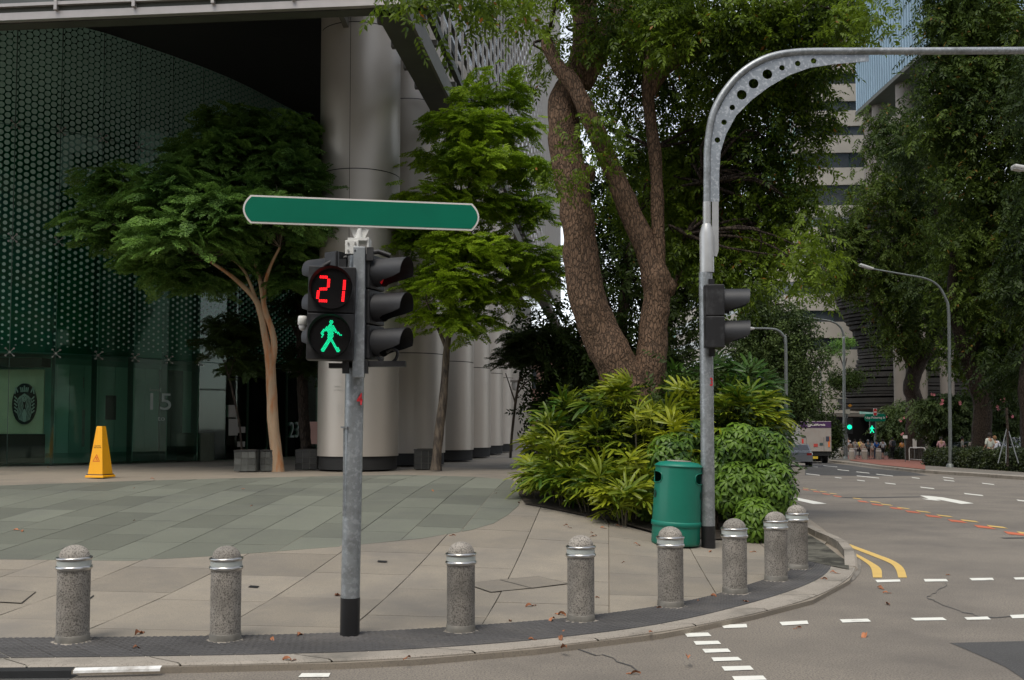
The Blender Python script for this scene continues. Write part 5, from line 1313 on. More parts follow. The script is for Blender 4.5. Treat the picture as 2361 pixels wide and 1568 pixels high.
anc = [P(x, y, YT) for x, y in ((1345, 20), (1350, 80), (1425, -40), (1500, 120), (1640, 100), (1780, 40), (1860, -30), (1508, 340), (1514, 430), (1516, 520), (1620, 420), (1580, 540), (1700, 88), (1262, 88))]
twigs(tT, PC, m_barkd, .035, .33, jitter=.6, anchors=anc)
# --- darker trees directly behind it
YU = 24
tU = tree('dark leafy tree standing behind the big forked trunk', 'dark_tree', 'tree', (1400, 1060), YU)
limbs(tU, 'trunk', [[(1410, 1060, 34), (1425, 900, 30), (1430, 780, 30), (1440, 680, 26), (1455, 560, 20)], [(1500, 950, 20), (1520, 780, 26), (1560, 710, 24), (1600, 650, 20), (1640, 590, 16), (1700, 520, 12)], [(1430, 800, 16), (1400, 700, 14), (1380, 600, 10)]], m_barkd, YU, .15, 10)
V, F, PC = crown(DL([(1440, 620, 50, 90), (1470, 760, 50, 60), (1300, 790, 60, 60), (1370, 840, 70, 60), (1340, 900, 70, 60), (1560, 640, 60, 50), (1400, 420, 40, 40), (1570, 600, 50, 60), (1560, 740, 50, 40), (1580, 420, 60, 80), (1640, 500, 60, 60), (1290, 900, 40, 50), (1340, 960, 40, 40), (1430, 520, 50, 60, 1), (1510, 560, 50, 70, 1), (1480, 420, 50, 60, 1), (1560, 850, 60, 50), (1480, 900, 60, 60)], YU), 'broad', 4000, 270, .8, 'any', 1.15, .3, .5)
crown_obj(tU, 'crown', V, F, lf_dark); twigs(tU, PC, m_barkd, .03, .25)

# ---- planting bed: palms and umbrella shrubs
lf_palm = leafmat('palm_leaf', (.05, .12, .012), (.40, .42, .02), .32, .42, pos_scale=.6, spec=.35)
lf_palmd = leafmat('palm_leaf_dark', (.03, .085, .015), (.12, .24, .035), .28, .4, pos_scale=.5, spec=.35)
m_cane = M('palm_cane', (.06, .05, .03), .8, var=.3)
def frond_mesh(seed, mat, big=1.0):
    r = random.Random(seed); g = MB(); n = r.choice((6, 7, 8)); pl = r.uniform(.16, .30)
    g.tube([(0, 0, 0), (pl*.5, 0, .05), (pl, 0, .02)], [.005, .004, .003], 4)
    for i in range(n):
        a = R(-78+156*i/(n-1)+r.uniform(-5, 5)); L_ = r.uniform(.24, .34)*big*(1-.18*abs(a)/1.4); w = r.uniform(.036, .050)*big; dr = r.uniform(.25, .7)
        A = []; B = []; Mi = []
        for k in range(6):
            t = k/5; rr = L_*t; x = pl+rr*math.cos(a); y = rr*math.sin(a); z = .02+.04*t-dr*L_*t*t; ww = w/2*(.35+1.4*t if t < .4 else .92 if t < .85 else .45)
            nx, ny = -math.sin(a)*ww, math.cos(a)*ww; A.append((x+nx, y+ny, z+ww*.35)); B.append((x-nx, y-ny, z+ww*.35)); Mi.append((x, y, z))
        g.add(A+Mi+B, [(k, k+1, 7+k, 6+k) for k in range(5)]+[(6+k, 7+k, 13+k, 12+k) for k in range(5)], 0)
    return g.mesh('frond', mat)
FM = [frond_mesh(s, lf_palm) for s in range(6)]; FMD = [frond_mesh(20+s, lf_palmd, 1.15) for s in range(5)]
def palm(cx, cy, Y, w, h, n, meshes, label, group):
    c = P(cx, cy, Y); gz = zp(c.x, c.y); t = thing('lady_palm', label, 'palm', (c.x, Y, gz), 0, group)
    s = Y/FD; W2 = w*s/2; top = c.z-gz
    g = MB(); stems = []
    for i in range(5):
        a = rnd.uniform(0, 6.28); q = rnd.uniform(.1, .6)*W2; p = Vector((q*math.cos(a), q*math.sin(a)*.6, 0)); tip = p*1.6+Vector((0, 0, top*rnd.uniform(.6, .95))); g.tube([p, (p+tip)/2, tip], [.014, .012, .01], 6)
    g.build('canes', m_cane, t)
    for i in range(n):
        # positions over a dome facing all ways, more towards the viewer
        a = rnd.uniform(-math.pi, math.pi); el = math.asin(rnd.uniform(-.55, 1)); rr = rnd.uniform(.75, 1.0)
        d = Vector((math.cos(el)*math.sin(a), -math.cos(el)*math.cos(a), math.sin(el)))
        hz = h*s/2; p = Vector((d.x*W2*rr, d.y*W2*rr*.8, top-hz+d.z*hz*rr))
        if p.z < .12: p.z = rnd.uniform(.12, .4)
        yaw = math.atan2(d.y, d.x)+rnd.uniform(-.7, .7); pit = -el*.75-.28+rnd.uniform(-.35, .3)
        o = link('frond', meshes[i % len(meshes)], t, loc=p-Vector((math.cos(yaw), math.sin(yaw), 0))*.22, rot=(rnd.uniform(-.4, .4), pit, yaw)); q = rnd.uniform(.85, 1.2); o.scale = (q, q, q)
    return t
gp, gd = 'yellow green lady palms along the front of the planting bed', 'dark lady palms at the back of the planting bed'
lp1, lp2 = 'yellow green lady palm crowded in the planting bed', 'deep green lady palm at the back of the planting bed'
LP1 = ['yellow green palm at the left tip of the hedge, halfway up', 'lowest yellow green palm at the far left of the hedge', 'yellow green palm at the hedge top left of the big trunk', 'yellow green palm low in the left third of the hedge', 'yellow green palm near the ground below the big trunk, left side', 'yellow green palm in the hedge just left under the big trunk', 'topmost yellow green palm directly in front of the big trunk', 'yellow green palm low in the hedge below the big trunk', 'yellow green palm at mid height below the fork of the big trunk', 'yellow green palm left of the overhead pole, above the bin', 'small yellow green palm at the ground edge left of the bin area', 'drooping yellow green palm at the ground nearest the litter bin', 'yellow green palm high behind the left side of the overhead pole', 'yellow green palm just right of the overhead pole near hedge top', 'yellow green palm farthest right of the overhead pole', 'small yellow green palm peeking beside the base of the big trunk']
LP2 = ['deep green palm behind the bin side of the big trunk', 'deep green palm rising behind the overhead pole, tallest there', 'deep green palm right of the overhead pole at hedge top', 'deep green palm at the top right shoulder of the hedge', 'deep green palm on the right flank of the hedge', 'small deep green palm just right of the big trunk base', 'narrow deep green palm at the right edge above the last bollards', 'deep green palm hidden behind the overhead pole at mid height', 'deep green palm between the pole and the hedge top right']
for cx, cy, Y, w, h in [(1262, 1000, 16.2, 110, 150), (1248, 1110, 15.6, 80, 110), (1300, 940, 16.8, 120, 110), (1290, 1050, 15.2, 120, 150), (1370, 1120, 14.4, 120, 130), (1385, 1000, 15.4, 130, 140), (1400, 925, 16.2, 110, 90), (1460, 1090, 14.2, 110, 150), (1480, 980, 15.0, 120, 130), (1560, 990, 14.8, 110, 120), (1300, 1130, 14.9, 110, 90), (1440, 1170, 13.7, 130, 80), (1580, 930, 15.6, 100, 90), (1690, 930, 15.6, 120, 110), (1740, 930, 15.8, 110, 110), (1430, 915, 15.6, 90, 70)]:
    palm(cx, cy, Y, w, h, 42, FM, LP1.pop(0), gp)
for cx, cy, Y, w, h in [(1550, 890, 17.6, 130, 110), (1640, 870, 18, 130, 130), (1710, 860, 18.2, 130, 120), (1735, 930, 17.6, 120, 130), (1745, 1010, 16.6, 90, 120), (1500, 900, 17.8, 110, 80), (1750, 1090, 15.4, 60, 100), (1660, 960, 16.6, 110, 90), (1735, 890, 17.4, 90, 110)]:
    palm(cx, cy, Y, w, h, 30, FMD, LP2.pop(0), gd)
lf_sch = leafmat('umbrella_leaf', (.03, .08, .01), (.15, .26, .025), .28, .42, pos_scale=1.0, spec=.35)
def whorl(seed):
    r = random.Random(seed); g = MB(); n = r.choice((6, 7, 8))
    for i in range(n):
        a = 2*math.pi*i/n+r.uniform(-.15, .15); L_ = r.uniform(.075, .105); w = r.uniform(.034, .044); st = .018; A = []; B = []; Mi = []
        for k in range(5):
            t = k/4; rr = st+L_*t; ww = w/2*(math.sin(math.pi*(.12+.80*t))**.8); z = .01-.035*t*t; A.append((rr*math.cos(a)-ww*math.sin(a), rr*math.sin(a)+ww*math.cos(a), z+ww*.2)); B.append((rr*math.cos(a)+ww*math.sin(a), rr*math.sin(a)-ww*math.cos(a), z+ww*.2)); Mi.append((rr*math.cos(a), rr*math.sin(a), z))
        g.add(A+Mi+B, [(k, k+1, 6+k, 5+k) for k in range(4)]+[(5+k, 6+k, 11+k, 10+k) for k in range(4)])
    return g.mesh('leaf_whorl', lf_sch)
WM = [whorl(s) for s in range(5)]
WV = []
for me in WM:
    V = np.empty(len(me.vertices)*3); me.vertices.foreach_get('co', V); F = np.array([list(p.vertices) for p in me.polygons]); WV.append((V.reshape(-1, 3), F))
def shrub(cx, cy, Y, w, h, n, nfill, label):
    c = P(cx, cy, Y); gz = zp(c.x, c.y); s = Y/FD; t = thing('umbrella_shrub', label, 'shrub', (c.x, Y, gz), 0, 'glossy umbrella shrubs around the bin and pole')
    W2, H2 = w*s/2, h*s/2; zc = c.z-gz
    def pt(rmin):
        a = rnd.uniform(-math.pi, math.pi); el = math.asin(rnd.uniform(-.9, 1)); rr = rnd.uniform(rmin, 1.0); d = Vector((math.cos(el)*math.sin(a), -math.cos(el)*math.cos(a), math.sin(el)))
        if d.y > .35: d.y *= -1
        p = Vector((d.x*W2*rr, d.y*W2*rr*.75, zc+d.z*H2*rr)); p.z = max(.08, p.z)
        return p, (d+Vector((0, -.2, .75))+Vector((rnd.uniform(-.4, .4), rnd.uniform(-.4, .4), rnd.uniform(-.3, .3)))).normalized()
    for i in range(n):
        p, d = pt(.9); o = link('leaf_whorl', WM[i % 5], t, loc=p); o.rotation_euler = d.to_track_quat('Z', 'Y').to_euler(); q = rnd.uniform(.8, 1.25); o.scale = (q, q, q)
    Vs, Fs, tot = [], [], 0
    for i in range(nfill):
        p, d = pt(.45); V, F = WV[i % 5]; m3 = np.array(d.to_track_quat('Z', 'Y').to_matrix())*rnd.uniform(.8, 1.2); Vs.append(V @ m3.T+np.array(p)); Fs.append(F+tot); tot += len(V)
    o = link('inner_leaves', npmesh('inner_leaves', np.concatenate(Vs), np.concatenate(Fs), lf_sch), t); o['kind'] = 'stuff'
    g = MB()
    for i in range(7): p = Vector((rnd.uniform(-.2, .2)*W2, rnd.uniform(-.3, .3)*W2, 0)); q, _ = pt(.6); g.tube([p, (p+q)/2+Vector((0, 0, .1)), q], [.015, .011, .006], 5)
    g.build('stems', m_barkd, t)
for k, (cx, cy, Y, w, h) in enumerate([(1545, 1060, 14.3, 120, 130), (1590, 1010, 14.9, 110, 90), (1700, 1030, 14.4, 120, 110), (1762, 1040, 14.6, 115, 110), (1700, 1130, 13.9, 110, 130), (1776, 1130, 14.0, 118, 140), (1740, 1200, 13.5, 100, 110), (1650, 1100, 14.4, 90, 150), (1500, 1150, 14.3, 60, 110)]):
    shrub(cx, cy, Y, w, h, 30, 190, ['umbrella shrub with glossy leaf whorls above the litter bin', 'small umbrella shrub on top of the hedge behind the bin', 'umbrella shrub just right of the overhead pole at hedge top', 'umbrella shrub at the right hand top of the hedge', 'umbrella shrub behind the bollard right of the overhead pole', 'umbrella shrub at the corner above the last bollards', 'low umbrella shrub touching the ground behind two bollards', 'tall umbrella shrub squeezed behind the overhead pole', 'dark umbrella shrub left of the litter bin'][k])
# dense dark undergrowth that fills the bed
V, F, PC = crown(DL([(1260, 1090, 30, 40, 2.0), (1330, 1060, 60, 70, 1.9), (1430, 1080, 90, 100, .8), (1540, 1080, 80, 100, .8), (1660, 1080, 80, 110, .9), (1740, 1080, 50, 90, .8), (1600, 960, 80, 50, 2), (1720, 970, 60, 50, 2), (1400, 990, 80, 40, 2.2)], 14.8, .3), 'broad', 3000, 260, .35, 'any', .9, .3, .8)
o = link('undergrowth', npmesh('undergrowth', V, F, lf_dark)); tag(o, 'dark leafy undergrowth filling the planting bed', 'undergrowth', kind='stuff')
print('TREES', len(bpy.data.objects))
# ================================================================== FAR SIDE OF THE STREET
def r5(x, y): return ((2960+x*.2233)*.6146, (1450+y*.2233)*.6146)
def r6(x, y): return ((3360+x*.2233)*.6146, (1450+y*.2233)*.6146)
def z7(x, y): return ((2560+x*.5422)*.6146, (850+y*.5422)*.6146)
# ---- buildings
m_conc = M('pale_concrete', (.32, .29, .25), .8, var=.06, vscale=.25, stain=(.26, .24, .21), stain_scale=.4, stain_thr=(.5, .8))
m_wdark = M('dark_window', (.03, .034, .038), .15, var=.3, vscale=.5, spec=.7, orand=.4)
bo_ = thing('banded_office', 'pale concrete office building with dark ribbon windows behind the street trees', 'building')
fac_ = [(1560, 215), (1705, 171), (1770, 151), (1837, 147), (2140, 147)]
pl = [(((x-CX)/FD*Y), Y) for x, Y in fac_]+[(75, 215), (38, 240)]
bands = [(806, 1075), (742, 779), (677, 716), (610, 649), (524, 582), (468, 500), (380, 420), (305, 345), (247, 283), (185, 225), (120, 160), (60, 95), (-10, 30), (-80, -40)]
def zY(y, Y): return P(1837, y, Y).z
def scalepl(p, k): cx_, cy_ = 45, 145; return [(cx_+(x-cx_)*k, cy_+(y-cy_)*k) for x, y in p]
for i, (a, b) in enumerate(bands):
    up_ = i >= 5; base = pl if not up_ else [(((x-CX)/FD*Y), Y) for x, Y in ((1842, 149), (2140, 148))]+[(75, 205), (55, 212)]
    g = MB(); g.prism(base, zY(b, 147), zY(a, 147)); g.build('storey_band', m_conc, bo_)
    if i+1 < len(bands):
        zt, zb_ = zY(bands[i+1][1], 147)+.0, zY(a, 147)
        inner = [(x*.995+.25, y+.9) for x, y in base]
        g = MB(); g.prism(inner, zb_, zt); g.build('window_core', m_in, bo_)
        for (x0, y0), (x1, y1) in zip(base[:-3] if not up_ else base[:1], base[1:-2] if not up_ else base[1:2]):
            L_ = math.hypot(x1-x0, y1-y0); n = max(1, int(L_/2.6)); an = math.atan2(y1-y0, x1-x0)
            for k in range(n):
                t = (k+.5)/n; g = MB(); g.box((0, 0, 0), (L_/n*.94, .08, (zt-zb_)*.96))
                link('window', g.mesh('window', m_wdark), bo_, loc=(x0+(x1-x0)*t, y0+(y1-y0)*t+.35, (zt+zb_)/2), rot=(0, 0, an))
g = MB(); c = P(1852, 603, 146.5); g.box(c, (1.5, .6, 1.1), ch=.03); tag(g.build('air_conditioner', M('ac_white', (.5, .49, .47), .5)), 'small pale air conditioning box on a window ledge of the banded building', 'air conditioner')
# blue ribbed block raised on columns
m_blue = M('blue_cladding', (.24, .33, .40), .45, .2, var=.06, vscale=.2)
hb_ = thing('hotel_tower', 'blue grey ribbed hotel block raised on columns over dark layered podium', 'building')
g = MB(); g.box((72.8, 115, 61), (54.6, 30, 35.6)); g.build('block', m_blue, hb_)
g = MB()
for k in range(38): g.box((45.4, 100.4+k*.78, 61), (.16, .14, 35.6))
o = g.build('ribs', m_blue, hb_); o['kind'] = 'stuff'
g = MB(); g.box((72.8, 115, 43.0), (54.8, 30.2, .5)); g.build('edge', m_dkbeam, hb_)
m_pillar = M('pillar_concrete', (.16, .14, .12), .7, var=.08, vscale=.6)
for k, (y, r) in enumerate(((129, .85), (126, .85), (118, .9), (109, .9))):
    g = MB(); g.cyl((47, y, 24), (47, y, 42.8), r, None, 20); g.build('stilt_column', m_pillar, hb_)
m_void = M('shaded_void', (.006, .006, .006), .95, var=0, spec=.05)  # near-black tone with the shade of recess and hedge core put in
m_strat = M('layered_concrete', (.020, .018, .016), .95, var=.25, vscale=.5, orand=.3)
def strat(k, z0, z1, par):
    pts = []
    for i in range(22):
        t = i/21; an_ = t*math.pi/2; rr_ = 5.0+1.2*math.sin(z0*.5)+.1*rnd.random(); x = 41-rr_*math.cos(an_); y = 107-rr_*math.sin(an_)
        pts.append((x, y))
    pts = [(100, 138), (52, 138)]+pts+[(60, 101.4), (100, 99)]
    g = MB(); g.prism(pts[::-1], z0, z1); g.build('strata_layer', m_strat, par)
z = 3.5; k = 0
while z < 25:
    h = rnd.choice((.28, .36, .5, .7)); strat(k, z, z+h*.72, hb_); z += h; k += 1
g = MB(); g.box((72, 122, 14), (50, 26, 22)); g.build('podium_core', m_in, hb_)
g = MB(); g.box((72, 137, .8), (56, 4, 5.4)); g.build('entrance_shade', m_void, hb_)  # solid box; the shade under the podium is put into its colour
for (x0, x1, yt, Y) in ((2063, 2090, 640, 97), (2120, 2140, 700, 97), (2170, 2201, 640, 96), (2300, 2330, 640, 95)):
    a = P((x0+x1)/2, 1000, Y); r = (x1-x0)/2/FD*Y; g = MB(); g.cyl((a.x, Y, zr(0, Y)-.2), (a.x, Y, P(x0, yt, Y).z), r, None, 24); g.build('porch_column', m_pillar, hb_)
g = MB(); a = P(1893, 963, 80); b = P(2073, 950, 66); g.box((33.8, 96, 2.75), (8.6, 5, .22), R(-6)); g.build('canopy', m_beam, hb_)
# street-level dark mass right of the porch (lower floors seen between trunks)
# distant white tower with window stripes, cream block, brown block
def slabtower(name, lab, x0, x1, yt, Y, mw, nx, ny, wfrac=.55, dep=20):
    a = P(x0, yt, Y); b = P(x1, yt, Y); t = thing(name, lab, 'building'); g = MB(); g.box(((a.x+b.x)/2, Y+dep/2, (a.z-4)/2), (b.x-a.x, dep, a.z+4)); g.build('wall', mw, t)
    w = (b.x-a.x)/nx; h = (a.z+2)/ny; me = MB().box((0, 0, 0), (w*wfrac, .3, h*.62)).mesh('window', m_wdark)
    for i in range(nx):
        for j in range(ny): link('window', me, t, loc=(a.x+w*(i+.5), Y, -1.5+h*(j+.55)))
m_wtow = M('white_tower', (.66, .66, .66), .7, var=.03)
slabtower('striped_tower', 'distant white tower with rows of dark windows seen beside the big tree trunk', 1520, 1640, 560, 270, m_wtow, 10, 18)
slabtower('cream_block', 'distant cream block seen just right of the overhead signal pole', 1645, 1745, 520, 255, M('cream_wall', (.55, .50, .38), .7, var=.05), 7, 16, .4)
slabtower('brown_shophouse', 'low pinkish brown building glimpsed between the columns and the hedge', 1180, 1345, 780, 95, M('brown_wall', (.30, .17, .13), .8, var=.1), 5, 4, .4, 8)
# ---- trees across the road
def fartree(lab, base, Y, paths, lobes, n, pads, padr, mat, kind='clump', sc=1.0, bark=None, ky=.8, tw=.15, name='street_tree'):
    t = tree(lab, name, 'tree', base, Y); 
    if paths: limbs(t, 'trunk', paths, bark or m_barkd, Y, .14, 10, 1.5)
    V, F, PC = crown(DL(lobes, Y, ky), kind, n, pads, padr, 'any' if kind == 'clump' else 'hang', sc, .5, .5); crown_obj(t, 'crown', V, F, mat)
    if tw: twigs(t, PC, m_barkd, .05, tw, jitter=.8)
    return t
fartree('round grey green tree on the far roadside beyond the hedge', (1790, 1060), 62, [[(1790, 1066, 16), (1792, 1000, 15), (1795, 900, 13), (1800, 820, 10)]],
 [(1760, 700, 45, 50), (1730, 770, 50, 55), (1800, 760, 60, 60), (1850, 830, 45, 55), (1780, 850, 70, 60), (1840, 900, 50, 50), (1720, 860, 50, 50), (1790, 930, 70, 50), (1670, 880, 40, 40)], 5200, 300, 1.0, lf_mid, sc=1.15)
fartree('small dark bush like tree beside the truck', (1880, 1050), 84, [[(1885, 1058, 8), (1888, 1010, 7), (1890, 980, 6)]], [(1860, 970, 35, 40), (1900, 990, 35, 40), (1880, 1020, 40, 30), (1908, 1012, 22, 28), (1850, 1010, 30, 30)], 1500, 110, .9, lf_dark, sc=1.3, tw=0)
fartree('small bright green tree on the ledge of the dark podium', (1941, 850), 100, [[(1945, 866, 3), (1942, 840, 2.5), (1932, 815, 2)], [(1945, 855, 2.5), (1952, 825, 2)]], [(1930, 803, 18, 16), (1950, 790, 16, 14), (1915, 812, 12, 10)], 300, 40, .5, lf_layer, tw=0, sc=.9, name='ledge_tree')
g_ = crown(DL([(1935, 872, 32, 18), (1918, 895, 18, 26), (1975, 868, 26, 14), (1955, 885, 30, 14)], 99.5), 'clump', 700, 60, .6, 'any', 1.1, .3, .5)
tag(link('hanging_planting', npmesh('hanging_planting', g_[0], g_[1], lf_dark)), 'green planting spilling over the dark podium ledge', 'planting', kind='stuff')
fartree('large dark street tree with leaning trunk behind the no entry sign', (2109, 1045), 77, [[(2112, 1062, 48), (2108, 1000, 42), (2108, 930, 38), (2100, 890, 36), (2112, 850, 34), (2135, 810, 32), (2165, 760, 28), (2170, 680, 22), (2160, 560, 18), (2150, 440, 14)], [(2110, 860, 24), (2080, 800, 18), (2050, 740, 14), (2010, 690, 10)], [(2165, 760, 20), (2220, 700, 16), (2270, 640, 12)]],
 [(1930, 520, 50, 45), (1950, 600, 60, 40), (2020, 440, 50, 50), (2020, 520, 70, 60), (2010, 620, 70, 50), (2060, 690, 70, 50), (2050, 330, 60, 50), (2110, 420, 80, 70), (2110, 560, 80, 70), (2130, 680, 80, 60), (2080, 770, 50, 50), (2160, 330, 70, 60, 3), (2180, 500, 80, 80, 3), (2160, 760, 60, 50, 3), (2030, 290, 40, 25), (1905, 640, 30, 25)], 5000, 380, 1.4, lf_olive, 'broad', sc=2.5)
fartree('tall dark street tree right of it with forked trunk', (2262, 1048), 58, [[(2263, 1075, 52), (2263, 1000, 44), (2264, 930, 40), (2250, 880, 38), (2232, 830, 34), (2212, 770, 30), (2195, 690, 24), (2200, 560, 18)], [(2262, 950, 30), (2290, 880, 26), (2330, 800, 22), (2370, 730, 18)], [(2232, 830, 22), (2270, 740, 16), (2300, 640, 12)]],
 [(2205, 60, 70, 60), (2175, 150, 45, 40), (2230, 40, 90, 70), (2230, 170, 90, 80), (2320, 100, 90, 90), (2200, 290, 80, 60), (2290, 300, 90, 80), (2370, 300, 80, 80), (2240, 420, 80, 80), (2340, 440, 80, 80), (2230, 560, 80, 70), (2330, 580, 80, 80), (2250, 690, 70, 60), (2340, 710, 70, 60), (2260, 800, 60, 40), (2350, 820, 60, 50), (2200, -60, 80, 50), (2280, -60, 90, 60)], 6800, 460, 1.2, lf_olive, 'broad', sc=2.3)
fartree('dark tree at the right edge of the street behind the staked sapling', (2380, 1060), 50, [[(2385, 1095, 62), (2380, 980, 52), (2372, 880, 46), (2385, 760, 36), (2400, 600, 26)]],
 [(2400, 650, 90, 90), (2420, 480, 90, 90), (2430, 300, 100, 100), (2440, 120, 100, 100), (2330, 860, 50, 40, 4), (2400, 840, 60, 50)], 2600, 200, 1.2, lf_dark, 'broad', sc=2.1)
fartree('dim tree far behind the porch columns', (2300, 1040), 70, [[(2320, 1055, 20), (2322, 900, 18), (2300, 780, 14)]], [(2300, 640, 90, 90), (2200, 640, 80, 80), (2350, 760, 60, 60), (2130, 330, 70, 100), (2330, 480, 70, 90)], 2600, 200, 1.5, lf_dark, 'broad', sc=2.5)
# frangipani with pink flowers
m_pink = M('pink_petal', (.80, .26, .30), .6, var=.1)
fl = MB()
for i in range(5): a = 2*math.pi*i/5; fl.add([(0, 0, 0), (.10*math.cos(a-.4), .10*math.sin(a-.4), .03), (.15*math.cos(a), .15*math.sin(a), .02), (.10*math.cos(a+.4), .10*math.sin(a+.4), .03)], [(0, 1, 2, 3)])
fl = fl.mesh('flower', m_pink)
for lab, base, Y, lobs, flw in (('frangipani with pink flowers left of the leaning trunk', (2070, 1040), 93, [(2060, 965, 30, 22), (2045, 985, 25, 20), (2085, 945, 25, 20), (2075, 1000, 25, 25), (2100, 990, 20, 25)], [(2041, 960), (2074, 969), (2086, 965), (2080, 1000), (2099, 956), (2032, 957)]),
  ('frangipani with pink flowers between the two dark trunks', (2180, 1040), 72, [(2140, 935, 30, 22), (2180, 930, 35, 25), (2220, 945, 30, 25), (2160, 965, 40, 30), (2210, 980, 35, 30), (2240, 920, 20, 20)], [(2171, 922), (2209, 929), (2171, 933), (2149, 910), (2245, 900)]),
  ('frangipani with pink flowers right of the second dark trunk', (2330, 1040), 66, [(2300, 960, 35, 30), (2340, 940, 35, 30), (2350, 990, 30, 30), (2290, 1000, 25, 25), (2320, 910, 30, 18)], [(2316, 915), (2325, 913), (2302, 940), (2311, 922), (2330, 957)])):
    t = fartree(lab, base, Y, [[(base[0], 1050, 8), (base[0]+3, 1010, 7), (base[0]-8, 975, 5)], [(base[0]+3, 1010, 6), (base[0]+20, 970, 4)]], lobs, 1100, 90, .6, lf_mid, 'broad', 2.1, m_barkg, tw=0, name='frangipani')
    for x, y in flw:
        p = P(x, y, Y-2.0); 
        for q in range(2): o = link('flower', fl, t, loc=p-t.location+Vector((rnd.uniform(-.12, .12), 0, rnd.uniform(-.1, .1)))); o.rotation_euler = (R(90), rnd.uniform(0, 6), rnd.uniform(-.6, .6)); o.scale = (.8, .8, .8)
# staked sapling
t = tree('slim sapling propped by three thin stakes at the right edge', 'staked_sapling', 'sapling', (2322, 1060), 42)
g = MB(); g.tube([P(2322, 1075, 42)-t.location, P(2322, 990, 42)-t.location, P(2320, 940, 42)-t.location], .055, 7); g.build('trunk', m_barkd, t)
for x in (2300, 2318, 2347): g = MB(); g.tube([P(x, 1068, 42)-t.location, P(2321, 985, 42)-t.location], .025, 5); g.build('stake', m_galv, t)
# ---- hedges along the far footway
def boxhedge(lab, A, B, yt, yb, dep, mat, n):
    a = farpos(*A); b = farpos(*B); L_ = (b-a).length; d = (b-a).normalized(); nn = Vector((d.y, -d.x, 0)); nn = nn if nn.x*a.x+nn.y*a.y > 0 else -nn
    h = (yb-yt)/FD*((a.y+b.y)/2)-.22; t = thing('clipped_hedge', lab, 'hedge', ((a+b)/2))
    m = n; u = rng.uniform(0, 1, m); side = rng.random(m); p = np.zeros((m, 3)); dd = np.array([d.x, d.y, d.z]); n3 = np.array([nn.x, nn.y, 0])
    w = np.where(side < .5, rng.normal(0, .05, m), rng.uniform(0, dep, m)); zz_ = np.where(side < .5, rng.uniform(.05, h, m), h+rng.normal(0, .05, m))
    p = np.array(a)[None]+u[:, None]*L_*dd[None]+w[:, None]*n3[None]; p[:, 2] += zz_
    V, F = foliage('clump', p, rng.uniform(0, 6.28, m), rng.uniform(-1.5, 1.5, m), rng.uniform(-1.5, 1.5, m), rng.uniform(.55, .85, m)); crown_obj(t, 'foliage', V, F, mat)
    g = MB(); q = [a+nn*.2, b+nn*.2, b+nn*dep, a+nn*dep]; q = [v-t.location for v in q]; u_ = Vector((0, 0, h*.88)); g.add(q+[v+u_ for v in q], [(0, 1, 5, 4), (1, 2, 6, 5), (2, 3, 7, 6), (3, 0, 4, 7), (4, 5, 6, 7)]); g.build('shade_core', m_void, t)  # solid filler box, shade between the leaves put into its near-black colour
lf_hedge = leafmat('hedge_leaf', (.010, .020, .005), (.045, .065, .012), .2, .5, pos_scale=1.2)
boxhedge('long low hedge at the right edge beyond the road', (2400, 1090), (2135, 1072), 1038, 1083, 1.4, lf_hedge, 9000)
boxhedge('short low hedge left of the white barrier', (2094, 1060), (2050, 1058), 1034, 1060, 2.0, lf_hedge, 900)
# ---- lamp posts
m_lamp = M('lamp_head', (.55, .55, .53), .4, .2, var=.05)
m_post = M('lamp_post', (.16, .175, .17), .5, .4, var=.15, vscale=3)
def lamp(lab, base, path, head, Y, r=.09):
    b = P(base[0], base[1], Y); t = thing('street_lamp', lab, 'street lamp', b, 0, 'street lamps'); q = [P(x, y, Y)-b for x, y in path]
    c = [Vector((0, 0, -.3))]+catmull(q, 5); k = len(c); g = MB(); g.tube(c, [r*(1-.55*i/k) if i > 3 else r for i in range(k)], 12); g.build('pole', m_post, t)
    (x0, y0), (x1, y1) = head; a = P(x0, y0, Y)-b; e = P(x1, y1, Y)-b; L_ = (e-a).length
    g = MB(); M_ = Matrix.Translation((a+e)/2) @ ((e-a).to_track_quat('X', 'Z').to_matrix().to_4x4())
    g.box((0, 0, 0), (L_, .30, .11), 0, 0, M_, .04); g.box((-.05, 0, -.06), (L_*.7, .24, .07), 0, 0, M_, .03); g.build('lamp_head', m_lamp, t)
    g = MB(); g.lathe([(r*2.2, -.3), (r*2.2, .12), (r*1.1, .2)], 12); g.build('base', m_post, t)
Yl = farpos(2190, 1077).y
lamp('street lamp nearest on the far pavement in front of dark trees', (2190, 1077), [(2190, 1040), (2188, 800), (2186, 715), (2180, 690), (2163, 660), (2135, 643), (2090, 634), (2010, 620)], ((1981, 610), (2012, 620)), Yl)
Yl = farpos(1946, 1057).y
lamp('street lamp standing at the left end of the red footway', (1946, 1057), [(1946, 1020), (1945, 800), (1944, 775), (1937, 755), (1918, 742), (1880, 735), (1818, 727)], ((1797, 722), (1820, 728)), Yl, .13)
lamp('slim street lamp with curved arm above the palms', (1812, 1062), [(1812, 1000), (1811, 800), (1806, 775), (1793, 762), (1775, 758), (1736, 757)], ((1722, 756), (1738, 758)), 50, .09)
lamp('most distant street lamp behind the dark bush', (1892, 1050), [(1892, 1020), (1892, 870), (1890, 857), (1886, 850)], ((1877, 844), (1888, 848)), 100, .09)
lamp('street lamp reaching in from the right edge of the picture', (2490, 1150), [(2490, 1000), (2488, 480), (2480, 420), (2450, 400), (2410, 392), (2362, 388)], ((2334, 384), (2366, 390)), 29, .09)
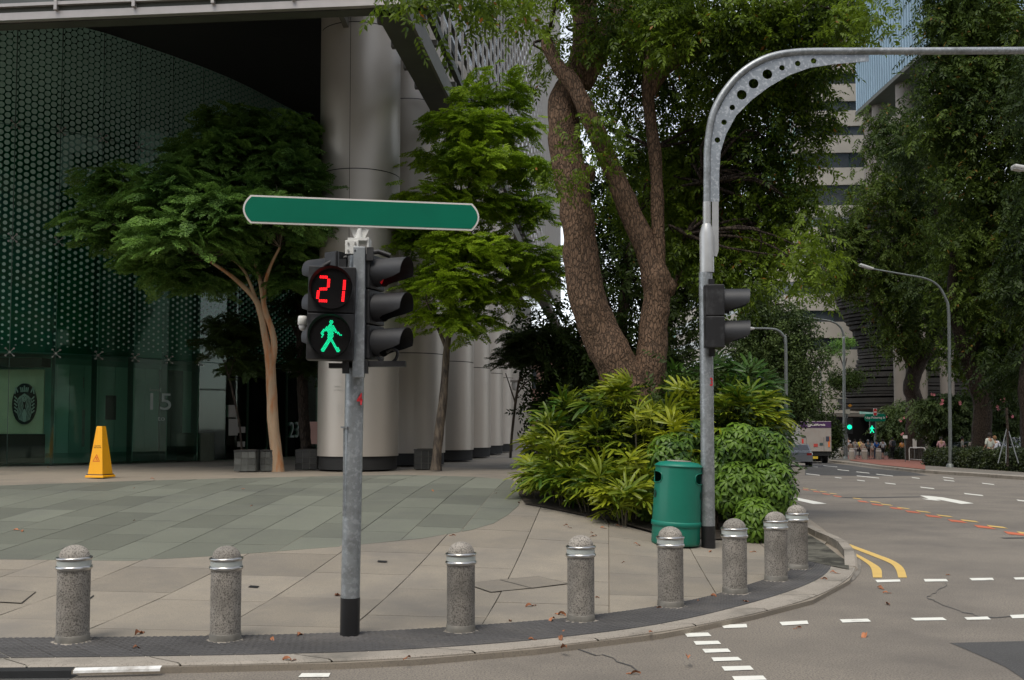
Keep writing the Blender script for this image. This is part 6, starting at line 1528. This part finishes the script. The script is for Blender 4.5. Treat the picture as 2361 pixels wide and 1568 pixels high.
# ---- far signals and signs
def farpole(lab, x, yb, yt, r, name, cat, m_=m_post):
    b = farpos(x, yb); t = thing(name, lab, cat, b); g = MB(); g.cyl((0, 0, 0), P(x, yt, b.y)-b, r, r, 10); g.build('pole', m_, t); return t, b.y
t, Y = farpole('far signal pole with round green light beside the lamp post', 1952, 1057, 950, .075, 'far_traffic_light', 'traffic light')
q = P(1958, 982, Y-.1)-t.location; s = Y/FD; g = MB(); g.box(q, (13*s, .2, 36*s)); h = g.build('signal_head', m_hous, t); g = MB(); c = P(*r5(1010, 680), Y-.25)-t.location; g.cyl(c, c+Vector((0, -.05, 0)), 5.2*s, 5.2*s, 20); g.build('green_light', emit('far_green', (.004, .85, .42), .9), h)
g = MB(); c = P(1953, 949, Y-.1)-t.location; g.box(c, (10*s, .3, 10*s)); g.build('detector_box', M('beige_box', (.33, .32, .27), .6), t)
t, Y = farpole('far pedestrian signal pole with small green man under the street name sign', 2017, 1057, 957, .085, 'far_traffic_light', 'traffic light'); s = Y/FD
q = P(2010, 985, Y-.1)-t.location; g = MB(); g.box(q, (11*s, .2, 30*s)); h = g.build('signal_head', m_hous, t)
g = MB(); T = Matrix.Translation(P(2009.6, 989.7, Y-.22)-t.location) @ Matrix.Scale(1.0, 4)
fm = [[(x-565)/290*16.5*s for x, y in p] for p in man]; 
for p in man:
    pts_ = [((x-565)/290*17*s, 0, -(y-1000)/290*17*s) for x, y in p]; g.add(pts_, [tuple(reversed(range(len(pts_))))], 0, False, T)
g.build('walking_man', bpy.data.materials['far_green'], h)
us = thing('street_name_sign', 'small distant green sign reading Upp Pickering St', 'street sign', P(2017, 963, Y-.25)); w_s = 50*s; h_s = 8.6*s
g = MB(); vprism(g, board(w_s, h_s, .15), -.02, .02, Matrix.Identity(4)); g.build('board', m_sgreen, us)
link('lettering', text_mesh('Upp Pickering St', h_s*.78, .003, m_swhite, 1.0, off=.004), us, loc=(0, -.03, 0), rot=(R(90), 0, 0))
m_red = M('sign_red', (.45, .02, .02), .5, var=.05)
def noentry(lab, x, y, w, h, Y):
    s = Y/FD; t = thing('no_entry_sign', lab, 'traffic sign', P(x, y, Y)); g = MB(); n = 24; r = w/2*s
    pts = [(r*math.cos(2*math.pi*i/n), (h-w)/2*s*(1 if math.sin(2*math.pi*i/n) >= 0 else -1)+r*math.sin(2*math.pi*i/n)) for i in range(n)]
    g.box((0, .01, 0), (w*s*1.15, .02, h*s*1.05)); g.build('plate', m_swhite, t); g = MB(); vprism(g, pts, -.02, .0, Matrix.Identity(4)); g.build('red_face', m_red, t); g = MB(); g.box((0, -.03, 0), (w*s*.78, .01, h*s*.16)); g.build('white_bar', m_swhite, t)
noentry('distant red and white no entry sign above the street name sign', 2017, 950, 7.6, 15.5, Y-.3)
t, Y = farpole('distant sign pole in front of the leaning trunk', 2102, 1046, 960, .06, 'sign_pole', 'pole'); noentry('distant red and white no entry sign against the dark trunk', 2102.5, 953, 7.6, 16.5, Y-.2)
g = MB(); c = P(1959, 935, 84); r = 5.2/FD*84; g.add([c+Vector((r, 0, 0)), c+Vector((r*.3, 0, r*.65)), c+Vector((-r*.3, 0, r*.65)), c+Vector((-r, 0, 0)), c+Vector((-r*.3, 0, -r*.65)), c+Vector((r*.3, 0, -r*.65))], [(0, 5, 4, 3, 2, 1)]); g.box(c+Vector((0, .08, 0)), (r*.6, .08, r*.6)); tag(g.build('orange_sign', M('orange_plate', (.55, .25, .03), .5)), 'small orange diamond shaped sign high beside the far lamp post', 'sign')
for x0, y0, x1, y1, Y, lab in ((2081, 1004, 2091, 1011, 70, 'small white board among the people at the crossing'), (2104, 1012, 2112, 1034, 76, 'white upright panel beside the sign pole')):
    a = P(x0, y1, Y); b = P(x1, y0, Y); t = thing('notice_board', lab, 'board', ((a.x+b.x)/2, Y, a.z)); g = MB(); g.box((0, 0, (b.z-a.z)/2), (b.x-a.x, .06, b.z-a.z), ch=.01); g.build('panel', m_swhite, t)
    zg = zr(0, Y)+.17; g = MB(); g.cyl((0, .06, zg-a.z), (0, .06, 0), .03, None, 8); g.build('post', m_post, t)
# white barrier
a, b = farpos(2096, 1063), farpos(2133, 1066); t = thing('crowd_barrier', 'white tubular barrier standing on the red footway', 'barrier', (a+b)/2); h = 31/FD*a.y
aa, bb_ = a-t.location, b-t.location
g = MB(); g.tube([aa, aa+Vector((0, 0, h*.9)), aa+Vector((.08, 0, h)), bb_+Vector((-.08, 0, h)), bb_+Vector((0, 0, h*.9)), bb_], .035, 8); g.tube([aa+Vector((0, 0, .15)), bb_+Vector((0, 0, .15))], .02, 6); g.build('frame', m_wpaint, t)
for i in range(1, 8): p = aa.lerp(bb_, i/8); g = MB(); g.cyl(p+Vector((0, 0, .15)), p+Vector((0, 0, h)), .014, None, 6); g.build('bar', m_post, t)
# far bollards
for i, x in enumerate((1938, 1963, 1993, 2025)):
    b = farpos(x, 1057 if i == 0 else 1060); hh = 27/FD*b.y; r = 6/FD*b.y; t = thing('far_bollard', ['pale bollard left of the far lamp post', 'pale bollard just right of the far lamp post', 'pale bollard in front of the group of pedestrians', 'pale bollard at the right of the pedestrians beside the signal pole'][i], 'bollard', b, 0, 'bollards at the far crossing')
    g = MB(); g.lathe([(r, 0), (r, hh*.85), (r*.8, hh*.96), (0, hh)], 16); g.build('body', m_kerb, t); g = MB(); g.lathe([(r*1.03, hh*.72), (r*1.03, hh*.8)], 16); g.build('band', m_swhite, t)
# ---- vehicles
m_tyre = M('tyre', (.012, .012, .012), .8, var=.1); m_rim = M('rim', (.35, .35, .36), .35, .8); m_carglass = M('car_glass', (.015, .02, .022), .08, var=0, spec=.9)
def wheel(par, x, y, r, w=.22):
    g = MB(); g.lathe([(r*.55, -w/2), (r*.92, -w/2), (r, -w/2+.03), (r, w/2-.03), (r*.92, w/2), (r*.55, w/2)], 24, T=Matrix.Translation((x, y, r)) @ Matrix.Rotation(R(90), 4, 'X')); o = g.build('wheel', m_tyre, par)
    g = MB(); s_ = 1 if y > 0 else -1; g.cyl((x, y-s_*.02, r), (x, y+s_*(w/2-.02), r), r*.56, None, 16); g.build('rim', m_rim, o)
def car(lab, loc_, yaw, col, kind='sedan', name='parked_car', group=None):
    t = thing(name, lab, 'car', loc_, yaw, group); m_ = M('car_paint', col, .25, .3, var=0, coat=.6)
    if kind == 'sedan': prof = [(-2.2, .35), (-2.22, .75), (-2.1, .92), (-1.55, 1.0), (-.95, 1.40), (-.2, 1.46), (.45, 1.38), (1.15, .98), (1.95, .85), (2.2, .65), (2.22, .35)]
    else: prof = [(-2.25, .4), (-2.3, .9), (-2.2, 1.15), (-1.9, 1.68), (-1.3, 1.76), (.1, 1.74), (.75, 1.6), (1.35, 1.08), (2.05, .98), (2.3, .75), (2.3, .4)]
    g = MB(); n = len(prof); W2 = .88
    def hw(z): return W2*(1 if z < .95 else 1-.22*(z-.95)/.6)
    V = [(x, -hw(z), z) for x, z in prof]+[(x, hw(z), z) for x, z in prof]; g.add(V, [(i, i+1, n+i+1, n+i) for i in range(n-1)]+[tuple(range(n-1, -1, -1)), tuple(range(n, 2*n)), (n-1, 0, n, 2*n-1)]); g.build('body', m_, t)
    zb0, zt0 = (.98, 1.36) if kind == 'sedan' else (1.12, 1.62)
    xs_ = ((-1.35, -.15), (-.08, .85)) if kind == 'sedan' else ((-1.8, -.75), (-.68, .2), (.27, 1.0))
    for s_ in (-1, 1):
        for x0, x1 in xs_:
            zt1 = zt0-.02 if x1 < .5 else zt0-.2; xt0 = x0+(.28 if x0 < -1.2 else 0); xt1 = x1-(.35 if x1 > .7 else 0)
            q = [(x0, zb0), (x1, zb0), (xt1, zt0), (xt0, zt0)]; g = MB(); g.add([(x, s_*(hw(z)+.008), z) for x, z in q], [(0, 1, 2, 3) if s_ < 0 else (3, 2, 1, 0)]); g.build('side_window', m_carglass, t)
    pf = dict(enumerate(prof)); 
    for (i, j), nm in (((6, 7), 'windscreen'), ((3, 4), 'rear_window') if kind == 'sedan' else ((2, 3), 'rear_window')):
        (x0, z0), (x1, z1) = prof[i], prof[j]; nx, nz_ = (z0-z1), (x1-x0); l = math.hypot(nx, nz_); ox, oz = nx/l*-.01, nz_/l*.01
        f = lambda t_: (x0+(x1-x0)*t_-0*ox, z0+(z1-z0)*t_+.012)
        (a0, b0), (a1, b1) = f(.1), f(.9); g = MB(); g.add([(a0, -hw(b0)+.09, b0), (a1, -hw(b1)+.07, b1), (a1, hw(b1)-.07, b1), (a0, hw(b0)-.09, b0)], [(0, 1, 2, 3)]); g.build(nm, m_carglass, t)
    for x in (-1.35, 1.35):
        for y in (-.8, .8): wheel(t, x, y, .32 if kind == 'sedan' else .36)
    mt = bpy.data.materials.get('tail_light') or M('tail_light', (.35, .01, .01), .25, var=0, coat=.5); mh = bpy.data.materials.get('head_light') or M('head_light', (.6, .6, .6), .15, var=0)
    for y in (-.68, .68): g = MB(); g.box((-2.2, y, .82), (.06, .3, .15)); g.build('tail_light', mt, t); g = MB(); g.box((2.16, y, .68), (.08, .32, .13)); g.build('headlight', mh, t)
    return t
def ground(x, Y, lift=.17): p = P(x, 1000, Y); return Vector((p.x, Y, zr(0, Y)+lift))
car('dark grey parked car, left one of the two behind the hedge', ground(2222, 70), R(172), (.10, .11, .12))
car('silver grey parked car behind the hedge beside the person with backpack', ground(2262, 66), R(168), (.32, .33, .35))
car('white parked car at the right edge behind the staked sapling', ground(2340, 66), R(170), (.62, .62, .60), 'suv')
gc = G(1850, 1076, zr); car('grey car on the road half hidden by the hedge behind the truck', Vector((P(1836, 1070, gc.y+2).x, gc.y+2.2, zr(0, gc.y+2))), R(78), (.30, .31, .32), name='moving_car')
# truck
gt = G(1880, 1069, zr); Yt = gt.y+1.0; s = Yt/FD; tr = thing('box_truck', 'box truck seen from behind with purple header band and white body', 'truck', (P(1881, 1060, Yt).x, Yt, zr(0, Yt)), R(-9))
m_tbox = M('truck_body', (.32, .295, .27), .55, var=.06, vscale=1.2, stain=(.30, .25, .22), stain_scale=1.5); m_purp = M('truck_purple', (.06, .022, .09), .45, var=.05)
hw_ = 35.5*s*.97; zt_ = (1069-972)*s; zb_ = (1069-1042)*s
g = MB(); g.box((0, 2.6, (zt_+zb_)/2), (2*hw_, 5.2, zt_-zb_), ch=.03); g.build('cargo_box', m_tbox, tr)
def rear(z): return -.02
def onrear(g, x0, y0, x1, y1, d=.02, mi=0):   # zoomed picture coordinates inside the rear face (170..690, 595..1095)
    X0, X1 = (x0-430)/260*hw_, (x1-430)/260*hw_; Z0_, Z1_ = zb_+(1095-y1)/500*(zt_-zb_), zb_+(1095-y0)/500*(zt_-zb_); g.box(((X0+X1)/2, -d/2, (Z0_+Z1_)/2), (X1-X0, d, Z1_-Z0_), mi=mi); return (X0+X1)/2, (Z0_+Z1_)/2, Z1_-Z0_
g = MB(); onrear(g, 172, 603, 690, 702, .03); g.build('header_band', m_purp, tr)
g = MB(); onrear(g, 185, 712, 675, 1088, .03); g.build('tail_lift', m_tbox, tr)
for x in (265, 560): g = MB(); onrear(g, x, 860, x+5, 1085, .045); g.build('seam', m_dkbeam, tr)
g = MB(); cx_, cz_, hh = onrear(g, 360, 630, 575, 680, .001); me = text_mesh('California', hh*1.0, .003, m_swhite, 1.15, shear=.2, off=.006); link('lettering', me, tr, loc=(cx_, -.045, cz_), rot=(R(90), 0, 0))
g = MB(); c0, c1, _ = onrear(MB(), 285, 620, 350, 690); T = Matrix.Translation((c0, -.036, c1)) @ Matrix.Rotation(R(90), 4, 'X'); o = ringm(0.0, .16, bar=False).build('round_emblem', m_swhite, tr); o.matrix_local = T
o = ringm(0.06, .10, bar=False).build('emblem_ring', m_purp, tr); o.matrix_local = Matrix.Translation((c0, -.04, c1)) @ Matrix.Rotation(R(90), 4, 'X')
for x0, y0, x1, y1, c, nm in ((390, 965, 460, 1015, (.45, .06, .05), 'red_sticker'), (490, 950, 548, 992, (.05, .08, .08), 'dark_sticker'), (598, 845, 655, 925, (.04, .05, .08), 'dark_panel'), (632, 930, 662, 1020, (.75, .18, .03), 'orange_marker'), (655, 850, 668, 930, (.6, .16, .05), 'orange_marker'), (195, 840, 262, 866, (.05, .06, .06), 'dark_panel'), (193, 890, 222, 1000, (.62, .04, .03), 'red_marker')):
    g = MB(); onrear(g, x0, y0, x1, y1, .05); g.build(nm, M(nm+'_paint', c, .5, var=.05), tr)
g = MB(); g.box((0, .3, zb_-.14), (2*hw_*.96, .5, .22)); g.box((0, 2.8, zb_-.2), (.9, 5.4, .25)); g.build('underframe', m_black, tr)
g = MB(); g.box((0, .02, .62), (2*hw_*.9, .06, .12)); g.build('bumper', m_black, tr)
g = MB(); onrear(g, 375, 1172, 458, 1212, .05); g.build('number_plate', M('plate_yellow', (.6, .42, .03), .5), tr)
for x in (-.72, .72): wheel(tr, 1, 1, .4) if False else None
for x in (-.78, .78):
    for y in (1.2, 4.6):
        g = MB(); g.lathe([(.2, -.2), (.38, -.2), (.41, -.16), (.41, .16), (.38, .2), (.2, .2)], 20, T=Matrix.Translation((x, y, .41)) @ Matrix.Rotation(R(90), 4, 'Y')); g.build('wheel', m_tyre, tr)
g = MB(); g.box((0, 6.2, 1.35), (1.9, 1.6, 1.7), ch=.1); g.build('cab', m_tbox, tr)
# ---- people
m_skin = M('skin', (.36, .21, .14), .6, var=.05); m_hair = M('hair_dark', (.012, .009, .007), .6, var=0)
def skinned(pts, edges, radii, root=0, sub=1):
    me = bpy.data.meshes.new('s'); me.from_pydata(pts, edges, []); o = bpy.data.objects.new('s', me); C.objects.link(o)
    o.modifiers.new('Skin', 'SKIN'); me.skin_vertices.new() if not me.skin_vertices else None
    lay = me.skin_vertices[0].data
    for i, r in enumerate(radii): lay[i].radius = (r, r) if not isinstance(r, tuple) else r; lay[i].use_root = (i == root)
    sb_ = o.modifiers.new('Sub', 'SUBSURF'); sb_.levels = sub; sb_.render_levels = sub
    bpy.context.view_layer.update(); m = bpy.data.meshes.new_from_object(o.evaluated_get(bpy.context.evaluated_depsgraph_get())); bpy.data.objects.remove(o)
    for p in m.polygons: p.use_smooth = True
    return m
def pose(stride, arm, bend=0):
    hp = [(0, 0, .95)]; J = {}
    J['pel'] = (0, 0, .95); J['wai'] = (0, 0, 1.08); J['che'] = (0, .0, 1.30); J['nec'] = (0, 0, 1.46); J['hd0'] = (0, -.01, 1.56); J['hd1'] = (0, -.01, 1.66)
    for s_, k in ((-1, 'L'), (1, 'R')):
        st_ = stride*s_; J['hip'+k] = (.09*s_, 0, .90); J['kne'+k] = (.10*s_, st_*.5-.04, .50); J['ank'+k] = (.10*s_, st_+(.08 if st_ > 0 else 0), .09); J['toe'+k] = (.11*s_, st_-.15, .03)
        J['sho'+k] = (.17*s_, 0, 1.40); J['elb'+k] = (.24*s_, -st_*.35+.03, 1.13); J['wri'+k] = (.22*s_+arm*.0, -st_*.6-.10-(arm*.12 if s_ > 0 else 0), .92+(arm*.22 if s_ > 0 else 0)); J['han'+k] = (.22*s_, -st_*.6-.14-(arm*.18 if s_ > 0 else 0), .84+(arm*.25 if s_ > 0 else 0))
    return J
def person_meshes(stride, arm):
    J = pose(stride, arm); nm = list(J); ix = {n: i for i, n in enumerate(nm)}
    E = [('pel', 'wai'), ('wai', 'che'), ('che', 'nec'), ('nec', 'hd0'), ('hd0', 'hd1')]
    for k in 'LR': E += [('pel', 'hip'+k), ('hip'+k, 'kne'+k), ('kne'+k, 'ank'+k), ('ank'+k, 'toe'+k), ('che', 'sho'+k), ('sho'+k, 'elb'+k), ('elb'+k, 'wri'+k), ('wri'+k, 'han'+k)]
    rad_ = {'pel': (.13, .09), 'wai': (.12, .085), 'che': (.14, .10), 'nec': .05, 'hd0': (.075, .085), 'hd1': (.07, .085), 'hip': .085, 'kne': .055, 'ank': .038, 'toe': .03, 'sho': .055, 'elb': .038, 'wri': .028, 'han': .035}
    def build(sel, grow, extra={}):
        ns = [n for n in nm if n in sel]; id_ = {n: i for i, n in enumerate(ns)}
        def rr(n):
            r = extra.get(n[:3] if n not in rad_ else n, None) or extra.get(n) or rad_.get(n) or rad_[n[:3]]
            return tuple(q*grow for q in r) if isinstance(r, tuple) else (r*grow, r*grow)
        return skinned([J[n] for n in ns], [(id_[a], id_[b]) for a, b in E if a in id_ and b in id_], [rr(n) for n in ns])
    body = build(nm, 1.0)
    shirt = build(['pel', 'wai', 'che', 'shoL', 'shoR', 'elbL', 'elbR'], 1.22, {'elb': .042})
    trous = build(['pel', 'hipL', 'hipR', 'kneL', 'kneR', 'ankL', 'ankR'], 1.22)
    shorts = build(['pel', 'hipL', 'hipR', 'kneL', 'kneR'], 1.28)
    g = MB(); T = Matrix.Translation((0, .0, 1.60)); pr = [(.105*math.cos(a), .13*math.sin(a)) for a in [R(q) for q in (-25, 0, 25, 50, 75, 89.9)]]; g.lathe(pr, 14, T=T @ Matrix.Translation((0, .02, 0))); hair = g.mesh('hair', m_hair)
    g = MB(); g.lathe([(.15, 1.12), (.17, 1.0), (.20, .8), (.24, .5), (.26, .32)], 16, T=Matrix.Scale(1, 4)); skirt = g.mesh('dress', m_hair)
    g = MB()
    for s_ in (-1, 1):
        e_ = Vector(J['toeL' if s_ < 0 else 'toeR']); a_ = Vector(J['ankL' if s_ < 0 else 'ankR']); g.box(((e_+a_)/2-Vector((0, 0, .03))), (.10, .27, .08), ch=.02)
    shoes = g.mesh('shoes', m_black)
    return dict(body=body, shirt=shirt, trousers=trous, shorts=shorts, hair=hair, dress=skirt, shoes=shoes)
PM = [person_meshes(.22, 0), person_meshes(-.16, 1), person_meshes(.06, 0)]
cmats = {}
def cm(c):
    if c not in cmats: cmats[c] = M('cloth', c, .85, var=.12, vscale=6)
    return cmats[c]
def person(lab, loc_, h, yaw, v, top, bot, lower='trousers', pack=None, hair=(.012, .009, .007), bag=None):
    t = thing('person', lab, 'person', loc_, yaw, None); k = h/1.73; t.scale = (k, k, k); pm = PM[v]
    b = pm['body'].copy(); b.materials.clear(); b.materials.append(m_skin); link('body', b, t)
    a = pm['shirt'].copy(); a.materials.clear(); a.materials.append(cm(top)); link('shirt', a, t)
    l = pm[lower].copy(); l.materials.clear(); l.materials.append(cm(bot)); link(lower, l, t)
    hm = pm['hair'].copy(); hm.materials.clear(); hm.materials.append(cm(hair)); link('hair', hm, t); link('shoes', pm['shoes'], t)
    if pack: g = MB(); g.box((0, .20, 1.22), (.30, .18, .44), ch=.05); g.box((0, .3, 1.12), (.22, .05, .2), ch=.02); tag(g.build('backpack', cm(pack), None, loc=loc_, rot=(0, 0, yaw), scale=(k, k, k)), lab.split(' wearing')[0].split(' in ')[0]+' backpack worn by the person in pale shirt' if False else {'a': 'x'}.get('z', 'backpack on the back of the '+lab.split('person ')[-1]), 'backpack')
    if bag: g = MB(); g.box((.27, -.02, .72), (.06, .24, .28), ch=.02); tag(g.build('hand_bag', cm(bag), None, loc=loc_, rot=(0, 0, yaw), scale=(k, k, k)), 'green shopping bag held by the woman in white', 'bag')
def pr5(x, yt, yb): # head top and feet in zoom picture 5
    b = farpos(*r5(x, yb)); return b, (yb-yt)*.2233*.6146/FD*b.y
F_ = (.28, .20, .14)
ppl = [('person in long white and grey dress walking towards the viewer', 1105, 880, 1220, 0, 0, (.45, .42, .38), (.42, .42, .42), 'trousers', None), ('person in yellow shirt and dark trousers behind the front row', 1197, 882, 1200, 0, 1, (.65, .50, .06), (.02, .02, .025), 'trousers', None),
 ('person in beige sleeveless dress', 1240, 915, 1205, 0, 2, (.36, .28, .22), (.38, .30, .25), 'trousers', None), ('person with grey hair, slate patterned shirt and dark trousers', 1325, 890, 1222, 0, 0, (.12, .16, .17), (.015, .015, .018), 'trousers', None),
 ('person in white top with green shopping bag', 1388, 912, 1212, 0, 2, (.55, .55, .52), (.35, .22, .16), 'shorts', None), ('person in bright blue shirt and jeans seen from behind', 1465, 888, 1220, 180, 1, (.02, .12, .42), (.04, .07, .13), 'trousers', None),
 ('person in white tee shirt and black shorts walking away', 1572, 880, 1215, 180, 0, (.60, .60, .60), (.012, .012, .014), 'shorts', None), ('person in pale shirt carrying a dark backpack', 1735, 850, 1222, 180, 2, (.42, .36, .32), (.02, .02, .02), 'trousers', (.04, .045, .05)),
 ('person in orange brown top beyond the short hedge', 1892, 900, 1200, 180, 1, (.42, .18, .04), (.05, .03, .02), 'trousers', None), ('person in brown clothes partly behind the far lamp post', 1030, 925, 1215, 0, 2, (.26, .18, .12), (.2, .15, .1), 'trousers', None),
 ('person in white shirt left of the far signal pole', 990, 850, 1200, 0, 1, (.5, .5, .52), (.05, .05, .06), 'trousers', None)]
for lab, x, yt, yb, yaw, v, top, bot, low, pk in ppl:
    b, h = pr5(x, yt, yb); person(lab, b, h, R(yaw+rnd.uniform(-12, 12)), v, top, bot, low, pk, (.25, .25, .25) if 'grey hair' in lab else (.012, .009, .007), (.10, .30, .05) if 'green shopping' in lab else None)
person('person in pale green shirt standing next to the white car', ground(r6(1565, 0)[0], 50), 1.82, R(200), 2, (.42, .44, .38), (.35, .32, .27)); person('person in white top with light brown hair reaching out', ground(r6(1655, 0)[0], 51), 1.68, R(150), 1, (.50, .50, .55), (.05, .06, .08), hair=(.16, .08, .03))
person('person with grey backpack behind the long hedge', ground(r6(1278, 0)[0], 60), 1.62, R(180), 2, (.45, .38, .34), (.20, .08, .08), pack=(.09, .08, .09)); person('person in pink shirt by the porch column', ground(r6(755, 0)[0], 60), 1.7, R(0), 2, (.50, .28, .30), (.03, .03, .03))
person('person with pale sleeves in the shade behind the parked cars', ground(r6(1110, 0)[0], 64), 1.75, R(60), 1, (.33, .33, .28), (.02, .02, .02))
print('FAR', len(bpy.data.objects))
